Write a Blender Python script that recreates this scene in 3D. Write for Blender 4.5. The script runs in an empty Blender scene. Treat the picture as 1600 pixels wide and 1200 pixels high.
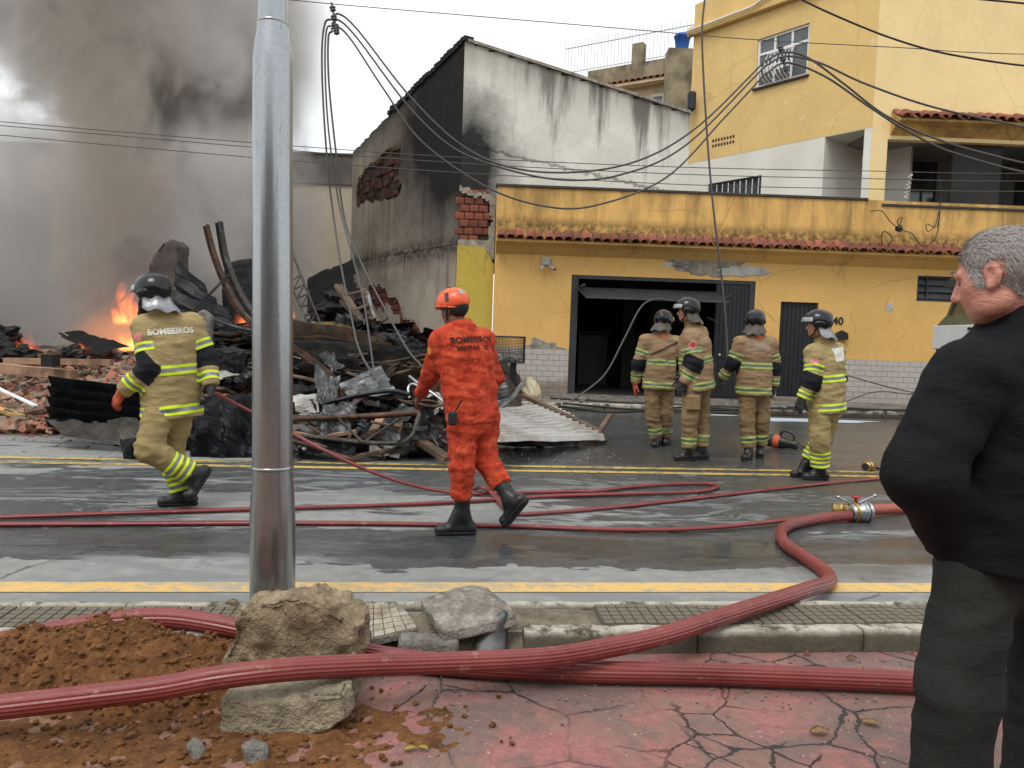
import bpy, bmesh, math, random
import numpy as np
from mathutils import Vector, Matrix, noise as mnoise
R = math.radians
scene = bpy.context.scene
COL = scene.collection

# ------------------------------------------------------------------ camera
CAM = Vector((0.0, 0.0, 1.40))
F_PX, CX, CY = 1200.0, 800.0, 600.0
PITCH, ROLL = math.atan(70 / 1200.0), R(1.95)
_F = Vector((0, math.cos(PITCH), -math.sin(PITCH)))
_R0 = Vector((1, 0, 0)); _U0 = Vector((0, math.sin(PITCH), math.cos(PITCH)))
_R = _R0 * math.cos(ROLL) + _U0 * math.sin(ROLL)
_U = _U0 * math.cos(ROLL) - _R0 * math.sin(ROLL)
cd = bpy.data.cameras.new('camera'); cam = bpy.data.objects.new('camera', cd); COL.objects.link(cam)
cd.sensor_width = 36.0; cd.lens = 27.0; cd.clip_start = 0.05; cd.clip_end = 2000
cam.matrix_world = Matrix(((_R.x, _U.x, -_F.x, CAM.x), (_R.y, _U.y, -_F.y, CAM.y), (_R.z, _U.z, -_F.z, CAM.z), (0, 0, 0, 1)))
scene.camera = cam

# ------------------------------------------------------------------ sky, sun, exposure
SUN_EL, SUN_AZ = R(58), R(200)
w = bpy.data.worlds.new('World'); scene.world = w; w.use_nodes = True
wn = w.node_tree.nodes; wl = w.node_tree.links; wn.clear()
sky = wn.new('ShaderNodeTexSky'); sky.sky_type = 'NISHITA'; sky.sun_disc = False
sky.sun_elevation = SUN_EL; sky.sun_rotation = SUN_AZ; sky.dust_density = 5.0; sky.air_density = 1.0
hs = wn.new('ShaderNodeHueSaturation'); hs.inputs['Saturation'].default_value = 0.35
wl.new(sky.outputs[0], hs.inputs['Color'])
tc = wn.new('ShaderNodeTexCoord'); nz = wn.new('ShaderNodeTexNoise'); nz.inputs['Scale'].default_value = 2.2; nz.inputs['Detail'].default_value = 5
wl.new(tc.outputs['Generated'], nz.inputs['Vector'])
rp = wn.new('ShaderNodeValToRGB')
rp.color_ramp.elements[0].position = 0.35; rp.color_ramp.elements[0].color = (8.2, 8.6, 9.0, 1)
rp.color_ramp.elements[1].position = 0.65; rp.color_ramp.elements[1].color = (10.2, 10.4, 10.5, 1)
wl.new(nz.outputs['Fac'], rp.inputs['Fac'])
mx = wn.new('ShaderNodeMix'); mx.data_type = 'RGBA'; mx.inputs[0].default_value = 0.82     # overcast: thick cloud over the sky
wl.new(hs.outputs[0], mx.inputs[6]); wl.new(rp.outputs[0], mx.inputs[7])
bg = wn.new('ShaderNodeBackground'); bg.inputs['Strength'].default_value = 0.115
wo = wn.new('ShaderNodeOutputWorld')
wl.new(mx.outputs[2], bg.inputs['Color']); wl.new(bg.outputs[0], wo.inputs['Surface'])
sl = bpy.data.lights.new('sun', 'SUN'); sl.energy = 1.2; sl.angle = R(25); sl.color = (1, 0.97, 0.93)
so = bpy.data.objects.new('sun', sl); COL.objects.link(so)
# towards the sun: behind the camera's left shoulder, high
so.rotation_euler = (R(90) - SUN_EL, 0, R(-28))
so.location = (0, 0, 30)
vs = scene.view_settings
vs.view_transform = 'Standard'; vs.look = 'None'; vs.exposure = 0.30; vs.gamma = 1.0; vs.use_curve_mapping = False
cy = scene.cycles
cy.use_denoising = True; cy.max_bounces = 8; cy.diffuse_bounces = 3; cy.glossy_bounces = 3
cy.transparent_max_bounces = 16; cy.volume_bounces = 2; cy.volume_step_rate = 1.0; cy.volume_max_steps = 256
cy.sample_clamp_indirect = 6.0; cy.use_adaptive_sampling = True; cy.adaptive_threshold = 0.02

# ------------------------------------------------------------------ measuring: picture point -> place
def ray(px, py):
    return (_F + _R * ((px - CX) / F_PX) - _U * ((py - CY) / F_PX)).normalized()
def on_z(px, py, z=0.0):
    d = ray(px, py); t = (z - CAM.z) / d.z
    return CAM + d * t
def on_y(px, py, y):
    d = ray(px, py); return CAM + d * (y / d.y)
def on_plane(px, py, p0, n):
    d = ray(px, py); t = (p0 - CAM).dot(n) / d.dot(n)
    return CAM + d * t
def px_m(y): return F_PX / y           # pixels per metre at depth y

# ------------------------------------------------------------------ object helpers
def lin(c):
    c = c / 255.0
    return c / 12.92 if c <= 0.04045 else ((c + 0.055) / 1.055) ** 2.4
def S(r, g, b): return (lin(r), lin(g), lin(b), 1.0)

def link(name, data):
    o = bpy.data.objects.new(name, data); COL.objects.link(o); return o
def tag(o, label=None, cat=None, group=None, kind=None):
    if label: o['label'] = label
    if cat: o['category'] = cat
    if group: o['group'] = group
    if kind: o['kind'] = kind
    return o
def thing(name, label, cat, loc=(0, 0, 0), group=None):
    o = link(name, None); o.location = loc; o.empty_display_size = 0.1
    return tag(o, label, cat, group)
def wmat(o):
    m = Matrix.LocRotScale(o.location, o.rotation_euler, o.scale)
    m = o.matrix_parent_inverse @ m if o.parent else m
    return wmat(o.parent) @ m if o.parent else m
def adopt(o, parent):
    if parent is not None:
        o.parent = parent; o.matrix_parent_inverse = wmat(parent).inverted()
    return o
def to_mesh(name, src, smooth=False):
    if isinstance(src, bpy.types.Mesh): return src
    if isinstance(src, bmesh.types.BMesh):
        me = bpy.data.meshes.new(name); src.normal_update(); src.to_mesh(me); src.free()
    else:
        v, f = src[0], src[1]
        me = bpy.data.meshes.new(name); me.from_pydata([tuple(x) for x in v], [], [tuple(x) for x in f]); me.update()
    if smooth:
        me.polygons.foreach_set('use_smooth', [True] * len(me.polygons))
    return me
def part(name, src, mat, parent=None, smooth=False, kind=None, label=None, cat=None, group=None):
    me = to_mesh(name, src, smooth); o = link(name, me)
    if mat is not None and not len(me.materials):
        for m in (mat if isinstance(mat, (list, tuple)) else [mat]): me.materials.append(m)
    adopt(o, parent); tag(o, label, cat, group, kind)
    return o
def copy_tree(o, parent=None, offset=None):
    c = o.copy(); COL.objects.link(c); c.parent = parent
    for ch in list(o.children): copy_tree(ch, c)
    return c

# ------------------------------------------------------------------ shapes (all add to a bmesh)
def BM(): return bmesh.new()
def box(bm, lo, hi, M=None, bev=0.0):
    x0, y0, z0 = lo; x1, y1, z1 = hi
    vs_ = [bm.verts.new(p) for p in ((x0, y0, z0), (x1, y0, z0), (x1, y1, z0), (x0, y1, z0), (x0, y0, z1), (x1, y0, z1), (x1, y1, z1), (x0, y1, z1))]
    fs = [bm.faces.new([vs_[i] for i in q]) for q in ((0, 3, 2, 1), (4, 5, 6, 7), (0, 1, 5, 4), (1, 2, 6, 5), (2, 3, 7, 6), (3, 0, 4, 7))]
    if bev:
        es = list({e for f in fs for e in f.edges})
        r = bmesh.ops.bevel(bm, geom=es, offset=bev, segments=1, affect='EDGES', clamp_overlap=True)
        vs_ = list({v for f in r['faces'] for v in f.verts} | {v for v in vs_ if v.is_valid})
    if M is not None:
        for v in vs_:
            if v.is_valid: v.co = M @ v.co
    return vs_
def frame_of(a, b, up=Vector((0, 0, 1))):
    t = (b - a).normalized()
    s = t.cross(up)
    if s.length < 1e-4: s = t.cross(Vector((0, 1, 0)))
    s.normalize(); n = s.cross(t).normalized()
    return t, s, n
def catmull(pts, n=8):
    P = [Vector(p) for p in pts]
    P = [P[0] * 2 - P[1]] + P + [P[-1] * 2 - P[-2]]
    out = []
    for i in range(1, len(P) - 2):
        a, b, c, d = P[i - 1], P[i], P[i + 1], P[i + 2]
        for k in range(n):
            t = k / n
            out.append(0.5 * ((2 * b) + (c - a) * t + (2 * a - 5 * b + 4 * c - d) * t * t + (3 * b - a - 3 * c + d) * t ** 3))
    out.append(P[-2]); return out
def tube(bm, pts, r, seg=8, caps=True, up=Vector((0, 0, 1)), flat=1.0, prof=None):
    """sweep; r number or list; prof: list of (s, n) profile points instead of a circle"""
    pts = [Vector(p) for p in pts]; rings = []
    ps = None
    for i, p in enumerate(pts):
        t = (pts[min(i + 1, len(pts) - 1)] - pts[max(i - 1, 0)]).normalized()
        if ps is None:
            s = t.cross(up)
            if s.length < 1e-3: s = t.cross(Vector((0.3, 1, 0)))
        else:
            s = ps - t * ps.dot(t)
        s.normalize(); ps = s; n = s.cross(t)
        rr = r[i] if isinstance(r, (list, tuple)) else r
        if prof: ring = [bm.verts.new(p + s * (a * rr) + n * (b * rr)) for a, b in prof]
        else: ring = [bm.verts.new(p + s * (rr * math.cos(2 * math.pi * k / seg)) + n * (rr * flat * math.sin(2 * math.pi * k / seg))) for k in range(seg)]
        rings.append(ring)
    m = len(rings[0])
    for a, b in zip(rings, rings[1:]):
        for k in range(m):
            f = bm.faces.new((a[k], a[(k + 1) % m], b[(k + 1) % m], b[k])); f.smooth = prof is None
    if caps:
        for f in (bm.faces.new(rings[0]), bm.faces.new(rings[-1][::-1])):
            for e in f.edges: e.smooth = False
    return rings
def prism(bm, poly, d, M=None):
    """poly: 3D loop; extruded by vector d"""
    a = [bm.verts.new(Vector(p)) for p in poly]; b = [bm.verts.new(Vector(p) + Vector(d)) for p in poly]
    bm.faces.new(a); bm.faces.new(b[::-1])
    n = len(a)
    for i in range(n): bm.faces.new((a[i], b[i], b[(i + 1) % n], a[(i + 1) % n]))
    bmesh.ops.recalc_face_normals(bm, faces=bm.faces[:])
def lathe(bm, prof, c, axis=Vector((0, 0, 1)), seg=16):
    axis = Vector(axis).normalized(); s = axis.orthogonal().normalized(); n = axis.cross(s); c = Vector(c); rings = []
    for r_, h in prof:
        rings.append([bm.verts.new(c + axis * h + (s * math.cos(2 * math.pi * k / seg) + n * math.sin(2 * math.pi * k / seg)) * max(r_, 1e-4)) for k in range(seg)])
    for a, b in zip(rings, rings[1:]):
        for k in range(seg):
            f = bm.faces.new((a[k], a[(k + 1) % seg], b[(k + 1) % seg], b[k])); f.smooth = True
    for f in (bm.faces.new(rings[0][::-1]), bm.faces.new(rings[-1])):
        for e in f.edges: e.smooth = False
def fbm(p, s=1.0, o=4):
    v = 0; a = 1
    for i in range(o):
        v += a * mnoise.noise(Vector(p) * s); s *= 2.1; a *= 0.5
    return v

# ------------------------------------------------------------------ SDF modelling (bodies, heads, stones)
class SDF:
    def __init__(s, lo, hi, h):
        s.lo = np.array(lo, float); s.h = h
        n = np.ceil((np.array(hi) - s.lo) / h).astype(int) + 1
        s.n = n
        g = np.meshgrid(*[s.lo[i] + h * np.arange(n[i]) for i in range(3)], indexing='ij')
        s.P = np.stack(g, -1).astype(np.float32)
        s.D = np.full(tuple(n), 9.0, np.float32)
    def _add(s, d, k):
        if k <= 0: s.D = np.minimum(s.D, d); return
        h_ = np.clip(0.5 + 0.5 * (s.D - d) / k, 0, 1)
        s.D = s.D * (1 - h_) + d * h_ - k * h_ * (1 - h_)
    def sub(s, d, k=0.01):
        h_ = np.clip(0.5 - 0.5 * (s.D + d) / k, 0, 1)
        s.D = s.D * (1 - h_) + (-d) * h_ + k * h_ * (1 - h_)
    def cone_d(s, a, b, ra, rb, sq=None):
        """tapered capsule; sq = (axis vector, factor): squash along that axis"""
        a = np.array(a, np.float32); b = np.array(b, np.float32); P = s.P
        d = b - a; L = max(float(d @ d), 1e-9)
        pa = P - a; t = np.clip((pa @ d) / L, 0, 1)
        q = pa - t[..., None] * d
        if sq is not None:
            ax = np.array(sq[0], np.float32); ax = ax / np.linalg.norm(ax)
            c = q @ ax; q = q + (c * (1.0 / sq[1] - 1.0))[..., None] * ax
        r = ra + (rb - ra) * t
        return np.sqrt((q * q).sum(-1)) - r
    def cone(s, a, b, ra, rb, k=0.03, sq=None): s._add(s.cone_d(a, b, ra, rb, sq), k)
    def ell_d(s, c, rad, M=None):
        q = s.P - np.array(c, np.float32)
        if M is not None: q = q @ np.array(M, np.float32)      # columns = local axes
        r = np.array(rad, np.float32)
        k0 = np.sqrt(((q / r) ** 2).sum(-1)); k1 = np.sqrt(((q / r ** 2) ** 2).sum(-1))
        return k0 * (k0 - 1.0) / np.maximum(k1, 1e-6)
    def ell(s, c, rad, k=0.03, M=None): s._add(s.ell_d(c, rad, M), k)
    def mesh(s):
        return surface_nets(s.D, s.lo, s.h)
def surface_nets(D, lo, h):
    D = D.copy(); D[[0, -1]] = 9; D[:, [0, -1]] = 9; D[:, :, [0, -1]] = 9
    nx, ny, nz_ = D.shape; ins = D < 0
    c = np.zeros((nx - 1, ny - 1, nz_ - 1), np.int8)
    offs = [(i, j, k) for i in (0, 1) for j in (0, 1) for k in (0, 1)]
    def cs(A, o): return A[o[0]:nx - 1 + o[0], o[1]:ny - 1 + o[1], o[2]:nz_ - 1 + o[2]]
    for o in offs: c += cs(ins, o)
    act = (c > 0) & (c < 8); idx = np.argwhere(act)
    vid = np.full(act.shape, -1, np.int64); vid[act] = np.arange(len(idx))
    acc = np.zeros((len(idx), 3)); cnt = np.zeros(len(idx))
    for a in range(8):
        for b in range(a + 1, 8):
            oa, ob = np.array(offs[a]), np.array(offs[b])
            if abs(oa - ob).sum() != 1: continue
            da = D[idx[:, 0] + oa[0], idx[:, 1] + oa[1], idx[:, 2] + oa[2]]; db = D[idx[:, 0] + ob[0], idx[:, 1] + ob[1], idx[:, 2] + ob[2]]
            m = (da < 0) != (db < 0)
            t = da[m] / (da[m] - db[m])
            acc[m] += oa + (ob - oa) * t[:, None]; cnt[m] += 1
    V = np.array(lo) + (idx + acc / cnt[:, None]) * h
    Fs = []
    for ax in range(3):
        u, v = (ax + 1) % 3, (ax + 2) % 3
        sl0 = [slice(1, -1)] * 3; sl0[ax] = slice(0, -1); sl1 = list(sl0); sl1[ax] = slice(1, None)
        a = ins[tuple(sl0)]; b = ins[tuple(sl1)]
        for cond, rev in ((a & ~b, False), (~a & b, True)):
            e = np.argwhere(cond)
            if not len(e): continue
            e = e + 1; e[:, ax] -= 1
            q = []
            for du, dv in ((-1, -1), (0, -1), (0, 0), (-1, 0)):
                p = e.copy(); p[:, u] += du; p[:, v] += dv
                q.append(vid[p[:, 0], p[:, 1], p[:, 2]])
            q = np.stack(q, 1)
            Fs.append(q[:, ::-1] if rev else q)
    return V, np.concatenate(Fs)
def sdf_mesh(name, VF, smooth=True):
    V, Fq = VF
    me = bpy.data.meshes.new(name)
    me.vertices.add(len(V)); me.vertices.foreach_set('co', np.asarray(V, np.float32).ravel())
    me.loops.add(len(Fq) * 4); me.loops.foreach_set('vertex_index', np.asarray(Fq, np.int32).ravel())
    me.polygons.add(len(Fq)); me.polygons.foreach_set('loop_start', np.arange(0, len(Fq) * 4, 4, dtype=np.int32))
    me.polygons.foreach_set('use_smooth', np.full(len(Fq), smooth))
    me.update(calc_edges=True); me.validate()
    return me

# ------------------------------------------------------------------ materials
class NM:
    def __init__(s, name):
        s.m = bpy.data.materials.new(name); s.m.use_nodes = True
        s.t = s.m.node_tree; s.n = s.t.nodes; s.n.clear()
        s.o = s.n.new('ShaderNodeOutputMaterial')
    def _in(s, sock, v):
        if v is None: return
        if isinstance(v, bpy.types.NodeSocket): s.t.links.new(v, sock)
        else:
            if isinstance(v, (tuple, list)) and len(v) == 3 and len(getattr(sock, 'default_value', [0, 0, 0])) == 4: v = (*v, 1)
            sock.default_value = v
    def co(s, kind='Object'): return s._tc().outputs[kind]
    def _tc(s):
        if not hasattr(s, 'tcn'): s.tcn = s.n.new('ShaderNodeTexCoord')
        return s.tcn
    def map(s, v=None, scale=(1, 1, 1), loc=(0, 0, 0), rot=(0, 0, 0)):
        k = s.n.new('ShaderNodeMapping'); s._in(k.inputs[0], v if v is not None else s.co())
        k.inputs[1].default_value = loc; k.inputs[2].default_value = rot; k.inputs[3].default_value = scale
        return k.outputs[0]
    def noise(s, scale=5, detail=4, rough=0.55, v=None, dist=0.0, col=False):
        k = s.n.new('ShaderNodeTexNoise'); s._in(k.inputs['Vector'], v if v is not None else s.co())
        k.inputs['Scale'].default_value = scale; k.inputs['Detail'].default_value = min(detail, 5); k.inputs['Roughness'].default_value = rough; k.inputs['Distortion'].default_value = dist
        return k.outputs['Color' if col else 'Fac']
    def voro(s, scale=5, v=None, feat='F1', rnd=1.0, out='Distance'):
        k = s.n.new('ShaderNodeTexVoronoi'); k.feature = feat; s._in(k.inputs['Vector'], v if v is not None else s.co())
        k.inputs['Scale'].default_value = scale; k.inputs['Randomness'].default_value = rnd
        return k.outputs[out]
    def ramp(s, fac, stops, interp='LINEAR'):
        k = s.n.new('ShaderNodeValToRGB'); s._in(k.inputs[0], fac); cr = k.color_ramp; cr.interpolation = interp
        while len(cr.elements) < len(stops): cr.elements.new(0.5)
        for e, (p, c) in zip(cr.elements, stops):
            e.position = p; e.color = (c, c, c, 1) if not isinstance(c, (tuple, list)) else (*c[:3], 1)
        return k.outputs[0]
    def rng(s, v, a, b, c=0.0, d=1.0, smooth=False):
        k = s.n.new('ShaderNodeMapRange'); s._in(k.inputs[0], v); k.clamp = True
        if smooth: k.interpolation_type = 'SMOOTHSTEP'
        for i, x in enumerate((a, b, c, d)): s._in(k.inputs[i + 1], x)
        return k.outputs[0]
    def mix(s, fac, a, b, mode='MIX'):
        k = s.n.new('ShaderNodeMix'); k.data_type = 'RGBA'; k.blend_type = mode
        s._in(k.inputs[0], fac); s._in(k.inputs[6], a); s._in(k.inputs[7], b); return k.outputs[2]
    def math(s, op, a, b=None, c=None, clamp=False):
        k = s.n.new('ShaderNodeMath'); k.operation = op; k.use_clamp = clamp
        s._in(k.inputs[0], a); s._in(k.inputs[1], b)
        if c is not None: s._in(k.inputs[2], c)
        return k.outputs[0]
    def xyz(s, v=None):
        k = s.n.new('ShaderNodeSeparateXYZ'); s._in(k.inputs[0], v if v is not None else s.co()); return k.outputs
    def comb(s, x=0, y=0, z=0):
        k = s.n.new('ShaderNodeCombineXYZ')
        for i, q in enumerate((x, y, z)): s._in(k.inputs[i], q)
        return k.outputs[0]
    def attr(s, name, out='Fac'):
        k = s.n.new('ShaderNodeAttribute'); k.attribute_name = name; return k.outputs[out]
    def objrand(s):
        k = s.n.new('ShaderNodeObjectInfo'); return k.outputs['Random']
    def bump(s, h, strength=0.3, dist=0.01, nrm=None):
        k = s.n.new('ShaderNodeBump'); s._in(k.inputs['Height'], h); k.inputs['Strength'].default_value = strength; k.inputs['Distance'].default_value = dist
        if nrm is not None: s._in(k.inputs['Normal'], nrm)
        return k.outputs[0]
    def bsdf(s, base, rough=0.8, metal=0.0, nrm=None, spec=None, coat=None, trans=None, sub=None, alpha=None, sheen=None):
        k = s.n.new('ShaderNodeBsdfPrincipled')
        s._in(k.inputs['Base Color'], base); s._in(k.inputs['Roughness'], rough); s._in(k.inputs['Metallic'], metal)
        if nrm is not None: s._in(k.inputs['Normal'], nrm)
        if spec is not None: s._in(k.inputs['Specular IOR Level'], spec)
        if coat is not None: s._in(k.inputs['Coat Weight'], coat)
        if trans is not None: s._in(k.inputs['Transmission Weight'], trans)
        if sub is not None: s._in(k.inputs['Subsurface Weight'], sub); k.inputs['Subsurface Scale'].default_value = 0.01
        if alpha is not None: s._in(k.inputs['Alpha'], alpha)
        if sheen is not None: s._in(k.inputs['Sheen Weight'], sheen)
        s.t.links.new(k.outputs[0], s.o.inputs[0]); s.k = k
        return s.m
def simple(name, col, rough=0.8, metal=0.0, var=0.2, scale=6.0, bump=0.25, bscale=60.0, bdist=0.004, dark=None, dscale=2.0, damt=0.5, rvar=0.0, perobj=0.0, spec=None):
    """plain surface: base colour, mottling, fine relief, optional dirt patches"""
    a = NM(name); n1 = a.noise(scale, 5)
    lo = tuple(c * (1 - var) for c in col[:3]); hi = tuple(min(c * (1 + var), 1) for c in col[:3])
    c = a.ramp(n1, [(0.3, lo), (0.7, hi)])
    if perobj:
        f = a.rng(a.objrand(), 0, 1, 1 - perobj, 1 + perobj)
        c = a.mix(1.0, c, a.comb(f, f, f), 'MULTIPLY')
    if dark is not None:
        d = a.rng(a.noise(dscale, 6, 0.65), 0.45, 0.68)
        c = a.mix(a.math('MULTIPLY', d, damt), c, dark)
    rg = rough if not rvar else a.rng(a.noise(scale * 1.7, 4), 0.3, 0.7, max(rough - rvar, 0.02), min(rough + rvar, 1))
    b = a.bump(a.noise(bscale, 4), bump, bdist) if bump else None
    return a.bsdf(c, rg, metal, b, spec)
# ================================================================== SETTING: ground, road, median, pavements
RA = R(5.9); RE = Vector((math.cos(RA), math.sin(RA), 0)); RM = Vector((-math.sin(RA), math.cos(RA), 0))
def road(s, t, z=0.0): return RE * s + RM * t + Vector((0, 0, z))
def road_st(p): return p.dot(RE), p.dot(RM)
def rt(px, py, z=0.0): return road_st(on_z(px, py, z))
T_FRONT = rt(1200, 1019)[1]; T_BACK = rt(1200, 938, 0.10)[1]; T_LINE0 = rt(800, 926)[1]; T_LINE1 = rt(800, 911)[1]
T_C = rt(800, 734)[1]; T_FAR = rt(1250, 650)[1]
MED_Z = 0.10
def sheet(bm, s0, s1, t0, t1, z, ns=1, nt=1):
    g = [[bm.verts.new(road(s0 + (s1 - s0) * i / ns, t0 + (t1 - t0) * j / nt, z)) for j in range(nt + 1)] for i in range(ns + 1)]
    for i in range(ns):
        for j in range(nt): bm.faces.new((g[i][j], g[i + 1][j], g[i + 1][j + 1], g[i][j + 1]))

# --- materials of the ground
def asphalt_mat():
    a = NM('wet_asphalt'); v = a.map(None, (1, 1, 1), rot=(0, 0, -RA))
    st = a.map(v, (0.22, 1.0, 1.0)); x = a.xyz(v)
    wob = a.math('MULTIPLY', a.math('SUBTRACT', a.noise(0.9, 5, 0.7, a.map(v, (0.6, 1, 1), loc=(2, 9, 0))), 0.5), 1.5); yw = a.math('ADD', x[1], wob)
    big = a.noise(0.9, 5, 0.72, st, 0.8); film = a.noise(1.5, 5, 0.78, a.map(v, (0.32, 1.15, 1), loc=(7, 3, 0)), 1.2); fine = a.noise(140, 3); mid = a.noise(9, 7, 0.7, v)
    # how wet: by place in the road (hose water has run along the gutter and over the far lane on the right)
    gut = a.math('MULTIPLY', a.rng(a.math('ABSOLUTE', a.math('SUBTRACT', yw, T_LINE1 + 0.78)), 0.15, 0.62, 1, 0, True), 0.55)
    far = a.math('MULTIPLY', a.rng(x[1], T_C - 0.3, T_C + 1.2, 0, 1, True), a.rng(x[0], -0.8, 2.2, -0.12, 0.5, True))
    lane = a.math('MULTIPLY', a.rng(yw, T_LINE1 + 0.7, T_LINE1 + 1.6, 0, 1), 0.235)
    bias = a.math('ADD', a.math('ADD', gut, far), lane)
    bias = a.math('ADD', bias, a.math('MULTIPLY', a.rng(x[0], -1, 3.0, 0, 1), 0.06))
    wetv = a.math('ADD', big, a.math('SUBTRACT', bias, 0.24))
    wet = a.rng(wetv, 0.445, 0.47)
    pud = a.math('MULTIPLY', a.rng(wetv, 0.72, 0.92), a.rng(x[1], T_C - 1.0, T_C + 0.6, 1.0, 0.45))
    dry_c = a.ramp(mid, [(0.25, S(116, 117, 115)), (0.55, S(136, 136, 133)), (0.8, S(152, 151, 146))])
    wet_c = a.ramp(mid, [(0.25, S(54, 57, 59)), (0.75, S(78, 80, 81))])
    c = a.mix(wet, dry_c, wet_c)
    film_sheen = a.math('MULTIPLY', a.rng(film, 0.535, 0.55), a.rng(wetv, 0.5, 0.72, 1, 0.25))
    c = a.mix(a.math('MULTIPLY', film_sheen, 0.8), c, S(118, 121, 121))  # film patches, with the sky's pale reflection painted into their colour
    mud = a.math('MULTIPLY', a.rng(a.noise(0.9, 5, 0.6, a.map(v, (0.35, 1, 1), loc=(1, 5, 0))), 0.5, 0.62), a.rng(x[0], 1.0, 3.0, 0.0, 0.75))
    c = a.mix(mud, c, S(84, 74, 62))
    sp = a.rng(fine, 0.62, 0.72); c = a.mix(a.math('MULTIPLY', sp, 0.35), c, S(165, 165, 160))
    sp2 = a.rng(a.voro(90, v), 0.0, 0.35, 1, 0); c = a.mix(a.math('MULTIPLY', sp2, 0.25), c, S(35, 36, 37))
    crk = a.rng(a.voro(0.9, a.mix(0.18, v, a.noise(2.2, 5, 0.6, v, col=True)), 'DISTANCE_TO_EDGE'), 0.0, 0.012, 1, 0)
    crk = a.math('MULTIPLY', crk, a.rng(a.noise(0.7, 3, 0.5, v), 0.50, 0.58)); c = a.mix(a.math('MULTIPLY', crk, 0.8), c, S(36, 37, 38))
    rg = a.mix(wet, (0.78, 0.78, 0.78), a.ramp(mid, [(0.3, 0.24), (0.7, 0.42)]))
    rg = a.mix(film_sheen, rg, (0.55, 0.55, 0.55)); rg = a.mix(pud, rg, (0.045, 0.045, 0.045))
    hgt = a.math('MULTIPLY', a.math('ADD', fine, a.math('MULTIPLY', mid, 1.2)), a.rng(pud, 0, 1, 1, 0.04))
    return a.bsdf(c, rg, 0, a.bump(hgt, 0.55, 0.006), 0.5)
M_ASPH = asphalt_mat()
def paint_mat(name, c0, wear=0.5, wc=(120, 121, 120), wsc=9):
    a = NM(name); v = a.map(None, rot=(0, 0, -RA))
    n1 = a.noise(wsc, 8, 0.72, v); n2 = a.noise(1.1, 4, 0.6, a.map(v, (0.6, 2, 1)))
    f = a.rng(a.math('ADD', n1, a.math('MULTIPLY', n2, 0.6)), 0.95 - wear * 0.28, 1.05 - wear * 0.2)
    c = a.mix(a.math('MULTIPLY', a.noise(30, 4), 0.35), S(*c0), tuple(x * 0.6 for x in S(*c0)[:3]))
    c = a.mix(a.math('MULTIPLY', f, 0.92), c, S(*wc))
    return a.bsdf(c, a.rng(n1, 0.3, 0.7, 0.35, 0.75), 0, a.bump(a.noise(120, 3), 0.4, 0.004))
M_YLINE = paint_mat('faded_yellow_edge_paint', (216, 178, 108), 0.62, (158, 150, 130))
M_CLINE = paint_mat('yellow_centre_paint', (204, 172, 80), 0.74, (88, 88, 86))
def whitekerb_mat():
    a = NM('worn_white_painted_concrete'); n1 = a.noise(6, 8, 0.72); n2 = a.noise(28, 5, 0.7)
    z = a.xyz()[2]
    low = a.rng(a.math('ADD', z, a.math('MULTIPLY', a.noise(9, 6, 0.7), 0.05)), MED_Z - 0.005, MED_Z + 0.03, 1, 0)
    f = a.math('MAXIMUM', a.rng(n1, 0.47, 0.60), a.math('MULTIPLY', low, 0.95))
    c = a.mix(f, a.mix(n2, S(196, 190, 176), S(170, 163, 148)), a.mix(n2, S(92, 84, 68), S(62, 58, 44)))
    c = a.mix(a.rng(a.noise(3.1, 6, 0.65), 0.55, 0.7, 0, 0.6), c, S(66, 68, 44))
    return a.bsdf(c, 0.85, 0, a.bump(a.math('ADD', n2, n1), 0.8, 0.012))
M_KERB = whitekerb_mat()
M_CONC = simple('dirty_concrete', S(128, 122, 110), 0.9, var=0.25, scale=5, bump=0.6, bscale=40, bdist=0.008, dark=S(72, 66, 54), dscale=2.5, damt=0.7)
def tile_mat():
    a = NM('grey_pavement_tile'); n1 = a.noise(3.2, 7, 0.7); n2 = a.noise(45, 4)
    c = a.ramp(n1, [(0.28, S(112, 107, 94)), (0.5, S(148, 142, 126)), (0.72, S(176, 168, 148))])
    c = a.mix(a.math('MULTIPLY', n2, 0.4), c, S(80, 78, 66))
    z = a.xyz()[2]
    c = a.mix(a.rng(z, MED_Z - 0.007, MED_Z - 0.003, 0.8, 0), c, S(92, 84, 70))
    return a.bsdf(c, a.rng(n1, 0.3, 0.7, 0.6, 0.9), 0, a.bump(n2, 0.5, 0.004))
M_TILE = tile_mat()
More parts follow.
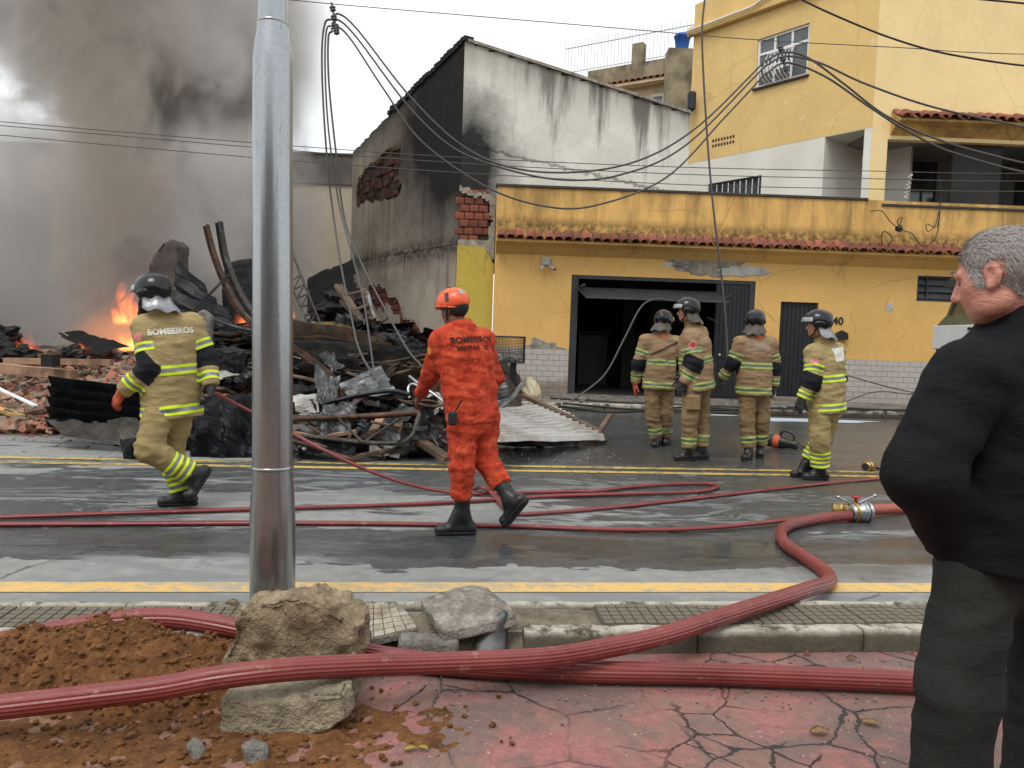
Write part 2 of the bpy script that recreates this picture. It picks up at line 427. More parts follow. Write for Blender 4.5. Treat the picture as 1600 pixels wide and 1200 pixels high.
def redpath_mat():
    a = NM('red_painted_cracked_path'); v = a.map(None, rot=(0, 0, -RA))
    wob = a.mix(0.10, v, a.noise(2.4, 6, 0.65, v, col=True))
    e1 = a.voro(2.35, wob, 'DISTANCE_TO_EDGE'); e2 = a.voro(4.6, a.mix(0.12, a.map(v, loc=(3, 2, 0)), a.noise(3.3, 5, 0.6, v, col=True)), 'DISTANCE_TO_EDGE')
    m1 = a.rng(a.noise(0.9, 3, 0.5, v), 0.40, 0.52); wide = a.math('MULTIPLY', a.rng(a.noise(7, 4, 0.7, v), 0.32, 0.75), 0.026)
    k1 = a.math('MULTIPLY', a.math('LESS_THAN', e1, a.math('MULTIPLY', wide, 0.85)), m1)
    k2 = a.math('MULTIPLY', a.rng(e2, 0.0, 0.02, 1, 0), a.rng(a.noise(1.3, 3, 0.5, v), 0.52, 0.58))
    halo = a.math('MULTIPLY', a.rng(a.math('ADD', e1, a.math('MULTIPLY', a.noise(11, 6, 0.75, v), 0.10)), 0.035, 0.10, 1, 0), m1)
    n1 = a.noise(3.0, 9, 0.74, v, 0.4); n2 = a.noise(22, 6, 0.7, v); n3 = a.noise(150, 3)
    red = a.ramp(n2, [(0.25, S(124, 80, 76)), (0.5, S(150, 96, 92)), (0.8, S(170, 118, 112))])
    worn = a.mix(n2, S(92, 76, 70), S(122, 106, 98))
    wear = a.rng(a.math('ADD', n1, a.math('MULTIPLY', a.noise(0.8, 3, 0.5, a.map(v, loc=(4, 1, 0))), 0.5)), 0.68, 0.84)
    c = a.mix(a.math('MULTIPLY', wear, 0.9), red, worn)
    dustm = a.rng(a.math('ADD', a.noise(1.6, 7, 0.7, v), a.math('MULTIPLY', n2, 0.3)), 0.62, 0.75, 0, 0.55); c = a.mix(dustm, c, S(126, 104, 88))
    c = a.mix(a.math('MULTIPLY', halo, 0.45), c, S(92, 72, 68)); c = a.mix(a.math('MAXIMUM', k1, k2), c, S(50, 43, 40))
    c = a.mix(a.math('MULTIPLY', a.rng(n3, 0.60, 0.70), 0.45), c, S(62, 52, 50))
    c = a.mix(a.rng(a.noise(60, 3, 0.5, v), 0.68, 0.72, 0, 0.7), c, S(205, 170, 160))
    sp = a.xyz(v)
    soil = a.rng(a.math('ADD', a.math('ADD', sp[0], a.math('MULTIPLY', a.math('SUBTRACT', n1, 0.5), 2.2)), a.math('MULTIPLY', a.math('SUBTRACT', n2, 0.5), 0.7)), -1.15, -0.15, 1, 0)
    c = a.mix(a.math('MULTIPLY', soil, 0.7), c, a.ramp(n2, [(0.3, S(104, 74, 50)), (0.6, S(140, 104, 74)), (0.8, S(160, 126, 96))]))
    hgt = a.math('SUBTRACT', a.math('ADD', a.math('MULTIPLY', n3, 0.22), a.math('MULTIPLY', n2, 0.6)), a.math('MULTIPLY', a.math('MAXIMUM', k1, k2), 2.0))
    return a.bsdf(c, a.rng(n1, 0.3, 0.7, 0.6, 0.85), 0, a.bump(hgt, 0.9, 0.010))
M_RED = redpath_mat()
M_PAVE = simple('dusty_pavement', S(118, 112, 104), 0.75, var=0.25, scale=2.0, bump=0.5, bscale=30, bdist=0.01, dark=S(46, 44, 42), dscale=1.1, damt=0.75, rvar=0.2)
M_GROUND = simple('burnt_ground', S(62, 54, 47), 0.95, var=0.35, scale=1.5, bump=0.8, bscale=12, bdist=0.05, dark=S(26, 24, 23), dscale=0.6, damt=0.8)

bm = BM(); g = 900
bm.faces.new([bm.verts.new(p) for p in ((-g, -g, -0.06), (g, -g, -0.06), (g, g, -0.06), (-g, g, -0.06))])
part('ground', bm, M_GROUND, kind='structure', label='bare ground under the street and the plots')
bm = BM(); sheet(bm, -60, 60, T_BACK - 0.02, T_FAR + 0.05, 0.0); part('road', bm, M_ASPH, kind='structure', label='wet patched asphalt road')
bm = BM(); sheet(bm, -60, 60, -14, T_FRONT + 0.06, -0.004); part('cycle_path', bm, M_RED, kind='structure', label='cracked red painted path beside the median')
bm = BM(); sheet(bm, -60, 60, T_LINE0, T_LINE1, 0.004); part('edge_line', bm, M_YLINE, kind='structure', label='faded yellow edge line along the median kerb')
for t0, t1 in ((T_C - 0.12, T_C + 0.0), (T_C + 0.17, T_C + 0.29)):
    bm = BM(); sheet(bm, -60, 60, t0, t1, 0.004); part('centre_line', bm, M_CLINE, kind='structure', label='worn yellow centre line of the road')
# far pavement with kerb stones
far_p = part('far_pavement', (lambda b: (sheet(b, -60, 60, T_FAR + 0.12, T_FAR + 7.0, 0.145), b)[1])(BM()), M_PAVE, kind='structure', label='dirty pavement in front of the yellow house')
me_k = None
rnd = random.Random(5)
for i in range(-14, 16):
    s0 = i * 1.0
    if me_k is None:
        b = BM(); box(b, (-0.492, 0, 0), (0.492, 0.13, 0.15), bev=0.012); me_k = to_mesh('kerb_stone', b)
        me_k.materials.append(M_KERB)
    o = link('kerb_stone', me_k); o.location = road(s0, T_FAR, rnd.uniform(-0.006, 0.004)); o.rotation_euler = (0, 0, RA + rnd.uniform(-0.006, 0.006)); adopt(o, far_p)

# --- median: concrete bed, two kerbs, grooved tiles
med = part('median', (lambda b: (box(b, (-60, T_FRONT + 0.095, -0.05), (60, T_BACK - 0.055, MED_Z - 0.035), Matrix.Rotation(RA, 4, 'Z')), b)[1])(BM()), M_CONC, kind='structure', label='narrow raised median between road and red path')
S_B0 = rt(392, 940, MED_Z)[0]; S_B1 = rt(925, 940, MED_Z)[0]
def rough_kerb(name, s0, s1, t0, t1, z1, amp, seed, chip=0.0):
    n = max(4, int((s1 - s0) / 0.035)); b = BM(); rings = []
    for i in range(n + 1):
        s = s0 + (s1 - s0) * i / n; ring = []
        for (t, z) in ((t0, -0.05), (t0, z1 * 0.45), (t0 + 0.004, z1 - 0.012), (t0 + 0.016, z1), ((t0 + t1) / 2, z1), (t1 - 0.012, z1), (t1, z1 - 0.012), (t1, -0.05)):
            p = road(s, t, z); d = fbm((s * 3 + seed, t * 6, z * 9), 2.2, 4) * amp
            c = max(0.0, mnoise.noise(Vector((s * 2.3 + seed, seed, 0)))) * chip
            p += Vector((0, 0, d - c)) if z > z1 * 0.6 else RM * (d * (1 if t > (t0 + t1) / 2 else -1))
            ring.append(b.verts.new(p))
        rings.append(ring)
    for A, B in zip(rings, rings[1:]):
        for k in range(7): f = b.faces.new((A[k], B[k], B[k + 1], A[k + 1])); f.smooth = True
    b.faces.new(rings[0]); b.faces.new(rings[-1][::-1])
    bmesh.ops.recalc_face_normals(b, faces=b.faces[:])
    return part(name, b, M_KERB, med)
S_K = rt(818, 985, MED_Z)[0]
L = 0.8
s = -7.0
while s < 7.2:      # road-side kerb stones
    rough_kerb('kerb_stone', s + 0.003, s + L - 0.003, T_BACK - 0.055, T_BACK, MED_Z, 0.006, s, 0.01); s += L
s = S_K
while s < 7.2: rough_kerb('kerb_stone', s + 0.003, s + L - 0.003, T_FRONT, T_FRONT + 0.095, MED_Z, 0.008, s + 40, 0.012); s += L
s = -7.0
s_end = rt(352, 990, MED_Z)[0]
while s + L < s_end + 0.4: rough_kerb('kerb_stone', s + 0.003, s + L - 0.003, T_FRONT, T_FRONT + 0.095, MED_Z, 0.008, s + 80, 0.012); s += L
TW = (T_BACK - 0.06) - (T_FRONT + 0.10)
def groove_tile(tw, n, th=0.03, gr=0.0075):
    b = BM(); box(b, (0, 0, -th), (tw, tw, -0.008)); q = tw / n
    for i in range(n):
        for j in range(n): 
            box(b, (i * q + gr / 2, j * q + gr / 2, -0.0081), ((i + 1) * q - gr / 2, (j + 1) * q - gr / 2, 0), bev=0.0)
    me = to_mesh('paving_tile', b); me.materials.append(M_TILE); return me
me_t = groove_tile(TW, 5)
rnd = random.Random(3)
for rng_ in ((-6.6, S_B0 - TW), (S_B1, 6.8)):
    s = rng_[0] if rng_[0] == S_B1 else rng_[1]
    step = TW + 0.004
    while (s < rng_[1]) if rng_[0] == S_B1 else (s > rng_[0]):
        o = link('paving_tile', me_t); o.location = road(s, T_FRONT + 0.10, MED_Z + rnd.uniform(-0.006, 0.002)); o.rotation_euler = (rnd.uniform(-0.008, 0.008), rnd.uniform(-0.008, 0.008), RA); adopt(o, med)
        s += step if rng_[0] == S_B1 else -step
# ================================================================== HOUSES
FA = R(1.5); FO = Vector((0, 18.35, 0)); FD = Vector((math.cos(FA), math.sin(FA), 0)); FN = Vector((-math.sin(FA), math.cos(FA), 0))
class Frame:
    def __init__(s, o, d):
        s.o = Vector(o); s.d = Vector(d).normalized(); s.n = Vector((-s.d.y, s.d.x, 0))
    def P(s, u, w, z): return s.o + s.d * u + s.n * w + Vector((0, 0, z))
    def M(s): return Matrix(((s.d.x, s.n.x, 0, s.o.x), (s.d.y, s.n.y, 0, s.o.y), (0, 0, 1, 0), (0, 0, 0, 1)))
    def uz(s, px, py, w=0.0):
        p = on_plane(px, py, s.o + s.n * w, s.n) - s.o
        return p.dot(s.d), p.z
    def box(s, bm, u0, u1, w0, w1, z0, z1, bev=0.0): return box(bm, (u0, w0, z0), (u1, w1, z1), s.M(), bev)
FF = Frame(FO, FD)
def holed_wall(fr, u0, u1, z0, z1, holes, w0, w1, bm=None, sub=0):
    """wall slab with rectangular openings, reveals included"""
    bm = bm or BM()
    us = sorted({u0, u1, *[h[0] for h in holes], *[h[1] for h in holes]}); us = [u for u in us if u0 <= u <= u1]
    zs = sorted({z0, z1, *[h[2] for h in holes], *[h[3] for h in holes]}); zs = [z for z in zs if z0 <= z <= z1]
    V = {}
    def v(u, w, z):
        k = (round(u, 4), round(w, 4), round(z, 4))
        if k not in V: V[k] = bm.verts.new(fr.P(u, w, z))
        return V[k]
    def solid(i, j):
        if not (0 <= i < len(us) - 1 and 0 <= j < len(zs) - 1): return False
        uc, zc = (us[i] + us[i + 1]) / 2, (zs[j] + zs[j + 1]) / 2
        return not any(h[0] < uc < h[1] and h[2] < zc < h[3] for h in holes)
    for i in range(len(us) - 1):
        for j in range(len(zs) - 1):
            if not solid(i, j): continue
            a, b, c, d = us[i], us[i + 1], zs[j], zs[j + 1]
            bm.faces.new((v(a, w0, c), v(b, w0, c), v(b, w0, d), v(a, w0, d)))
            bm.faces.new((v(a, w1, d), v(b, w1, d), v(b, w1, c), v(a, w1, c)))
            if not solid(i - 1, j): bm.faces.new((v(a, w0, d), v(a, w1, d), v(a, w1, c), v(a, w0, c)))
            if not solid(i + 1, j): bm.faces.new((v(b, w0, c), v(b, w1, c), v(b, w1, d), v(b, w0, d)))
            if not solid(i, j - 1): bm.faces.new((v(a, w0, c), v(a, w1, c), v(b, w1, c), v(b, w0, c)))
            if not solid(i, j + 1): bm.faces.new((v(a, w0, d), v(b, w0, d), v(b, w1, d), v(a, w1, d)))
    return bm
# --- wall materials
def wall_mat(name, c0, streak=0.5, top=5.0, patch=(150, 140, 118), grime=(74, 62, 40), base=0.15, frame=FF, stain_band=None, chips=0.0):
    a = NM(name); v = a.co(); x = a.xyz()
    n1 = a.noise(0.9, 7, 0.68); n2 = a.noise(7, 7, 0.7); n3 = a.noise(70, 3)
    c = a.mix(a.rng(n1, 0.35, 0.65), tuple(k * 0.88 for k in S(*c0)[:3]), S(*c0))
    c = a.mix(a.rng(n2, 0.5, 0.8, 0, 0.25), c, tuple(min(1, k * 1.25) for k in S(*c0)[:3]))
    sv = a.map(v, (1.5, 1.5, 0.30)); st = a.noise(1.1, 7, 0.72, sv, 0.4)
    edge = a.rng(a.math('SUBTRACT', top, x[2]), 0.0, 1.6, 1.0, 0.0)
    f = a.math('MULTIPLY', a.rng(a.math('ADD', st, a.math('MULTIPLY', edge, 0.20)), 0.56, 0.78), streak)
    c = a.mix(f, c, S(*grime))
    gb = a.rng(a.math('ADD', x[2], a.math('MULTIPLY', n2, 0.8)), base + 0.2, base + 1.2, 0.35, 0)
    c = a.mix(gb, c, S(*grime))
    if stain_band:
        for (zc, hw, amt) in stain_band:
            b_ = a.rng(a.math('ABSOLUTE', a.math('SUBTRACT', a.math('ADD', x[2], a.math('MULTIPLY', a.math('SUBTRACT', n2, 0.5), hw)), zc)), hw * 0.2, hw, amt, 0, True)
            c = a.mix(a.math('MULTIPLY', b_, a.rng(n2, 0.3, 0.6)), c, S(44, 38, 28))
    if chips:
        ch = a.rng(a.noise(3.3, 8, 0.75, a.map(v, loc=(3, 1, 9))), 0.70 - chips * 0.05, 0.715 - chips * 0.05); c = a.mix(a.math('MULTIPLY', ch, 0.8), c, S(*patch))
    crk = a.rng(a.voro(0.55, a.mix(0.25, v, a.noise(1.4, 5, 0.6, v, col=True)), 'DISTANCE_TO_EDGE'), 0.0, 0.006, 1, 0)
    c = a.mix(a.math('MULTIPLY', a.math('MULTIPLY', crk, a.rng(n1, 0.45, 0.55)), 0.45), c, S(*grime))
    h = a.math('ADD', a.math('ADD', n2, a.math('MULTIPLY', n3, 0.35)), a.math('MULTIPLY', n1, 1.5))
    return a.bsdf(c, 0.85, 0, a.bump(h, 0.35, 0.02), 0.3)
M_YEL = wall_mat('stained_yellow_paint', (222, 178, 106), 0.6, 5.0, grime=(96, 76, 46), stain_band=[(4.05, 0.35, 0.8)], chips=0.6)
M_YELUP = wall_mat('upper_yellow_paint', (224, 191, 126), 0.16, 10.5, patch=(224, 206, 170), grime=(150, 116, 62), base=-9, chips=1.3)
M_YELFR = wall_mat('pale_yellow_paint', (238, 212, 156), 0.10, 10.5, grime=(170, 134, 76), base=-9)
M_WHT = simple('white_paint', S(222, 220, 210), 0.8, var=0.06, scale=2, bump=0.2, bscale=30, bdist=0.01, dark=S(160, 152, 136), dscale=1.0, damt=0.35)
M_WHTF = simple('white_window_frame', S(228, 228, 226), 0.45, var=0.05, bump=0.05, dark=S(150, 146, 138), dscale=6, damt=0.3)
M_GREYW = simple('grey_inner_wall', S(150, 148, 144), 0.85, var=0.12, scale=1.5, bump=0.2, dark=S(96, 92, 86), dscale=1.3, damt=0.5)
M_DKMET = simple('dark_painted_metal', S(44, 48, 52), 0.55, var=0.2, scale=3, bump=0.15, dark=S(70, 60, 50), dscale=5, damt=0.35, rvar=0.12)
M_BLKMET = simple('black_painted_metal', S(28, 31, 34), 0.5, var=0.2, scale=3, bump=0.1, rvar=0.1)
M_ROOM = simple('dark_room_wall', S(44, 43, 41), 0.9, var=0.2, scale=1.5, bump=0.2, dark=S(30, 29, 28), dscale=1.2, damt=0.7)  # interior shade put into the near-black wall colour
M_GLASS = (lambda a: a.bsdf(a.ramp(a.noise(1.2, 3), [(0.3, S(52, 58, 62)), (0.7, S(92, 98, 102))]), 0.08, 0, None, 0.8))(NM('dark_window_glass'))
M_RTILE = simple('weathered_clay_roof_tile', S(140, 82, 62), 0.85, var=0.35, scale=9, bump=0.5, bscale=50, dark=S(44, 38, 34), dscale=7, damt=0.85, perobj=0.35)
M_COPING = simple('dark_coping', S(58, 52, 46), 0.7, var=0.3, scale=3, bump=0.3)
M_PLAST = simple('bare_plaster_patch', S(150, 143, 130), 0.9, var=0.3, scale=9, bump=0.8, bscale=35, bdist=0.015, dark=S(90, 84, 72), dscale=5, damt=0.8)

Zb = 0.147
def U(px, py=500, w=0.0): return FF.uz(px, py, w)[0]
def Z(px, py, w=0.0): return FF.uz(px, py, w)[1]
u_l = U(770, 500); u_col = U(1360, 250); u_r = U(1600, 400) + 3.2
z_par = Z(1060, 302); z_ev = Z(1060, 386)
z_top = Z(1400, -70)
gar = (U(890, 520), U(1177, 520), Zb, Z(1030, 434)); dor = (U(1216, 550), U(1275, 550), Zb, Z(1245, 472)); win = (U(1433, 450), U(1497, 450), Z(1450, 471), Z(1450, 431))
ver = (U(1384, 270), u_r - 0.4, Z(1480, 323), Z(1480, 221))
house = thing('yellow_house', 'two-storey yellow house with garage, tiled eave and upstairs veranda', 'house', FF.P((u_l + u_r) / 2, 0, Zb))
part('wall', holed_wall(FF, u_l, u_col, Zb - 0.2, z_par, [gar, dor], 0, 0.22), M_YEL, house)
bmw = holed_wall(FF, u_col, u_r, Zb - 0.2, z_par + 0.02, [win], 0.0, 0.22); part('wall', bmw, M_YEL, house)
part('wall', holed_wall(FF, u_col, u_r, z_par + 0.02, z_top, [ver], 0.0, 0.22), M_YELFR, house, label='pale yellow upper street wall')
# coping strip on the terrace parapet
b = BM(); FF.box(b, u_l - 0.03, u_col - 0.003, -0.04, 0.27, z_par, z_par + 0.06, 0.008); part('coping', b, M_COPING, house)
b = BM(); FF.box(b, ver[0] - 0.05, ver[1], -0.035, 0.25, ver[2] - 0.045, ver[2] + 0.012, 0.006); part('coping', b, M_COPING, house)
# tiled eave
def eave(u0, u1, z, depth, parent, drop=0.22, pitch=0.222):
    e = part('eave', (lambda b: (prism(b, [FF.P(u0, 0.0, z - 0.30), FF.P(u0, -depth * 0.55, z - 0.13), FF.P(u0, -depth, z - 0.05), FF.P(u0, -depth, z + 0.0), FF.P(u0, 0, z + drop)], FF.d * (u1 - u0)), b)[1])(BM()), M_YEL, parent)
    bm_ = BM(); n = 7; L_ = math.hypot(depth + 0.10, drop); rings = []
    for k, (yy, rr) in enumerate(((0.0, 1.0), (L_ * 0.5, 0.94), (L_, 0.88))):
        for th in (1.0, 0.82):
            rings.append([bm_.verts.new((math.cos(math.pi * i / n) * pitch * 0.50 * rr * th, yy, math.sin(math.pi * i / n) * pitch * 0.42 * rr * th)) for i in range(n + 1)])
    for k in range(2):
        for a_, c_ in ((0, 2), (3, 1)):
            A, B = rings[k * 2 + (0 if a_ == 0 else 1)], rings[k * 2 + (2 if a_ == 0 else 3)]
            for i in range(n):
                f = bm_.faces.new((A[i], A[i + 1], B[i + 1], B[i])); f.smooth = True
    for i in range(n): bm_.faces.new((rings[0][i], rings[1][i], rings[1][i + 1], rings[0][i + 1]))
    me = to_mesh('roof_tile', bm_); me.materials.append(M_RTILE)
    cnt = int((u1 - u0) / pitch); rr = random.Random(int(u0 * 100))
    ang = math.atan2(drop, depth + 0.10)
    for i in range(cnt):
        o = link('roof_tile', me); o.location = FF.P(u0 + pitch * (i + 0.5), -depth - 0.10, z + 0.005 + rr.uniform(-0.012, 0.012))
        o.rotation_euler = (ang + rr.uniform(-0.03, 0.03), rr.uniform(-0.06, 0.06), FA + rr.uniform(-0.05, 0.05)); adopt(o, e)
    return e
eave(u_l + 0.02, U(1497, 400), Z(1060, 388) + 0.02, 0.42, house)
eave(U(1392, 190), u_r, Z(1500, 196), 0.42, house, 0.24)
# garage: steel frame, tilt-up door, room behind
g0, g1, gz0, gz1 = gar
b = BM(); FF.box(b, g0, g0 + 0.17, 0.02, 0.16, gz0, gz1 - 0.085); part('garage_jamb', b, M_DKMET, house)
b = BM(); FF.box(b, g1 - 0.13, g1, 0.02, 0.16, gz0, gz1 - 0.085); part('garage_jamb', b, M_DKMET, house)
b = BM(); FF.box(b, g0, g1, 0.015, 0.16, gz1 - 0.085, gz1); part('garage_lintel', b, M_DKMET, house)
ud = U(1118, 500)
leaf = part('garage_side_leaf', (lambda b: (FF.box(b, ud, g1 - 0.132, 0.05, 0.10, gz0 + 0.02, gz1 - 0.088), b)[1])(BM()), M_BLKMET, house)
for k in range(8):
    uu = ud + 0.02 + k * (g1 - 0.15 - ud) / 8
    b = BM(); FF.box(b, uu, uu + (g1 - 0.15 - ud) / 8 - 0.02, 0.036, 0.0495, gz0 + 0.06, gz1 - 0.12, 0.004); part('door_plank', b, M_BLKMET, leaf)
b = BM(); lathe(b, [(0.018, 0), (0.03, 0.02), (0.03, 0.03), (0.0, 0.034)], FF.P(ud + 0.14, 0.036, gz0 + 1.05), -FF.n, 10); part('door_knob', b, M_WHTF, leaf)
# tilt-up door: corrugated, swung up so it juts out over the pavement
awn = part('garage_tilt_door', (lambda b: ([FF.box(b, U(905, 452) , U(905, 452) + 0.04, -0.85, 0.02, Z(1000, 452) - 0.02, Z(1000, 452) + 0.03)], b)[1])(BM()), M_DKMET, house)
A0 = FF.P(U(902, 448), 0.12, Z(1000, 451)); A1 = FF.P(U(1120, 448), 0.12, Z(1000, 451)); pj = -0.95
f0 = U(916, 466, pj); f1 = U(1140, 472, pj); fz = Z(1000, 467, pj)
ns = 44
for k in range(ns):
    ta, tb = k / ns, (k + 0.86) / ns
    q = [A0.lerp(A1, ta), A0.lerp(A1, tb), FF.P(f0 + (f1 - f0) * tb, pj, fz), FF.P(f0 + (f1 - f0) * ta, pj, fz)]
    b = BM(); prism(b, q, (0, 0, -0.022 if k % 2 else -0.03)); part('door_slat', b, M_DKMET, awn)
b = BM(); tube(b, [FF.P(f0, pj - 0.005, fz - 0.015), FF.P(f1, pj - 0.005, fz - 0.015)], 0.02, 6); part('door_edge_rail', b, M_DKMET, awn)
b = BM(); tube(b, [FF.P(f1 - 0.15, pj + 0.1, fz + 0.03), FF.P(g1 - 0.3, 0.03, gz1 - 0.15)], 0.014, 6); part('support_arm', b, M_DKMET, awn)
# room
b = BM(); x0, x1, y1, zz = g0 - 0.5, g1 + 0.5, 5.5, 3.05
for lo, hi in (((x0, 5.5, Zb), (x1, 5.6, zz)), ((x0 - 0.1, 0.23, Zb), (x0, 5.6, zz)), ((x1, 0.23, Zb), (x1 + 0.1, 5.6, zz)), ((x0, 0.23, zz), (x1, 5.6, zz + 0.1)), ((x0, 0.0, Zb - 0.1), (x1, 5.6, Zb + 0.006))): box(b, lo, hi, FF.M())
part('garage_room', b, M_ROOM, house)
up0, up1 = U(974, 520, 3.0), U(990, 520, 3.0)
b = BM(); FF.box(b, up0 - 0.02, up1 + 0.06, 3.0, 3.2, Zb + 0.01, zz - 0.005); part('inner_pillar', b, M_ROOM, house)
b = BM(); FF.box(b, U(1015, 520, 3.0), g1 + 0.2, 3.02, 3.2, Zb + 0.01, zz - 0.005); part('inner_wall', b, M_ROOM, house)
b = BM(); FF.box(b, U(905, 520, 4), U(950, 520, 4), 4.0, 4.4, Zb + 0.01, 1.6); FF.box(b, U(905, 520, 4), U(960, 520, 4), 3.9, 4.4, 1.65, 1.7); part('shelf_unit', b, M_BLKMET, house)
# entrance door of dark planks
d0, d1, dz0, dz1 = dor
door = part('door', (lambda b: (FF.box(b, d0, d1, 0.10, 0.15, dz0, dz1), b)[1])(BM()), M_BLKMET, house)
for k in range(9):
    wd = (d1 - d0) / 9
    b = BM(); FF.box(b, d0 + k * wd + 0.006, d0 + (k + 1) * wd - 0.006, 0.082, 0.0995, dz0 + 0.02, dz1 - 0.01, 0.004); part('door_plank', b, M_BLKMET, door)
b = BM(); FF.box(b, d1 - 0.13, d1 - 0.09, 0.05, 0.0815, dz0 + 1.0, dz0 + 1.16, 0.005); part('door_handle', b, M_WHTF, door)
b = BM(); FF.box(b, d0 - 0.1, d1 + 0.1, -0.28, 0.1, Zb - 0.01, Zb + 0.09, 0.01); part('door_step', b, M_CONC, house)
# louvre window
wn_ = part('louvre_window', (lambda b: ([FF.box(b, win[0] + k[0], win[0] + k[1], 0.06, 0.12, win[2] + k[2], win[2] + k[3]) for k in ((0, 0.05, 0, win[3] - win[2]), (win[1] - win[0] - 0.05, win[1] - win[0], 0, win[3] - win[2]), (0.05, win[1] - win[0] - 0.05, 0, 0.045), (0.05, win[1] - win[0] - 0.05, win[3] - win[2] - 0.045, win[3] - win[2]), (0.26, 0.29, 0.045, win[3] - win[2] - 0.045))], b)[1])(BM()), M_DKMET, house)
for k in range(3):
    zc = win[2] + 0.06 + (k + 0.5) * (win[3] - win[2] - 0.12) / 3
    for (ua, ub) in ((win[0] + 0.055, win[0] + 0.255), (win[0] + 0.295, win[1] - 0.055)):
        b = BM(); prism(b, [FF.P(ua, 0.07, zc - 0.075), FF.P(ua, 0.13, zc + 0.08), FF.P(ua, 0.138, zc + 0.08), FF.P(ua, 0.078, zc - 0.075)], FF.d * (ub - ua)); part('louvre_slat', b, M_DKMET, wn_)
b = BM(); FF.box(b, win[0], win[1], 0.16, 0.2, win[2], win[3]); part('backing', b, M_BLKMET, wn_)
# wainscot: big tiles, printed as brick courses -> each course piece has its own edge
def wtile_mat():
    a = NM('pale_wall_tile'); n1 = a.noise(2.0, 6, 0.7); n2 = a.noise(20, 5, 0.7)
    c = a.mix(n2, S(196, 188, 182), S(172, 164, 158)); x = a.xyz()
    dirt = a.rng(a.math('ADD', x[2], a.math('MULTIPLY', n1, 0.55)), 0.62, 0.80, 0.85, 0.0)
    left = a.rng(x[0], 2.6, 4.2, 1.0, 0.25)
    c = a.mix(a.math('MULTIPLY', dirt, left), c, S(126, 114, 100)); c = a.mix(a.rng(n1, 0.5, 0.75, 0, 0.3), c, S(150, 142, 132))
    return a.bsdf(c, 0.35, 0, a.bump(n2, 0.15, 0.003))
M_WTILE = wtile_mat()
M_GROUT = simple('grout', S(104, 96, 88), 0.9)
z_w = Z(1400, 564)
for (a0, a1) in ((u_l + 0.01, g0 - 0.01), (g1 + 0.01, d0 - 0.01), (d1 + 0.01, u_r)):
    pan = part('wainscot', (lambda b: (FF.box(b, a0, a1, -0.012, -0.002, Zb - 0.05, z_w), b)[1])(BM()), M_GROUT, house)
    nrow = 8; hh = (z_w - Zb) / nrow; bw = 0.27; cols = int((a1 - a0) / bw) + 2
    for r_ in range(nrow):
        for c_ in range(-1, cols):
            x0 = a0 + c_ * bw + (bw / 2 if r_ % 2 else 0); x1 = x0 + bw - 0.009
            x0, x1 = max(x0, a0 + 0.003), min(x1, a1 - 0.003)
            if x1 - x0 < 0.03 or (x0 + x1) / 2 > U(1600, 600): continue
            b = BM(); FF.box(b, x0, x1, -0.022, -0.0125, Zb + r_ * hh + 0.004, Zb + (r_ + 1) * hh - 0.004); part('wall_tile', b, M_WTILE, pan)
# bare plaster patches where paint has come off
def blob(fr, cu, cz, ru, rz, w, seed, th=0.010, n=44, rough=0.5, mirror=False):
    b = BM(); ring = []; c0 = b.verts.new(fr.P(cu, w - th, cz)); rin = []
    for i in range(n):
        a_ = 2 * math.pi * i / n; q = 1 + rough * fbm((math.cos(a_) * 1.3 + seed, math.sin(a_) * 1.3, seed), 1.6, 5)
        p = (cu + ru * q * math.cos(a_), cz + rz * q * math.sin(a_)); ring.append(b.verts.new(fr.P(p[0], w, p[1]))); rin.append(b.verts.new(fr.P(cu + (p[0] - cu) * 0.94, w - th, cz + (p[1] - cz) * 0.94)))
    for i in range(n):
        j = (i + 1) % n; b.faces.new((ring[i], ring[j], rin[j], rin[i])); b.faces.new((rin[i], rin[j], c0))
    bmesh.ops.recalc_face_normals(b, faces=b.faces[:])
    return b
M_PLW = simple('flaked_white_plaster', S(192, 190, 184), 0.9, var=0.15, scale=8, bump=0.8, bscale=30, bdist=0.012, dark=S(118, 110, 98), dscale=4, damt=0.8)
for (px, py, rx, ry, sd, mt) in ((1105, 416, 62, 14, 2, M_PLAST), (1160, 424, 40, 8, 7, M_PLW), (1062, 414, 26, 6, 11, M_PLW), (850, 545, 30, 15, 4, M_PLAST), (1390, 480, 5.5, 8, 9, M_PLW)):
    cu, cz = FF.uz(px, py); part('plaster_patch', blob(FF, cu, cz, rx / 65.4, ry / 65.4, 0.0 if py != 424 else -0.011, sd), mt, house)
# letterbox, number, wall camera, weather lamp
lb = part('letterbox', (lambda b: (prism(b, [FF.P(U(1305, 530), -0.002, Z(1305, 530)), FF.P(U(1322, 530), -0.002, Z(1305, 530)), FF.P(U(1322, 520), -0.002, Z(1305, 520.5)), FF.P(U(1313, 516), -0.002, Z(1305, 516)), FF.P(U(1305, 520), -0.002, Z(1305, 520.5))], FF.n * -0.12), b)[1])(BM()), M_BLKMET, house)
def text_mesh(s, size, ext, M, bold=0.0):
    cu = bpy.data.curves.new('t', 'FONT'); cu.body = s; cu.size = size; cu.extrude = ext; cu.align_x = 'CENTER'; cu.offset = bold; cu.resolution_u = 3
    o = bpy.data.objects.new('t', cu); COL.objects.link(o)
    me = bpy.data.meshes.new_from_object(o.evaluated_get(bpy.context.evaluated_depsgraph_get())); bpy.data.objects.remove(o); bpy.data.curves.remove(cu)
    me.transform(M); me.materials.clear(); return me
def sign_M(fr, u, w, z):   # text plane: right = fr.d, up = z, facing -n
    p = fr.P(u, w, z); return Matrix(((fr.d.x, 0, -fr.n.x, p.x), (fr.d.y, 0, -fr.n.y, p.y), (0, 1, 0, p.z), (0, 0, 0, 1)))
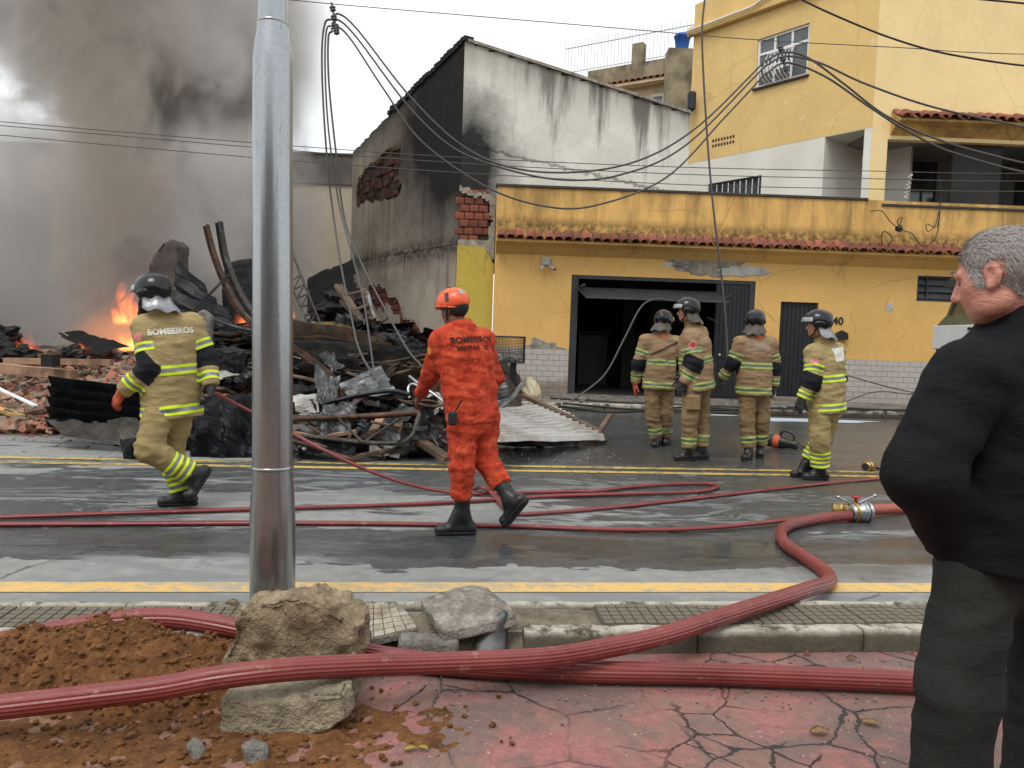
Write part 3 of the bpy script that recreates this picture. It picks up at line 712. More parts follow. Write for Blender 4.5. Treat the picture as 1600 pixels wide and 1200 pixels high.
part('house_number', text_mesh('40', 0.26, 0.008, sign_M(FF, U(1309, 507), -0.012, Z(1309, 507)), 0.004), M_BLKMET, house)
cb = part('security_camera', (lambda b: ([FF.box(b, U(846, 404), U(861, 404), -0.06, -0.001, Z(850, 414), Z(850, 402), 0.008), tube(b, [FF.P(U(848, 418), -0.06, Z(848, 416)), FF.P(U(845, 420), -0.22, Z(845, 422))], 0.035, 8), tube(b, [FF.P(U(858, 418), -0.06, Z(858, 416)), FF.P(U(865, 422), -0.22, Z(865, 422))], 0.035, 8)], b)[1])(BM()), M_PLW, house)
b = BM(); lathe(b, [(0.03, 0), (0.03, 0.02), (0.012, 0.022)], FF.P(U(865.5, 422), -0.225, Z(865, 422)), -FF.n, 8); part('lens', b, M_BLKMET, cb)

# ---- skew side wall of the upper storeys
SP0 = FF.P(u_col, 0.0, 0); SP1 = on_y(1075, 250, 22.9)
SF = Frame((SP0.x, SP0.y, 0), (SP0.x - SP1.x, SP0.y - SP1.y, 0)); SLEN = (Vector((SP1.x, SP1.y, 0)) - SF.o).length
def us(px, py, w=0.0): return SF.uz(px, py, w)
zwb = us(1200, 231)[1]; zct = us(1075, 60)[1]
w0 = us(1182, 100)[0]; w1 = us(1263, 80)[0]; wz0 = us(1182, 138)[1]; wz1 = us(1262, 36)[1]
part('wall', holed_wall(SF, -SLEN, -0.004, zwb, zct + 0.9, [(w0, w1, wz0, wz1)], 0.0, 0.2), M_YELUP, house, label='yellow side wall of the upper storey')
lw = (us(1106, 290)[0], us(1189, 290)[0], us(1106, 312)[1] - 0.6, us(1150, 280)[1])
pr = (us(1287, 250)[0], us(1348, 250)[0], 3.6, us(1320, 208)[1])
part('wall', holed_wall(SF, -SLEN, -0.004, 3.4, zwb, [lw, pr], 0.004, 0.2), M_WHT, house, label='white lower side wall behind the terrace')
# porch recess and its dark inner wall
b = BM(); SF.box(b, pr[0] - 0.1, pr[1] + 0.1, 2.2, 2.3, 3.6, pr[3] + 0.2); SF.box(b, pr[0] - 0.1, pr[0] - 0.002, 0.201, 2.2, 3.6, pr[3] + 0.2); SF.box(b, pr[0], pr[1] + 0.1, 0.201, 2.2, pr[3] + 0.01, pr[3] + 0.1); part('porch_wall', b, M_WHT, house)
b = BM(); SF.box(b, pr[0] + 0.35, pr[0] + 0.6, 1.2, 1.3, us(1300, 233)[1] - 0.1, us(1300, 233)[1]); part('wall_lamp', b, M_WHTF, house)
def make_window(fr, u0, u1, z0, z1, cols, tr, parent, fw=0.06, mat=M_WHTF, w=0.05):
    o = part('window', (lambda b: ([fr.box(b, u0, u0 + fw, w, w + 0.07, z0, z1), fr.box(b, u1 - fw, u1, w, w + 0.07, z0, z1), fr.box(b, u0 + fw, u1 - fw, w, w + 0.07, z0, z0 + fw), fr.box(b, u0 + fw, u1 - fw, w, w + 0.07, z1 - fw, z1)], b)[1])(BM()), mat, parent)
    zt = z0 + (z1 - z0) * tr
    if tr: b = BM(); fr.box(b, u0 + fw, u1 - fw, w + 0.004, w + 0.066, zt, zt + fw); part('transom', b, mat, o)
    for k in range(1, cols):
        uu = u0 + (u1 - u0) * k / cols; b = BM(); fr.box(b, uu - fw / 2, uu + fw / 2, w + 0.008, w + 0.062, z0 + fw, (zt if tr else z1 - fw))
        if tr: fr.box(b, uu - fw / 2, uu + fw / 2, w + 0.008, w + 0.062, zt + fw, z1 - fw)
        part('mullion', b, mat, o)
    for k in range(cols):
        ua, ub = u0 + (u1 - u0) * k / cols + fw / 2, u0 + (u1 - u0) * (k + 1) / cols - fw / 2
        for za, zb_ in (((z0 + fw / 2, zt), (zt + fw, z1 - fw / 2)) if tr else ((z0 + fw / 2, z1 - fw / 2),)):
            b = BM(); fr.box(b, ua, ub, w + 0.03, w + 0.036, za, zb_); part('pane', b, M_GLASS, o)
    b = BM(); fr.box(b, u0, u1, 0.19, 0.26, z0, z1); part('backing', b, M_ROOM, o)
    return o
wo_ = make_window(SF, w0, w1, wz0, wz1, 3, 0.66, house)
b = BM(); SF.box(b, w0 - 0.06, w1 + 0.06, -0.07, 0.04, wz0 - 0.06, wz0 - 0.002, 0.006); part('sill', b, M_COPING, wo_)
# bellied wrought-iron grille
gw0, gw1 = w0 + (w1 - w0) * 0.22, w0 + (w1 - w0) * 0.72; gz0_, gz1_ = wz0 + 0.02, wz0 + (wz1 - wz0) * 0.64
for k in range(8):
    uu = gw0 + (gw1 - gw0) * k / 7
    pts = catmull([SF.P(uu, 0.03, gz1_), SF.P(uu - 0.06, -0.03, gz1_ - 0.25), SF.P(uu + 0.03, -0.05, gz1_ - 0.5), SF.P(uu - 0.05, -0.22, gz0_ + 0.42), SF.P(uu, -0.24, gz0_ + 0.15), SF.P(uu, 0.03, gz0_)], 4)
    b = BM(); tube(b, pts, 0.014, 6); part('grille_bar', b, M_WHTF, wo_)
for zz_, ww in ((gz1_ - 0.02, -0.005), (gz0_ + 0.38, -0.225)):
    b = BM(); tube(b, [SF.P(gw0, ww, zz_), SF.P(gw1, ww, zz_)], 0.013, 6); part('grille_bar', b, M_WHTF, wo_)
lwo = make_window(SF, lw[0], lw[1], lw[2], lw[3], 3, 0.0, house, 0.06, M_DKMET, 0.06)
for k in range(9):
    uu = lw[0] + 0.1 + (lw[1] - lw[0] - 0.2) * k / 8; b = BM(); tube(b, [SF.P(uu, 0.03, lw[2]), SF.P(uu, 0.03, lw[3] - 0.06)], 0.014, 6); part('grille_bar', b, M_WHTF, lwo)
# cornice band and pipe near the roof
b = BM(); SF.box(b, -SLEN - 0.12, -0.004, -0.16, -0.004, zct - 0.02, zct + 0.22, 0.01); part('cornice', b, M_YELUP, house)
b = BM(); tube(b, [SF.P(-SLEN - 0.1, -0.22, zct + 0.10), SF.P(-SLEN * 0.62, -0.22, zct + 0.12), SF.P(-SLEN * 0.4, -0.22, zct + 0.45)], 0.03, 8); part('gutter_pipe', b, M_WHTF, house)
# rows of small vent bricks
vu0, vu1 = us(1113, 222)[0], us(1149, 222)[0]
for r_ in range(2):
    for k in range(8):
        uu = vu0 + (vu1 - vu0) * k / 8; zz_ = us(1113, 220 + r_ * 8)[1]
        b = BM(); SF.box(b, uu, uu + (vu1 - vu0) / 8 * 0.62, -0.004, 0.02, zz_ - 0.05, zz_ + 0.03); part('vent_slot', b, M_BLKMET, house)
# drip of the wall's bottom edge; terrace floor
b = BM()
q0 = FF.P(u_l + 0.2, 0.221, 0); q1 = FF.P(u_col, 0.221, 0); q2 = SP1 + Vector((0, 0.4, 0)); q3 = FF.P(u_l + 0.2, 5.2, 0)
prism(b, [Vector((q.x, q.y, 3.9)) for q in (q0, q1, q2, q3)], (0, 0, 0.12)); part('terrace_floor', b, M_CONC, house)
# veranda behind the street opening
b = BM(); vz0, vz1 = ver[2] - 0.9, ver[3] + 0.25
box(b, (ver[0] - 0.1, 3.0, vz0), (ver[1] + 0.5, 3.1, vz1), FF.M()); box(b, (ver[0] - 0.25, 0.22, vz1 - 0.02), (ver[1] + 0.5, 3.1, vz1 + 0.1), FF.M()); box(b, (ver[0] - 0.25, 0.22, vz0 - 0.1), (ver[1] + 0.5, 3.1, vz0), FF.M())
box(b, (ver[1] + 0.4, 0.22, vz0), (ver[1] + 0.5, 3.1, vz1), FF.M())
part('veranda_wall', b, M_GREYW, house)
b = BM(); FF.box(b, U(1384, 250) - 0.05, U(1384, 250) + 0.1, 0.221, 0.4, vz0, vz1 - 0.02); part('veranda_pillar', b, M_WHT, house)
for (p0, p1, q0_, q1_, cols) in ((1396, 1463, 250, 330, 3), (1537, 1562, 281, 340, 1), (1588, 1640, 281, 340, 2)):
    ua, ub = U(p0, 280, 2.95), U(p1, 280, 2.95); make_window(FF, ua, ub, Z(p0, q1_, 2.95) - 0.3, Z(p0, q0_, 2.95), cols, 0.75 if cols == 3 else 0, house, 0.05, M_DKMET, 2.93)
# black lamp box on the wall corner
b = BM(); p_ = on_y(1078, 160, 22.7); box(b, (p_.x - 0.1, p_.y - 0.25, p_.z - 0.28), (p_.x + 0.13, p_.y, p_.z + 0.26), bev=0.05); part('floodlight', b, M_BLKMET, house)

# ================================================================== burnt building next door
def plaster_sheet(fr, u0, u1, z0, ztop, hole, w, th, cell=0.07, jit=0.02, seed=0):
    nu = int((u1 - u0) / cell) + 1; zmax = max(ztop(u0 + (u1 - u0) * i / 20) for i in range(21)); nz__ = int((zmax - z0) / cell) + 1
    du = (u1 - u0) / nu; b = BM(); V = {}
    def ins(i, j):
        if not (0 <= i < nu and 0 <= j < nz__): return False
        u, z = u0 + (i + 0.5) * du, z0 + (j + 0.5) * cell
        return z < ztop(u) and not hole(u, z)
    I = [[ins(i, j) for j in range(nz__)] for i in range(nu)]
    g_ = lambda i, j: 0 <= i < nu and 0 <= j < nz__ and I[i][j]
    def v(i, j, s_):
        k = (i, j, s_)
        if k not in V:
            inner = g_(i, j) and g_(i - 1, j) and g_(i, j - 1) and g_(i - 1, j - 1)
            u, z = u0 + i * du, z0 + j * cell; z = min(z, ztop(u))
            if not inner and 0 < i < nu:
                u += jit * mnoise.noise(Vector((i * 1.7, j * 1.7, seed))); z += jit * mnoise.noise(Vector((i * 1.7 + 9, j * 1.7, seed)))
            V[k] = b.verts.new(fr.P(u, w + (th if s_ else 0), z))
        return V[k]
    for i in range(nu):
        for j in range(nz__):
            if not I[i][j]: continue
            f = b.faces.new((v(i, j, 0), v(i + 1, j, 0), v(i + 1, j + 1, 0), v(i, j + 1, 0)))
            for (di, dj, p, q) in ((-1, 0, (i, j + 1), (i, j)), (1, 0, (i + 1, j), (i + 1, j + 1)), (0, -1, (i, j), (i + 1, j)), (0, 1, (i + 1, j + 1), (i, j + 1))):
                if not g_(i + di, j + dj): b.faces.new((v(*q, 0), v(*p, 0), v(*p, 1), v(*q, 1)))
    return b
BN = on_y(719, 300, 18.9); BF = on_y(550, 300, 24.9)
BS = Frame((BN.x, BN.y, 0), (BN.x - BF.x, BN.y - BF.y, 0)); BLEN = (Vector((BF.x - BN.x, BF.y - BN.y, 0))).length
def bs(px, py, w=0.0): return BS.uz(px, py, w)
zr0 = bs(719, 68)[1]; zr1 = bs(552, 236)[1]
rooft = lambda u: zr0 + (zr1 - zr0) * (-u / BLEN) + 0.05 * fbm((u * 2, 0, 3), 1.5, 4)
def soot_mat(name, base, base2, white=False):
    a = NM(name); v = a.co(); x = a.xyz()
    n1 = a.noise(0.8, 8, 0.7); n2 = a.noise(6, 7, 0.7); st = a.noise(1.2, 8, 0.72, a.map(v, (2.2, 2.2, 0.16)))
    c = a.mix(a.rng(n1, 0.35, 0.65), S(*base), S(*base2)); c = a.mix(a.rng(n2, 0.45, 0.8, 0, 0.35), c, tuple(k * 0.7 for k in S(*base)[:3]))
    if white:
        top = a.rng(a.math('ADD', a.attr('htop'), a.math('MULTIPLY', n2, 0.5)), 0.15, 1.2, 1, 0)
        c = a.mix(a.math('MULTIPLY', top, 0.55), c, S(120, 112, 98))
        fine = a.noise(1.1, 7, 0.70, a.map(v, (1.1, 1.1, 0.10)))
        run = a.math('MULTIPLY', a.rng(a.math('ADD', fine, a.rng(a.attr('htop'), 0.0, 2.6, 0.20, -0.02)), 0.60, 0.72), a.rng(x[0], -0.9, 0.8, 0.25, 1))
        c = a.mix(a.math('MULTIPLY', run, 0.74), c, S(50, 47, 44))
        ck = a.math('ABSOLUTE', a.math('ADD', a.math('SUBTRACT', x[2], a.math('MULTIPLY_ADD', a.math('SUBTRACT', x[0], BN.x + 0.7), -0.19, 5.95)), a.math('MULTIPLY', a.math('SUBTRACT', n2, 0.5), 0.35)))
        c = a.mix(a.rng(ck, 0.0, 0.06, 0.75, 0), c, S(62, 58, 50))
    else:
        run = a.rng(a.math('ADD', st, 0.0), 0.50, 0.70); c = a.mix(a.math('MULTIPLY', run, 0.5), c, S(84, 70, 58))
        c = a.mix(a.rng(a.noise(0.9, 5, 0.6, a.map(v, (3, 3, 0.2), loc=(8, 2, 1))), 0.56, 0.7, 0, 0.5), c, S(112, 82, 56))
    # soot thrown on the wall by the fire: densest by the upper part of the corner
    dx = a.math('SUBTRACT', x[0], BN.x + (0.25 if white else -0.2)); dz = a.math('SUBTRACT', x[2], 5.6 if white else 7.0)
    dist = a.math('SQRT', a.math('ADD', a.math('POWER', a.math('MULTIPLY', dx, 1.0 if white else 0.85), 2), a.math('POWER', a.math('MULTIPLY', dz, 0.62 if white else 0.58), 2)))
    so_ = a.rng(a.math('ADD', dist, a.math('MULTIPLY', a.math('SUBTRACT', n1, 0.5), 0.9)), 0.5 if white else 1.1, 1.35 if white else 2.7, 0.97, 0)
    c = a.mix(so_, c, S(26, 25, 26))
    if not white:
        for zl, hw, am in ((Z(640, 400) + 0.9, 0.45, 0.5),):
            pass
        led = a.rng(a.math('ABSOLUTE', a.math('SUBTRACT', x[2], Z_LEDGE - 0.05)), 0.05, 0.45, 0.8, 0, True); c = a.mix(a.math('MULTIPLY', led, a.rng(n2, 0.3, 0.6)), c, S(34, 31, 30))
        top = a.rng(a.attr('htop'), 0.0, 0.45, 0.75, 0); c = a.mix(top, c, S(44, 42, 40))
    return a.bsdf(c, 0.92, 0, a.bump(a.math('ADD', n2, a.math('MULTIPLY', a.noise(40, 4), 0.4)), 0.5, 0.025), 0.2)
Z_LEDGE = bs(700, 383)[1]
M_SOOT = soot_mat('sooty_grey_render', (160, 150, 136), (188, 178, 162))
M_WSOOT = soot_mat('stained_white_render', (204, 202, 190), (222, 220, 208), True)
M_BRICK = simple('clay_brick', S(132, 74, 56), 0.92, var=0.3, scale=8, bump=0.6, bscale=45, dark=S(44, 34, 30), dscale=3.0, damt=0.75, perobj=0.35)
M_MORTAR = simple('sooty_mortar', S(70, 58, 50), 0.95, var=0.3, bump=0.7, bscale=30, bdist=0.02)
burnt = thing('burnt_building', 'burnt-out building with sooty side wall, exposed bricks and streaked white gable', 'building', (BN.x, BN.y, 0))
hx0, hz0 = bs(556, 325); hx1, hz1 = bs(628, 222)
def hole_a(u, z):
    q = fbm((u * 0.9, z * 0.9, 4), 1.3, 4) * 0.35
    m = max(hx0 - u, u - hx1, hz0 - z, z - hz1 + 0.25 * (hx1 - u) * 0.4); return m + q * 0.7 < -0.05
p_steps = [bs(*p) for p in ((560, 452), (598, 448), (622, 470), (632, 490), (652, 505), (690, 535), (716, 560))]
def zbreak(u):
    if u <= p_steps[0][0]: return p_steps[0][1]
    for (a_, za), (c_, zc) in zip(p_steps, p_steps[1:]):
        if a_ <= u <= c_: return za + (zc - za) * (u - a_) / max(c_ - a_, 1e-6)
    return p_steps[-1][1]
def hole_b(u, z):
    d = zbreak(u) - z + 0.20 * fbm((u * 2, z * 2, 7), 1.2, 3)
    if d <= 0: return False
    # render flaked off a band under the break; below that it is still on the wall
    return d < 0.55 + 0.35 * fbm((u, z, 2), 1.1, 3)
ht = lambda o, fr, top: None
def add_htop(o, fr, topf):
    me = o.data; at = me.attributes.new('htop', 'FLOAT', 'POINT'); M_ = fr.M().inverted()
    at.data.foreach_set('value', [topf((M_ @ v.co).x) - v.co.z for v in me.vertices])
core = part('wall', (lambda b: (prism(b, [BS.P(0, 0.06, -0.05), BS.P(-BLEN, 0.06, -0.05), BS.P(-BLEN, 0.06, zr1 - 0.06), BS.P(0, 0.06, zr0 - 0.06)], BS.n * 0.2), b)[1])(BM()), M_MORTAR, burnt)
o = part('render_coat', plaster_sheet(BS, -BLEN, 0.0, Z_LEDGE, rooft, hole_a, 0.0, 0.058), M_SOOT, burnt); add_htop(o, BS, rooft)
o = part('render_coat', plaster_sheet(BS, -BLEN - 0.05, 0.0, -0.05, lambda u: Z_LEDGE - 0.002, hole_b, -0.05, 0.108, seed=4), M_SOOT, burnt); add_htop(o, BS, lambda u: 99)
bb = BM(); box(bb, (-0.108, -0.03, -0.082), (0.108, 0.03, 0.082), bev=0.012); me_b = to_mesh('brick', bb); me_b.materials.append(M_BRICK)
rnd = random.Random(11)
def lay(fr, u0, u1, z0, z1, test, w, parent, jig=0.025, skip=0.08):
    r_ = 0; z = z0
    while z < z1:
        u = u0 - (0.115 if r_ % 2 else 0)
        while u < u1:
            if test(u + 0.11, z + 0.09) and rnd.random() > skip:
                o = link('brick', me_b); o.location = fr.P(u + 0.11, w + rnd.uniform(-jig, jig), z + 0.09); o.rotation_euler = (rnd.uniform(-0.05, 0.05), rnd.uniform(-0.04, 0.04), math.atan2(fr.d.y, fr.d.x) + rnd.uniform(-0.05, 0.05)); adopt(o, parent)
            u += 0.23
        z += 0.18; r_ += 1
M_BRICKS = simple('sooty_brick', S(92, 58, 46), 0.92, var=0.35, scale=6, bump=0.6, bscale=45, dark=S(30, 26, 25), dscale=2.2, damt=0.9, perobj=0.45)
me_clean = me_b; me_b = me_b.copy(); me_b.materials[0] = M_BRICKS
lay(BS, hx0 - 0.2, hx1 + 0.2, hz0 - 0.2, hz1 + 0.3, hole_a, 0.05, core, 0.05, 0.28)
me_b = me_clean
lay(BS, -BLEN, 0.0, 0.3, zbreak(-BLEN) + 0.4, hole_b, 0.02, core, 0.03, 0.05)
# white gable wall towards the street
GF = Frame((BN.x, BN.y, 0), FD)
GFL = GF.uz(1079, 177)[0]
zg = lambda u: zr0 + (GF.uz(1075, 177)[1] - zr0) * u / GF.uz(1075, 177)[0]
o = part('gable_wall', plaster_sheet(GF, 0.0, GFL, 3.0, lambda u: zg(u) - 0.001, lambda u, z: False, 0.004, 0.25, 0.12), M_WSOOT, burnt); add_htop(o, GF, zg)
b = BM(); prism(b, [GF.P(-0.02, -0.06, zg(0)), GF.P(GFL, -0.06, zg(GFL)), GF.P(GFL, -0.06, zg(GFL) + 0.07), GF.P(-0.02, -0.06, zg(0) + 0.07)], GF.n * 0.36); part('coping', b, M_PLAST, burnt)
# ragged remains of the torn party wall between the two houses
TF = Frame(FF.P(0, 0.3, 0), FD)
tu0 = TF.uz(717, 330)[0]; tu1 = u_l - 0.02; ztn = TF.uz(740, 292)[1]
torn_top = lambda u: ztn - 0.25 * abs(u - tu0) + 0.1 * fbm((u * 4, 1, 1), 1.5, 3)
zy = TF.uz(745, 385)[1]
part('torn_wall', plaster_sheet(TF, tu0, tu1, zy - 0.3, torn_top, lambda u, z: z < torn_top(u) - 0.1 - 0.2 * abs(mnoise.noise(Vector((u * 5, z * 3, 2)))) and u < tu1 - 0.12 - 0.08 * fbm((u, z * 3, 3), 1.5, 3) and z > zy + 0.15, 0.0, 0.1, 0.05, 0.03), M_PLAST, burnt)
b = BM(); prism(b, [TF.P(tu0, 0.12, 0.1), TF.P(tu1, 0.12, 0.1), TF.P(tu1, 0.12, torn_top(tu1) - 0.1), TF.P(tu0, 0.12, torn_top(tu0) - 0.1)], TF.n * 0.15); core2 = part('wall', b, M_MORTAR, burnt)
lay(TF, tu0 + 0.02, tu1 - 0.2, zy + 0.1, ztn - 0.15, lambda u, z: tu0 < u < tu1 - 0.1, 0.09, core2, 0.025, 0.06)
M_OLIVE = wall_mat('olive_yellow_paint', (196, 172, 78), 0.25, 3.7, grime=(120, 98, 40))
b = BM(); prism(b, [TF.P(tu0 - 0.01, -0.1, 0.1), TF.P(tu1 + 0.0, -0.1, 0.1), TF.P(tu1, -0.1, zy - 0.42), TF.P(tu1 - 0.25, -0.1, zy - 0.02), TF.P(tu0 - 0.01, -0.1, zy)], TF.n * 0.19); part('painted_pier', b, M_OLIVE, burnt, label='olive yellow street pier of the burnt building')
# soot-black post and charred roof edge scraps on top
b = BM()
for k in range(26):
    u = -BLEN * (k / 26.0) * 0.62; d = 0.08 + 0.1 * abs(mnoise.noise(Vector((k * 0.9, 0, 0))))
    box(b, (u - 0.14, -0.05, rooft(u) - 0.03), (u + 0.1, 0.2, rooft(u) + d), BS.M())
M_CHAR = simple('charred_black', S(24, 23, 23), 0.85, var=0.4, scale=5, bump=0.8, bscale=25, bdist=0.02)
part('charred_roof_edge', b, M_CHAR, burnt)

# ================================================================== back buildings
M_BACKW = simple('weathered_back_wall', S(176, 164, 146), 0.9, var=0.15, scale=0.5, bump=0.3, bscale=8, bdist=0.03, dark=S(140, 112, 72), dscale=0.5, damt=0.6)
M_BACKD = simple('dark_cement_band', S(98, 92, 86), 0.9, var=0.25, scale=1.2, bump=0.3, dark=S(50, 46, 44), dscale=0.8, damt=0.7)
yb = 31.0
pz = on_y(505, 288, yb).z; pt = on_y(505, 242, yb).z; xl = on_y(-160, 300, yb).x; xr = on_y(640, 300, yb).x
back = thing('back_warehouse', 'long weathered concrete warehouse wall behind the smoke', 'building', ((xl + xr) / 2, yb, 0))
b = BM(); box(b, (xl, yb, 0), (xr, yb + 0.4, pz)); part('wall', b, M_BACKW, back)
b = BM(); box(b, (xl, yb - 0.08, pz + 0.002), (xr, yb + 0.4, pt)); part('cement_band', b, M_BACKD, back)
b = BM(); box(b, (xl, yb - 0.15, pt), (xr, yb + 0.45, pt + 0.06)); part('coping', b, M_COPING, back)
# cream house with roof terrace and railing
CD = 28.0
cream = thing('cream_house', 'cream house with tiled eave, roof terrace and thin white railing', 'house', (on_y(1000, 150, CD).x, CD, 0))
M_CREAM = simple('cream_paint', S(224, 200, 164), 0.85, var=0.08, scale=1, bump=0.2, dark=S(170, 144, 106), dscale=0.8, damt=0.4)
M_OLDC = simple('old_mossy_parapet', S(140, 128, 104), 0.92, var=0.25, scale=2, bump=0.5, dark=S(62, 54, 42), dscale=1.5, damt=0.8)
# the wall recedes to the left: frame from right (near) to left (far)
CR = Frame((on_y(1085, 90, CD).x, CD, 0), Vector((1.0, -0.62, 0)))
c0 = CR.uz(925, 130)[0]; zc0 = CR.uz(1000, 132)[1]; zc1 = CR.uz(1000, 112)[1]
b = BM(); CR.box(b, c0, 1.2, 0.0, 0.3, 0.0, zc0 - 0.02); part('wall', b, M_CREAM, cream)
b = BM(); CR.box(b, c0 - 0.2, 1.2, 0.02, 0.28, zc0 - 0.02, zc1 + 0.35); part('parapet', b, M_OLDC, cream)
b = BM(); CR.box(b, c0 - 0.25, 1.2, -0.5, 0.02, zc0 - 0.12, zc0 - 0.03); ev2 = part('eave', b, M_CREAM, cream)
me_rt = [m for m in bpy.data.meshes if m.name.startswith('roof_tile')][0]
n = int((1.2 - c0) / 0.24)
for k in range(n):
    o = link('roof_tile', me_rt); o.location = CR.P(c0 + 0.24 * k, -0.55, zc0 - 0.03); o.rotation_euler = (0.35, 0, math.atan2(CR.d.y, CR.d.x)); adopt(o, ev2)
pcu = CR.uz(996, 90)[0]; b = BM(); CR.box(b, pcu - 0.22, pcu + 0.22, -0.03, 0.3, zc1 - 0.3, CR.uz(996, 67)[1], 0.02); part('parapet_post', b, M_OLDC, cream)
zr_ = CR.uz(1000, 100)[1] + 0.2; zt_ = CR.uz(1040, 44)[1]
M_RAIL = simple('thin_white_rail', S(200, 202, 204), 0.5, var=0.1, bump=0.0)
uL = CR.uz(880, 100)[0]
rail = part('railing', (lambda b: (tube(b, [CR.P(uL, 0.15, zt_), CR.P(1.2, 0.15, zt_)], 0.022, 6), tube(b, [CR.P(uL, 0.15, zr_), CR.P(1.2, 0.15, zr_)], 0.018, 6), b)[2])(BM()), M_RAIL, cream)
for k in range(46):
    u = uL + (1.2 - uL) * k / 46; b = BM(); tube(b, [CR.P(u, 0.15, zr_ - 0.25), CR.P(u, 0.15, zt_ + 0.25)], 0.011, 5); part('rail_bar', b, M_RAIL, rail)
cw = (CR.uz(1018, 155)[0], CR.uz(1056, 155)[0], CR.uz(1040, 185)[1], CR.uz(1040, 146)[1])
make_window(CR, cw[0], cw[1], cw[2], cw[3], 2, 0.6, cream, 0.08, M_WHTF, -0.05)
p_ = on_y(1066, 66, 26.5)
tk = thing('water_tank', 'small bright blue plastic water tank on the roof terrace', 'tank', (p_.x, p_.y, p_.z - 0.3))
b = BM(); lathe(b, [(0.2, -0.3), (0.26, 0.12), (0.28, 0.13), (0.28, 0.17)], p_, seg=18); part('body', b, simple('blue_plastic', S(38, 92, 170), 0.45, var=0.1), tk)
b = BM(); lathe(b, [(0.29, 0.17), (0.26, 0.24), (0.06, 0.28), (0.0, 0.28)], p_, seg=18); part('lid', b, bpy.data.materials['blue_plastic'], tk)
b = BM(); box(b, (p_.x - 0.5, p_.y - 0.3, 0.0), (p_.x + 0.5, p_.y + 0.3, p_.z - 0.3)); part('stair_tower', b, M_OLDC, cream)

# ================================================================== unseen houses added behind the camera to darken reflections in the steel post
M_NEAR = simple('grey_render', S(112, 106, 98), 0.9, var=0.15, scale=0.8, bump=0.2, dark=S(80, 74, 66), dscale=0.6, damt=0.5)
for k, (x0, x1, hh_, lab) in enumerate(((-22, -9, 6.2, 'unseen grey two-storey house added behind the red path, far left plot'), (-8.8, 5.0, 7.4, 'tallest unseen grey house added behind the red path'), (5.2, 20, 5.8, 'low unseen grey house added behind the red path, right plot'))):
    hs_ = thing('unseen_house', lab, 'house', ((x0 + x1) / 2, -13, 0)); NF = Frame((x0, -12.5, 0), (1, 0, 0)); L_ = x1 - x0
    hl = [(u, u + 1.3, z, z + 1.3) for z in (1.0, 4.0) for u in (1.5, 4.2, 6.9, 9.6) if u + 1.5 < L_ and z + 1.5 < hh_]
    b = holed_wall(NF, 0, L_, 0, hh_, hl, -0.3, 0.0); part('wall', b, M_NEAR, hs_)
    b = BM(); box(b, (x0 - 0.2, -13.3, hh_), (x1 + 0.2, -12.2, hh_ + 0.2)); part('roof_edge', b, M_COPING, hs_)
    for h in hl: b = BM(); box(b, (x0 + h[0], -12.72, h[2]), (x0 + h[1], -12.68, h[3])); part('window', b, M_GLASS, hs_)
# ================================================================== STREET THINGS: post, hoses, stones, soil
# --- galvanised lamp post
def galv():
    a = NM('galvanised_steel'); n1 = a.noise(2.5, 6, 0.65, a.map(None, (1, 1, 0.25))); n2 = a.voro(45); sc = a.noise(9, 7, 0.75, a.map(None, (4, 4, 0.35)))
    c = a.mix(n1, S(146, 150, 152), S(178, 182, 184)); c = a.mix(a.math('MULTIPLY', n2, 0.25), c, S(120, 124, 128))
    c = a.mix(a.rng(sc, 0.62, 0.70, 0, 0.5), c, S(90, 92, 94))
    return a.bsdf(c, a.rng(n1, 0.3, 0.7, 0.17, 0.30), 0.93, a.bump(a.noise(5, 3, 0.5, a.map(None, (2.5, 2.5, 0.3))), 0.12, 0.01))
M_GALV = galv()
PY = 3.73
def pole_at(py): return on_y(426, py, PY)
pb = pole_at(936); pt_ = pole_at(-160); ax = (pt_ - pb).normalized()
def ph(py): return (pole_at(py) - pb).length
kp = PY / 1200.0
pole = thing('lamp_post', 'tall galvanised steel post standing in the broken median', 'post', pb)
b = BM(); lathe(b, [(35 * kp, -0.12), (35 * kp, ph(812)), (33.5 * kp, ph(780)), (31.2 * kp, ph(742)), (31 * kp, ph(730))], pb, ax, 40); part('base_section', b, M_GALV, pole)
b = BM(); lathe(b, [(31 * kp, ph(729.9)), (29.5 * kp, ph(98)), (28.2 * kp, ph(80)), (23.6 * kp, ph(48)), (23 * kp, ph(38))], pb, ax, 40); part('middle_section', b, M_GALV, pole)
b = BM(); lathe(b, [(22 * kp, ph(40)), (20.5 * kp, ph(-160))], pb, ax, 40); part('upper_section', b, M_GALV, pole)
b = BM(); lathe(b, [(30.5 * kp, ph(734)), (32.2 * kp, ph(732)), (32.2 * kp, ph(729)), (30.5 * kp, ph(727))], pb, ax, 40); part('weld_ring', b, M_GALV, pole)
b = BM(); lathe(b, [(22 * kp, ph(41)), (23.6 * kp, ph(39)), (23.6 * kp, ph(36)), (21.5 * kp, ph(34))], pb, ax, 40); part('weld_ring', b, M_GALV, pole)

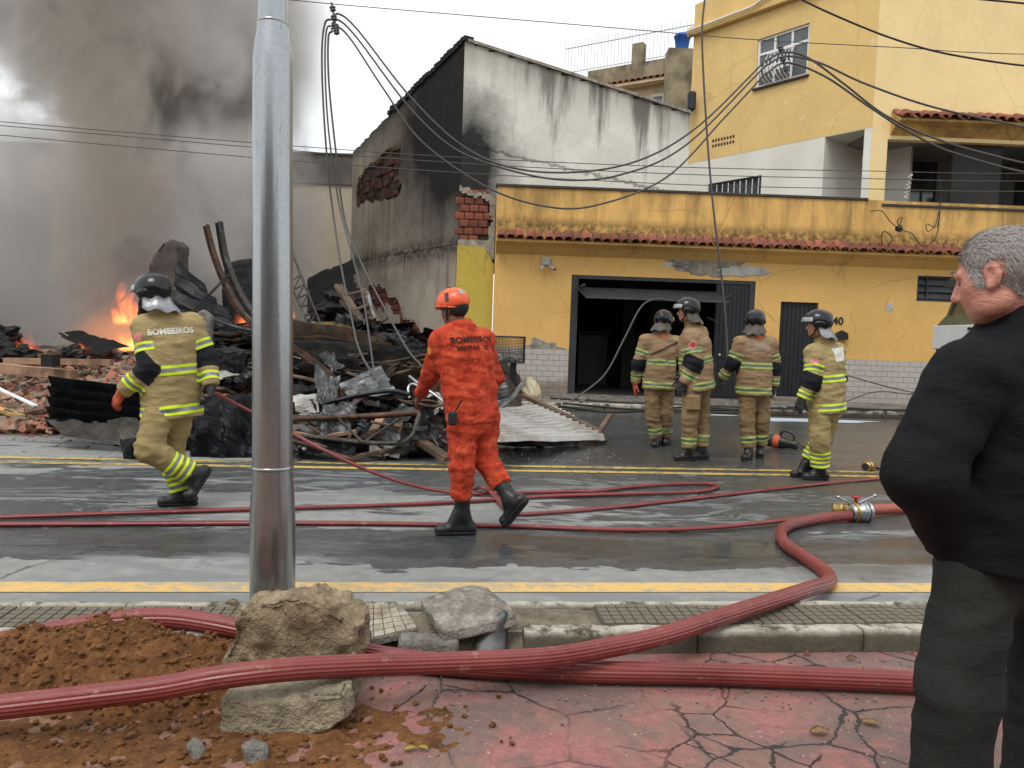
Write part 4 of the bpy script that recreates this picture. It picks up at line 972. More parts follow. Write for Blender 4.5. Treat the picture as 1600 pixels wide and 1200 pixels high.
# --- fire hoses
def hose_mat(name, c0, c1):
    a = NM(name); n1 = a.noise(4, 7, 0.7); n2 = a.noise(90, 3); n3 = a.noise(1.3, 5, 0.6)
    c = a.mix(a.rng(n1, 0.3, 0.7), S(*c0), S(*c1)); c = a.mix(a.rng(n3, 0.55, 0.75, 0, 0.5), c, S(84, 50, 46))
    c = a.mix(a.rng(a.noise(14, 6, 0.75), 0.60, 0.68, 0, 0.6), c, S(160, 128, 118)); c = a.mix(a.rng(n1, 0.62, 0.78, 0, 0.6), c, S(58, 34, 32))
    return a.bsdf(c, a.rng(n1, 0.3, 0.7, 0.24, 0.46), 0, a.bump(n2, 0.3, 0.003), 0.5)
M_HOSE = hose_mat('ribbed_red_hose', (110, 42, 40), (136, 62, 58)); M_HOSE2 = hose_mat('flat_red_hose', (104, 34, 36), (128, 50, 50)); M_HOSE3 = hose_mat('brick_red_hose', (146, 66, 54), (164, 82, 66))
def rib(n=18, d=0.055): return [((1 - (d if k % 2 else 0)) * math.cos(math.pi * k / n), (1 - (d if k % 2 else 0)) * math.sin(math.pi * k / n)) for k in range(2 * n)]
def hose(name, label, pts, r, mat, group=None, flat=None, ribbed=True, n=8):
    P = [on_z(x, y, z) for x, y, z in pts]; C = catmull(P, n); b = BM()
    if ribbed: tube(b, C, r, prof=rib())
    else: tube(b, C, [r * (1 + (0.16 if flat else 0.03) * mnoise.noise(Vector((i * 0.23, r * 99, len(pts))))) for i in range(len(C))], 14, flat=flat or 1.0)
    for f in b.faces: f.smooth = not ribbed
    # base point stays with the object origin
    me = to_mesh(name, b); c = C[len(C) // 2].copy(); c.z = 0; me.transform(Matrix.Translation(-c))
    o = part(name, me, mat); o.location = c
    return tag(o, label, 'hose', group)
hose('fire_hose', 'ribbed red hose lying over the concrete chunk and median, curling to the valve', [(-140, 1120, .10), (0, 1105, .115), (130, 1090, .14), (250, 1075, .17), (345, 1058, .205), (450, 1046, .215), (560, 1040, .185), (690, 1036, .15), (850, 1028, .143), (950, 1012, .15), (1040, 992, .152), (1130, 963, .15), (1210, 938, .146), (1262, 921, .115), (1290, 912, .06), (1297, 903, .047), (1283, 888, .046), (1255, 869, .046), (1230, 852, .046), (1220, 835, .046), (1232, 821, .046), (1275, 811, .046), (1328, 805, .06)], 0.041, M_HOSE)
hose('fire_hose', 'thick ribbed red hose running behind the soil mound and along the median kerb', [(-160, 1030, .05), (0, 1003, .06), (90, 985, .10), (180, 970, .135), (265, 966, .148), (345, 977, .13), (430, 996, .09), (545, 1017, .06), (640, 1032, .047), (750, 1042, .047), (900, 1049, .047), (1100, 1053, .047), (1300, 1060, .047), (1440, 1066, .047), (1560, 1074, .047), (1760, 1086, .047), (2300, 1100, .047)], 0.044, M_HOSE)
hose('fire_hose', 'slim red hose crossing the road and doubling back in a loop to the firefighter', [(-150, 815, .022), (0, 808, .022), (200, 801, .022), (400, 795, .022), (600, 789, .022), (730, 783, .022), (860, 775, .022), (1000, 771, .022), (1085, 768, .024), (1117, 762, .026), (1112, 756, .026), (1050, 756, .026), (980, 761, .024), (930, 767, .030), (880, 768, .024), (800, 770, .024), (740, 771, .024), (695, 768, .028), (640, 757, .09), (570, 733, .24), (500, 700, .42), (430, 662, .58), (370, 632, .76), (334, 613, .88)], 0.028, M_HOSE2, None, 0.55, False)
hose('fire_hose', 'slim red hose running straight along the road to the brass valve', [(-150, 820, .02), (0, 819, .02), (200, 818, .02), (400, 817, .02), (600, 818, .02), (800, 822, .02), (950, 827, .022), (1060, 827, .026), (1150, 821, .032), (1240, 811, .04), (1300, 803, .05), (1322, 799, .07)], 0.028, M_HOSE2, None, 0.6, False)
hose('fire_hose', 'slim red hose slanting across the road past the centre line', [(742, 764, .02), (755, 762, .08), (770, 772, .03), (800, 800, .02), (850, 801, .02), (950, 793, .02), (1060, 781, .02), (1180, 767, .02), (1290, 755, .02), (1386, 746, .02), (1560, 728, .02), (2400, 700, .02)], 0.027, M_HOSE2, None, 0.5, False)
hose('fire_hose', 'charged brick red hose leading from the valve behind the man in black', [(1352, 797, .075), (1392, 795, .06), (1440, 793, .05), (1560, 792, .05), (1720, 790, .05), (2600, 800, .05)], 0.046, M_HOSE3, None, None, False)
# valve (wye): body, two collars, levers, red knob, feet
M_STEEL = simple('worn_steel', S(176, 178, 180), 0.32, 0.9, var=0.15, scale=12, bump=0.1, rvar=0.12)
M_BRASS = simple('brass', S(176, 148, 88), 0.3, 0.9, var=0.2, scale=14, bump=0.1)
M_REDP = simple('red_valve_paint', S(168, 34, 40), 0.45, var=0.1)
vp = on_z(1342, 800, 0.08); vr = (on_z(1500, 798, .08) - on_z(1200, 803, .08)).normalized(); vn = Vector((-vr.y, vr.x, 0))
valve = thing('hose_valve', 'metal hose dividing valve with two long levers and red knob', 'valve', (vp.x, vp.y, 0))
b = BM(); lathe(b, [(0.045, -0.075), (0.062, -0.07), (0.066, 0.0), (0.075, 0.01), (0.078, 0.05), (0.066, 0.055), (0.066, 0.085), (0.056, 0.09)], vp, vr, 24); part('body', b, M_STEEL, valve)
for k in (-0.055, 0.03, 0.07):
    b = BM(); lathe(b, [(0.066, k), (0.084, k + 0.003), (0.084, k + 0.017), (0.066, k + 0.02)], vp, vr, 24); part('collar', b, M_BRASS if k < 0 else M_STEEL, valve)
q = vp - vr * 0.10 + vn * 0.09
b = BM(); lathe(b, [(0.034, -0.07), (0.048, -0.06), (0.048, -0.02), (0.056, -0.018), (0.056, 0.01), (0.044, 0.014), (0.044, 0.05)], q, vr - vn * 0.5, 20); part('outlet', b, M_BRASS, valve)
for (a0, a1) in ((vp - vr * 0.075 + Vector((0, 0, .07)), vp - vr * 0.20 + Vector((0, 0, .125))), (vp - vr * 0.01 + Vector((0, 0, .075)), vp + vr * 0.14 + Vector((0, 0, .135)))):
    b = BM(); tube(b, [a0, a1], [0.009, 0.008], 8); lathe(b, [(0, -0.015), (0.012, -0.011), (0.016, 0), (0.012, 0.011), (0, 0.015)], a1, (a1 - a0), 10); part('lever', b, M_STEEL, valve)
b = BM(); lathe(b, [(0.012, 0.05), (0.012, 0.115), (0.035, 0.118), (0.035, 0.132), (0.0, 0.134)], vp - vr * 0.035, Vector((0, 0, 1)), 14); part('knob', b, M_REDP, valve)
for k in (-0.09, 0.0, 0.05):
    b = BM(); tube(b, [vp + vr * k - Vector((0, 0, .055)), vp + vr * k * 1.1 - Vector((0, 0, .08)) - vn * 0.02], 0.012, 6); part('foot', b, M_REDP, valve)
# collapsed hose end with brass coupling near the man
cp = on_z(1357, 729, 0.055)
hend = thing('hose_end', 'crumpled empty hose with a brass coupling past the centre line', 'hose', (cp.x, cp.y, 0))
dirv = (on_z(1400, 724, .05) - cp).normalized()
b = BM(); lathe(b, [(0.040, -0.06), (0.056, -0.055), (0.056, -0.035), (0.048, -0.03), (0.048, 0.02), (0.055, 0.022), (0.055, 0.045), (0.03, 0.05)], cp, dirv, 20); part('coupling', b, M_BRASS, hend)
b = BM(); lathe(b, [(0.043, 0), (0.02, 0.002)], cp - dirv * 0.0615, dirv, 18); part('mouth', b, M_BLKMET, hend)
pts = [cp + dirv * 0.045, cp + dirv * 0.13 + Vector((0, 0, -.02)), on_z(1385, 730, .03), on_z(1392, 722, .10), on_z(1400, 716, .17), on_z(1402, 706, .2), on_z(1415, 715, .12), on_z(1440, 722, .06), on_z(1500, 724, .04), on_z(1600, 722, .03), on_z(2300, 730, .03)]
C = catmull(pts, 6); b = BM(); tube(b, C, [0.03 + 0.02 * abs(mnoise.noise(Vector((i * 0.6, 1, 0)))) + (0.03 if 10 < i < 40 else 0) for i in range(len(C))], 10, flat=0.35)
for v in b.verts: v.co += Vector((0, 0, 0.02)) * mnoise.noise(v.co * 14)
part('sleeve', b, simple('wet_maroon_canvas', S(116, 56, 58), 0.6, var=0.3, scale=12, bump=0.6, bscale=30, bdist=0.01), hend, True)

# --- broken concrete
def conc(name, c0, c1, c2, sc=9):
    a = NM(name); n1 = a.noise(sc, 9, 0.72); n2 = a.noise(60, 4, 0.6); n3 = a.noise(3, 5)
    c = a.ramp(n1, [(0.28, S(*c0)), (0.5, S(*c1)), (0.75, S(*c2))]); c = a.mix(a.rng(a.voro(75), 0.05, 0.22, 0.7, 0), c, S(*c0)); c = a.mix(a.rng(a.voro(48, a.map(None, loc=(3, 1, 2))), 0.04, 0.16, 0.6, 0), c, tuple(min(1, k * 1.3) for k in S(*c2)[:3])); c = a.mix(a.rng(n3, 0.5, 0.7, 0, 0.5), c, S(*c2))
    return a.bsdf(c, 0.92, 0, a.bump(a.math('ADD', n1, a.math('MULTIPLY', n2, 1.0)), 1.0, 0.022))
M_CHUNK = conc('earthy_broken_concrete', (86, 74, 58), (136, 118, 92), (184, 168, 140)); M_CHUNKG = conc('grey_broken_concrete', (78, 76, 70), (122, 118, 110), (158, 152, 142)); M_SLAB = conc('whitewashed_slab', (96, 90, 80), (136, 130, 118), (190, 186, 174), 16)
M_CHUNK2 = conc('soil_stained_concrete', (92, 86, 72), (144, 132, 108), (178, 166, 142))
def roughen(b, cuts, amp, sc, seed, amp2=0.0):
    bmesh.ops.triangulate(b, faces=b.faces[:])
    bmesh.ops.subdivide_edges(b, edges=b.edges[:], cuts=cuts, use_grid_fill=True)
    bmesh.ops.recalc_face_normals(b, faces=b.faces[:]); b.normal_update()
    N = [(v, v.normal.copy()) for v in b.verts]
    for v, n in N:
        d = fbm(v.co + Vector((seed, 0, 0)), sc, 5) * amp
        if amp2: d += amp2 * (0.6 - 2 * abs(mnoise.noise(v.co * sc * 0.55 + Vector((seed, 5, 0)))) - 0.8 * abs(mnoise.noise(v.co * sc * 1.4 + Vector((seed, 9, 0)))))
        v.co += n * d
    for f in b.faces: f.smooth = False
def chunk(name, label, cat, base_pts, d, mat, cuts=6, amp=0.012, sc=9, seed=0, amp2=0.0, group=None, bev=0.012):
    """base_pts: 3D loop of one face, extruded by d; then roughened"""
    b = BM(); prism(b, base_pts, d)
    if bev: bmesh.ops.bevel(b, geom=b.edges[:], offset=bev, segments=1, affect='EDGES', clamp_overlap=True)
    roughen(b, cuts, amp, sc, seed, amp2)
    c = Vector((sum(v.co.x for v in b.verts), sum(v.co.y for v in b.verts), 0)) / len(b.verts); c.z = min(v.co.z for v in b.verts)
    me = to_mesh(name, b); me.transform(Matrix.Translation(-c)); me.polygons.foreach_set('use_smooth', [True] * len(me.polygons)); o = part(name, me, mat); o.location = c
    return tag(o, label, cat, group)
yu = 2.93
bpy.context.view_layer.update() if False else None
chunk('concrete_chunk', 'large earthy concrete chunk standing upright in front of the steel post', 'concrete chunk', [on_y(x, y, yu) for x, y in ((345, 1062), (352, 1010), (366, 965), (383, 940), (428, 940), (478, 936), (505, 948), (540, 968), (556, 990), (552, 1026), (540, 1062))], Vector((0.03, 0.20, 0.0)), M_CHUNK, 12, 0.014, 13, 3, 0.026)
chunk('concrete_chunk', 'squared soil-stained concrete chunk lying under the ribbed hose', 'concrete chunk', [on_y(x, y, 2.60) for x, y in ((339, 1166), (345, 1092), (440, 1094), (538, 1084), (545, 1128), (520, 1142), (430, 1166))], Vector((0.0, 0.29, 0.008)), M_CHUNK2, 12, 0.008, 15, 8, 0.012)
zs = 0.19
chunk('concrete_slab', 'tilted whitewashed concrete slab lying on the broken median', 'slab', [on_z(x, y, z) for x, y, z in ((656, 936, .20), (690, 924, .21), (732, 913, .215), (758, 917, .21), (790, 938, .19), (806, 960, .165), (752, 973, .145), (692, 986, .13), (676, 962, .165))], Vector((0.01, 0.0, -0.055)), M_SLAB, 5, 0.006, 14, 5, 0.0, bev=0.006)
chunk('kerb_fragment', 'broken kerb piece lying in front of the tilted slab', 'kerb fragment', [on_z(x, y, z) for x, y, z in ((622, 990, .095), (640, 986, .10), (700, 985, .10), (718, 994, .095), (716, 1001, .09), (622, 1003, .09))], Vector((0.0, -0.01, -0.11)), M_CHUNKG, 5, 0.008, 12, 2, 0.006)
chunk('concrete_lump', 'small grey concrete lump beside the squared chunk', 'concrete lump', [on_z(x, y, .032) for x, y in ((288, 1160), (300, 1148), (318, 1150), (326, 1162), (306, 1172))], Vector((0, 0, -0.06)), M_CHUNKG, 4, 0.01, 20, 2)
chunk('concrete_lump', 'small crumbling lump at the foot of the squared chunk', 'concrete lump', [on_z(x, y, .04) for x, y in ((378, 1158), (398, 1148), (420, 1156), (416, 1172), (386, 1174))], Vector((0, 0, -0.08)), M_CHUNKG, 4, 0.012, 20, 6)
# grooved tile fragment, tilted
tf = [on_z(x, y, z) for x, y, z in ((566, 1003, .085), (652, 983, .10), (628, 946, .125), (572, 945, .115))]
M_TILEW = conc('whitewashed_tile', (120, 104, 86), (164, 150, 130), (206, 198, 184), 12)
tfo = thing('tile_fragment', 'broken grooved paving tile splashed with whitewash beside the tilted slab', 'tile', (tf[0].x, tf[0].y, 0.05))
b = BM(); prism(b, tf, (0, 0, -0.03)); part('base', b, M_CHUNKG, tfo)
for i in range(5):
    for j in range(6):
        if (i, j) in ((4, 5), (4, 4), (3, 5)): continue
        def bl(a_, c_): return tf[0].lerp(tf[1], a_).lerp(tf[3].lerp(tf[2], a_), c_) + Vector((0, 0, 0.0005))
        a0, a1, c0, c1 = (i + .06) / 5, (i + .94) / 5, (j + .07) / 6, (j + .93) / 6
        b = BM(); prism(b, [bl(a0, c0), bl(a1, c0), bl(a1, c1), bl(a0, c1)], (0, 0, 0.009)); part('tile_block', b, M_TILEW, tfo)
# bent grey metal sheet stuck in the gap
b = BM(); n = 10; A = [on_z(x, y, z) for x, y, z in ((740, 1022, .01), (752, 990, .08), (770, 965, .15), (789, 952, .185))]; B_ = [on_z(x, y, z) for x, y, z in ((792, 1020, .01), (793, 996, .06), (794, 975, .12), (793, 953, .185))]
A = catmull(A, 4); B_ = catmull(B_, 4); g_ = [[b.verts.new(p.lerp(q, k / 6) + Vector((0, -0.035 * math.sin(math.pi * k / 6), 0.012 * mnoise.noise(p * 9 + Vector((k, 0, 0)))))) for k in range(7)] for p, q in zip(A, B_)]
for i in range(len(g_) - 1):
    for k in range(6): b.faces.new((g_[i][k], g_[i][k + 1], g_[i + 1][k + 1], g_[i + 1][k]))
bmesh.ops.solidify(b, geom=b.faces[:], thickness=0.006)
M_GREYS = simple('grey_painted_sheet', S(146, 148, 148), 0.55, 0.3, var=0.15, scale=12, bump=0.3, bscale=25, dark=S(96, 90, 80), dscale=9, damt=0.7)
me = to_mesh('bent_sheet', b, True); o = part('bent_sheet', me, M_GREYS); c = on_z(768, 1020, 0); me.transform(Matrix.Translation(-c)); o.location = c
tag(o, 'small bent grey metal sheet stuck in the gap beside the tilted slab', 'metal sheet')
# rubble dirt filling the broken stretch of the median, and soil heap
def soil_mat(name, a0, a1, a2):
    a = NM(name); n1 = a.noise(8, 9, 0.75); n2 = a.noise(70, 4, 0.6); n3 = a.voro(38)
    c = a.ramp(n1, [(0.25, S(*a0)), (0.5, S(*a1)), (0.78, S(*a2))]); c = a.mix(a.rng(n3, 0.0, 0.4, 0.45, 0), c, S(*a2)); c = a.mix(a.rng(n2, 0.55, 0.7, 0, 0.5), c, S(*a0))
    return a.bsdf(c, 0.95, 0, a.bump(a.math('ADD', n1, n2), 1.0, 0.012), 0.2)
M_SOIL = soil_mat('brown_soil', (64, 42, 27), (108, 72, 44), (146, 104, 64)); M_DIRT = soil_mat('grey_dirt', (84, 74, 60), (122, 112, 96), (146, 136, 118))
def heap(name, label, c, rx, ry, hgt, mat, res, seed, shape=None, lump=0.03, skirt=1.0, ang=0.0, floor=-0.012):
    b = BM(); nx = int(2 * rx * 1.5 / res); ny = int(2 * ry * 1.5 / res); V = []
    for i in range(nx + 1):
        row = []
        for j in range(ny + 1):
            x = -1.5 * rx + 3 * rx * i / nx; y = -1.5 * ry + 3 * ry * j / ny
            q = math.hypot(x / rx, y / ry); e = fbm((x * 2.2 + seed, y * 2.2, 0), 1.5, 4) * 0.22
            h = hgt * max(0.0, 1 - (q + e)) ** 0.85 if q + e < 1 else 0
            if shape: h = shape(x, y, h)
            l = fbm((x * 9 + seed, y * 9, 3), 1.3, 5); cl = mnoise.cell(Vector((x, y, seed)) * 28)
            h += lump * (0.8 * l + 0.18 * cl) * min(1.0, 0.25 + h / (hgt * 0.25)) - 0.006 - 0.03 * max(0, q - 1.02 + e) 
            row.append(b.verts.new((x, y, max(h, floor))))
        V.append(row)
    for i in range(nx):
        for j in range(ny):
            if max(v.co.z for v in (V[i][j], V[i + 1][j], V[i + 1][j + 1], V[i][j + 1])) > floor + 0.0005: b.faces.new((V[i][j], V[i + 1][j], V[i + 1][j + 1], V[i][j + 1]))
    for v in [v for v in b.verts if not v.link_faces]: b.verts.remove(v)
    me = to_mesh(name, b, True); o = part(name, me, mat, kind='stuff'); o.location = c; o.rotation_euler = (0, 0, ang)
    return tag(o, label, 'soil')
pk = on_y(178, 958, 3.12)
heap('soil_heap', 'heap of freshly dug brown soil beside the concrete chunks', (pk.x + 0.02, pk.y - 0.06, 0), 0.70, 0.40, pk.z + 0.02, M_SOIL, 0.011, 4, lump=0.045)
heap('soil_spill', 'thin spread of loose brown soil in front of the squared concrete chunk', (on_z(420, 1140, 0).x, on_z(420, 1140, 0).y, 0), 0.66, 0.30, 0.012, M_SOIL, 0.013, 9, lump=0.017)
heap('soil_spill', 'loose brown soil scattered over the left end of the red path', (on_z(40, 1190, 0).x, on_z(40, 1190, 0).y, 0), 0.75, 0.30, 0.008, M_SOIL, 0.016, 19, lump=0.013)
cB = (road(S_B0, (T_FRONT + T_BACK) / 2) + road(S_B1, (T_FRONT + T_BACK) / 2)) / 2
b = BM(); nx, ny = 110, 34; V = []
for i in range(nx + 1):
    row = []
    for j in range(ny + 1):
        s_ = S_B0 - 0.1 + (S_B1 - S_B0 + 0.12) * i / nx; t_ = T_FRONT + 0.03 + (T_BACK - 0.075 - T_FRONT - 0.02) * j / ny
        fr = min(1, (j / ny) * 3); h = MED_Z - 0.022 + 0.03 * fbm((s_ * 4, t_ * 4, 1), 1.4, 5) - (1 - fr) * 0.09
        if s_ > S_K: h = min(h, MED_Z - 0.02)
        row.append(b.verts.new(road(s_, t_, h)))
    V.append(row)
for i in range(nx):
    for j in range(ny): f = b.faces.new((V[i][j], V[i + 1][j], V[i + 1][j + 1], V[i][j + 1])); f.smooth = True
part('broken_bed', b, M_DIRT, med, kind='stuff')
# loose stones and clods, too small to count
def pebbles(name, label, n, place, size, mat, seed):
    b = BM(); rr = random.Random(seed)
    for k in range(n):
        p, sc_ = place(rr), rr.uniform(*size); r_ = bmesh.ops.create_icosphere(b, subdivisions=1, radius=sc_)
        ax_ = Vector((rr.uniform(.6, 1.2), rr.uniform(.6, 1.2), rr.uniform(.4, .9))); q_ = Matrix.Rotation(rr.uniform(0, 6), 3, 'Z')
        for v in r_['verts']: v.co = p + q_ @ Vector((v.co.x * ax_.x, v.co.y * ax_.y, v.co.z * ax_.z)) * (1 + 0.35 * mnoise.noise(v.co * 60 + Vector((k, 0, 0)))) + Vector((0, 0, sc_ * 0.3))
    return part(name, b, mat, kind='stuff', label=label)
heap_o = [o for o in bpy.data.objects if o.name == 'soil_heap'][0]; heap_v = [heap_o.location + v.co for v in heap_o.data.vertices if v.co.z > 0.01]
pebbles('soil_clods', 'crumbly clods of soil covering the heap', 1500, lambda r: r.choice(heap_v) + Vector((r.gauss(0, .01), r.gauss(0, .01), -.002)), (0.003, 0.017), M_SOIL, 12)
pebbles('soil_clods', 'loose soil clods scattered around the heap', 420, lambda r: on_z(r.gauss(300, 210), r.uniform(1075, 1195), 0), (0.004, 0.016), M_SOIL, 2)
pebbles('gravel', 'small gravel along the foot of the median kerb', 330, lambda r: on_z(r.uniform(560, 1450), 1030 + abs(r.gauss(0, 45)), 0), (0.002, 0.007), M_CHUNKG, 3)
# fallen leaves
M_LEAFY = simple('yellow_leaf', S(196, 176, 84), 0.6, var=0.2, scale=30); M_LEAFB = simple('dry_brown_leaf', S(150, 106, 70), 0.7, var=0.25, scale=30); M_LEAFT = simple('tan_leaf', S(176, 146, 96), 0.7, var=0.25, scale=30)
def leaf(px, py, L_, ang, mat, label, curl=0.012, z=0.004):
    b = BM(); n = 8; rows = []
    for i in range(n + 1):
        t = i / n; w_ = 0.30 * L_ * math.sin(math.pi * min(1, t * 0.97 + 0.02)) ** 0.8
        rows.append([b.verts.new((t * L_ - L_ / 2, k * w_, 0.002 + 0.35 * curl * (abs(k) ** 1.5) + 0.35 * curl * math.sin(t * 2.6) ** 2)) for k in (-1, -0.5, 0, 0.5, 1)])
    for A, B in zip(rows, rows[1:]):
        for k in range(4): f = b.faces.new((A[k], B[k], B[k + 1], A[k + 1])); f.smooth = True
    bmesh.ops.solidify(b, geom=b.faces[:], thickness=0.0008)
    me = to_mesh('leaf', b); o = part('fallen_leaf', me, mat); o.location = on_z(px, py, z); o.rotation_euler = (0, 0, ang); tag(o, label, 'leaf', 'fallen leaves')
leaf(640, 1171, 0.048, 0.3, M_LEAFY, 'yellow leaf lying flat on the soil edge, paired with another'); leaf(661, 1170, 0.044, -0.5, M_LEAFY, 'folded yellow leaf touching the flat yellow leaf')
leaf(1280, 1145, 0.075, 0.15, M_LEAFT, 'curled tan leaf on the cracked red path', 0.02); leaf(1361, 1130, 0.07, -0.35, M_LEAFT, 'slender tan leaf beside a dark crack', 0.012)
leaf(205, 1152, 0.055, 0.8, M_LEAFB, 'brown leaf on the soil left of the squared chunk', 0.025); leaf(186, 957, 0.035, 0.5, M_LEAFT, 'pale dry leaf on top of the soil heap', 0.02, 0.265)
leaf(1262, 1022, 0.04, 0.2, M_LEAFB, 'small brown leaf at the foot of the kerb', 0.02); leaf(1330, 1030, 0.045, -0.1, M_LEAFB, 'rusty leaf under the median kerb by the thick hose', 0.02)
leaf(505, 1187, 0.04, 0.0, M_LEAFT, 'pale leaf on soil in front of the squared chunk', 0.015); leaf(362, 943, 0.06, 0.4, M_LEAFT, 'dry leaf by the foot of the steel post', 0.02, 0.1)
# weeds in the gap
M_WEED = simple('weed_green', S(88, 122, 52), 0.6, var=0.3, scale=20, bump=0.1)
rr = random.Random(8)
for (px, py, lab) in ((742, 1012, 'small green weed sprouting beside the bent grey sheet'), (838, 1006, 'ragged green weed at the broken kerb end')):
    base = on_z(px, py, 0.01); wd = thing('weed', lab, 'plant', base)
    bs_ = BM(); bl_ = BM()
    for k in range(7):
        a_ = rr.uniform(0, 6.28); tip = base + Vector((math.cos(a_) * 0.06, math.sin(a_) * 0.04, rr.uniform(0.04, 0.11))); mid = base.lerp(tip, 0.5) + Vector((0, 0, 0.02)); C = catmull([base, mid, tip], 4); tube(bs_, C, 0.0018, 4)
        for p in C[3:]:
            for s_ in (-1, 1):
                d = Vector((math.cos(a_ + s_ * 1.2), math.sin(a_ + s_ * 1.2), 0.3)) * rr.uniform(0.012, 0.024); e = d.cross(Vector((0, 0, 1))).normalized() * 0.005
                bl_.faces.new([bl_.verts.new(q) for q in (p, p + d * 0.5 + e, p + d, p + d * 0.5 - e)])
    part('stems', bs_, M_WEED, wd); part('leaves', bl_, M_WEED, wd, kind='stuff')
# ================================================================== BURNT LOT: rubble, sheets, beams, flames, smoke
def rubble_mat():
    a = NM('burnt_rubble'); n1 = a.noise(1.4, 7, 0.7); n2 = a.noise(9, 7, 0.72); v1 = a.voro(9, out='Color')
    c = a.ramp(n2, [(0.25, S(52, 44, 38)), (0.5, S(104, 86, 72)), (0.75, S(150, 128, 108))]); c = a.mix(0.28, c, a.mix(0.6, v1, S(150, 92, 70))); x = a.xyz()
    f = a.math('MAXIMUM', a.rng(x[0], -4.6, -3.4, 0, 0.8), a.rng(x[1], 14.0, 16.0, 0, 0.85)); c = a.mix(f, c, a.mix(n2, S(22, 21, 21), S(58, 52, 48)))
    return a.bsdf(c, 0.95, 0, a.bump(a.math('ADD', n2, a.voro(14)), 1.0, 0.05), 0.2)
M_RUB = rubble_mat()
def hgt_rub(x, y):
    t = y - 9.4 - 0.25 * math.sin(x * 1.3); h = max(0.0, min(1.0, t / 4.5)) ** 1.1 * 0.85
    mid = math.exp(-((x + 2.6) / 1.6) ** 2) * math.exp(-((y - 12.2) / 2.0) ** 2) * 0.75
    edge = max(0.0, min(1.0, (-(x + 0.2 - 0.10 * (y - 9))) / 0.9))
    return (h + mid) * edge
b = BM(); nx, ny = 150, 120; V = []
for i in range(nx + 1):
    row = []
    for j in range(ny + 1):
        x = -14.0 + 14.2 * i / nx; y = 9.0 + 14.0 * (j / ny) ** 1.25; h = hgt_rub(x, y)
        row.append(b.verts.new((x, y, -0.03 + h + (0.16 * fbm((x, y, 1), 1.6, 5) + 0.05 * mnoise.cell(Vector((x, y, 0)) * 5)) * min(1, h * 3))))
    V.append(row)
for i in range(nx):
    for j in range(ny): b.faces.new((V[i][j], V[i + 1][j], V[i + 1][j + 1], V[i][j + 1]))
part('rubble', b, M_RUB, kind='stuff', label='mound of burnt rubble and ash over the collapsed lot')
# small brick and plaster fragments: one mass
def frags(name, label, n, place, size, mat, seed):
    b = BM(); rr = random.Random(seed); ly = b.verts.layers.float.new('frag')
    for k in range(n):
        p = place(rr); fr__ = rr.random(); s_ = rr.uniform(*size); M_ = Matrix.Translation(p) @ Matrix.Rotation(rr.uniform(0, 6), 4, 'Z') @ Matrix.Rotation(rr.uniform(-.7, .7), 4, 'X') @ Matrix.Rotation(rr.uniform(-.7, .7), 4, 'Y')
        d = (s_ * rr.uniform(.6, 1.3), s_ * rr.uniform(.35, .8), s_ * rr.uniform(.15, .4)); vs_ = box(b, (-d[0] / 2, -d[1] / 2, -d[2] / 2), (d[0] / 2, d[1] / 2, d[2] / 2))
        for v in vs_:
            v[ly] = fr__
            v.co = M_ @ (v.co + Vector((rr.uniform(-.2, .2), rr.uniform(-.2, .2), rr.uniform(-.15, .15))) * s_)
    return part(name, b, mat, kind='stuff', label=label)
M_BFRAG = (lambda a: a.bsdf(a.mix(a.math('MULTIPLY', a.noise(9, 5, 0.7), 0.5), a.ramp(a.attr('frag'), [(0.0, S(96, 76, 62)), (0.2, S(164, 104, 80)), (0.45, S(178, 122, 96)), (0.6, S(176, 152, 130)), (0.8, S(150, 132, 114)), (1.0, S(110, 96, 84))]), S(84, 66, 54)), 0.92, 0, a.bump(a.noise(40, 4), 0.5, 0.01)))(NM('brick_fragments'))
def on_rub(x, y, dz=0.0): return Vector((x, y, hgt_rub(x, y) + dz + 0.10 * fbm((x, y, 1), 1.6, 3) * min(1, hgt_rub(x, y) * 3)))
frags('brick_fragments', 'broken clay brick and plaster fragments over the front of the rubble', 2800, lambda r: (lambda x, y: on_rub(x, y, 0.02))(r.uniform(-9.5, -3.6), 9.5 + abs(r.gauss(0, 2.3))), (0.04, 0.21), M_BFRAG, 4)
frags('ash_fragments', 'blackened fragments scattered through the burnt heap', 900, lambda r: (lambda x, y: on_rub(x, y, 0.03))(r.uniform(-4.6, -0.3), 8.9 + abs(r.gauss(0, 2.2))), (0.05, 0.3), M_CHAR, 6)
frags('grit', 'grit and ash strewn on the road edge by the debris', 500, lambda r: Vector((r.uniform(-8, 1.4), r.gauss(9.3, 0.35), 0.0)), (0.01, 0.05), M_CHUNKG, 9)
frags('pavement_litter', 'bits of rubble littering the far pavement', 260, lambda r: Vector((r.uniform(-0.5, 6.0), r.uniform(15.6, 18.0), 0.15)), (0.02, 0.12), M_CHUNKG, 12)
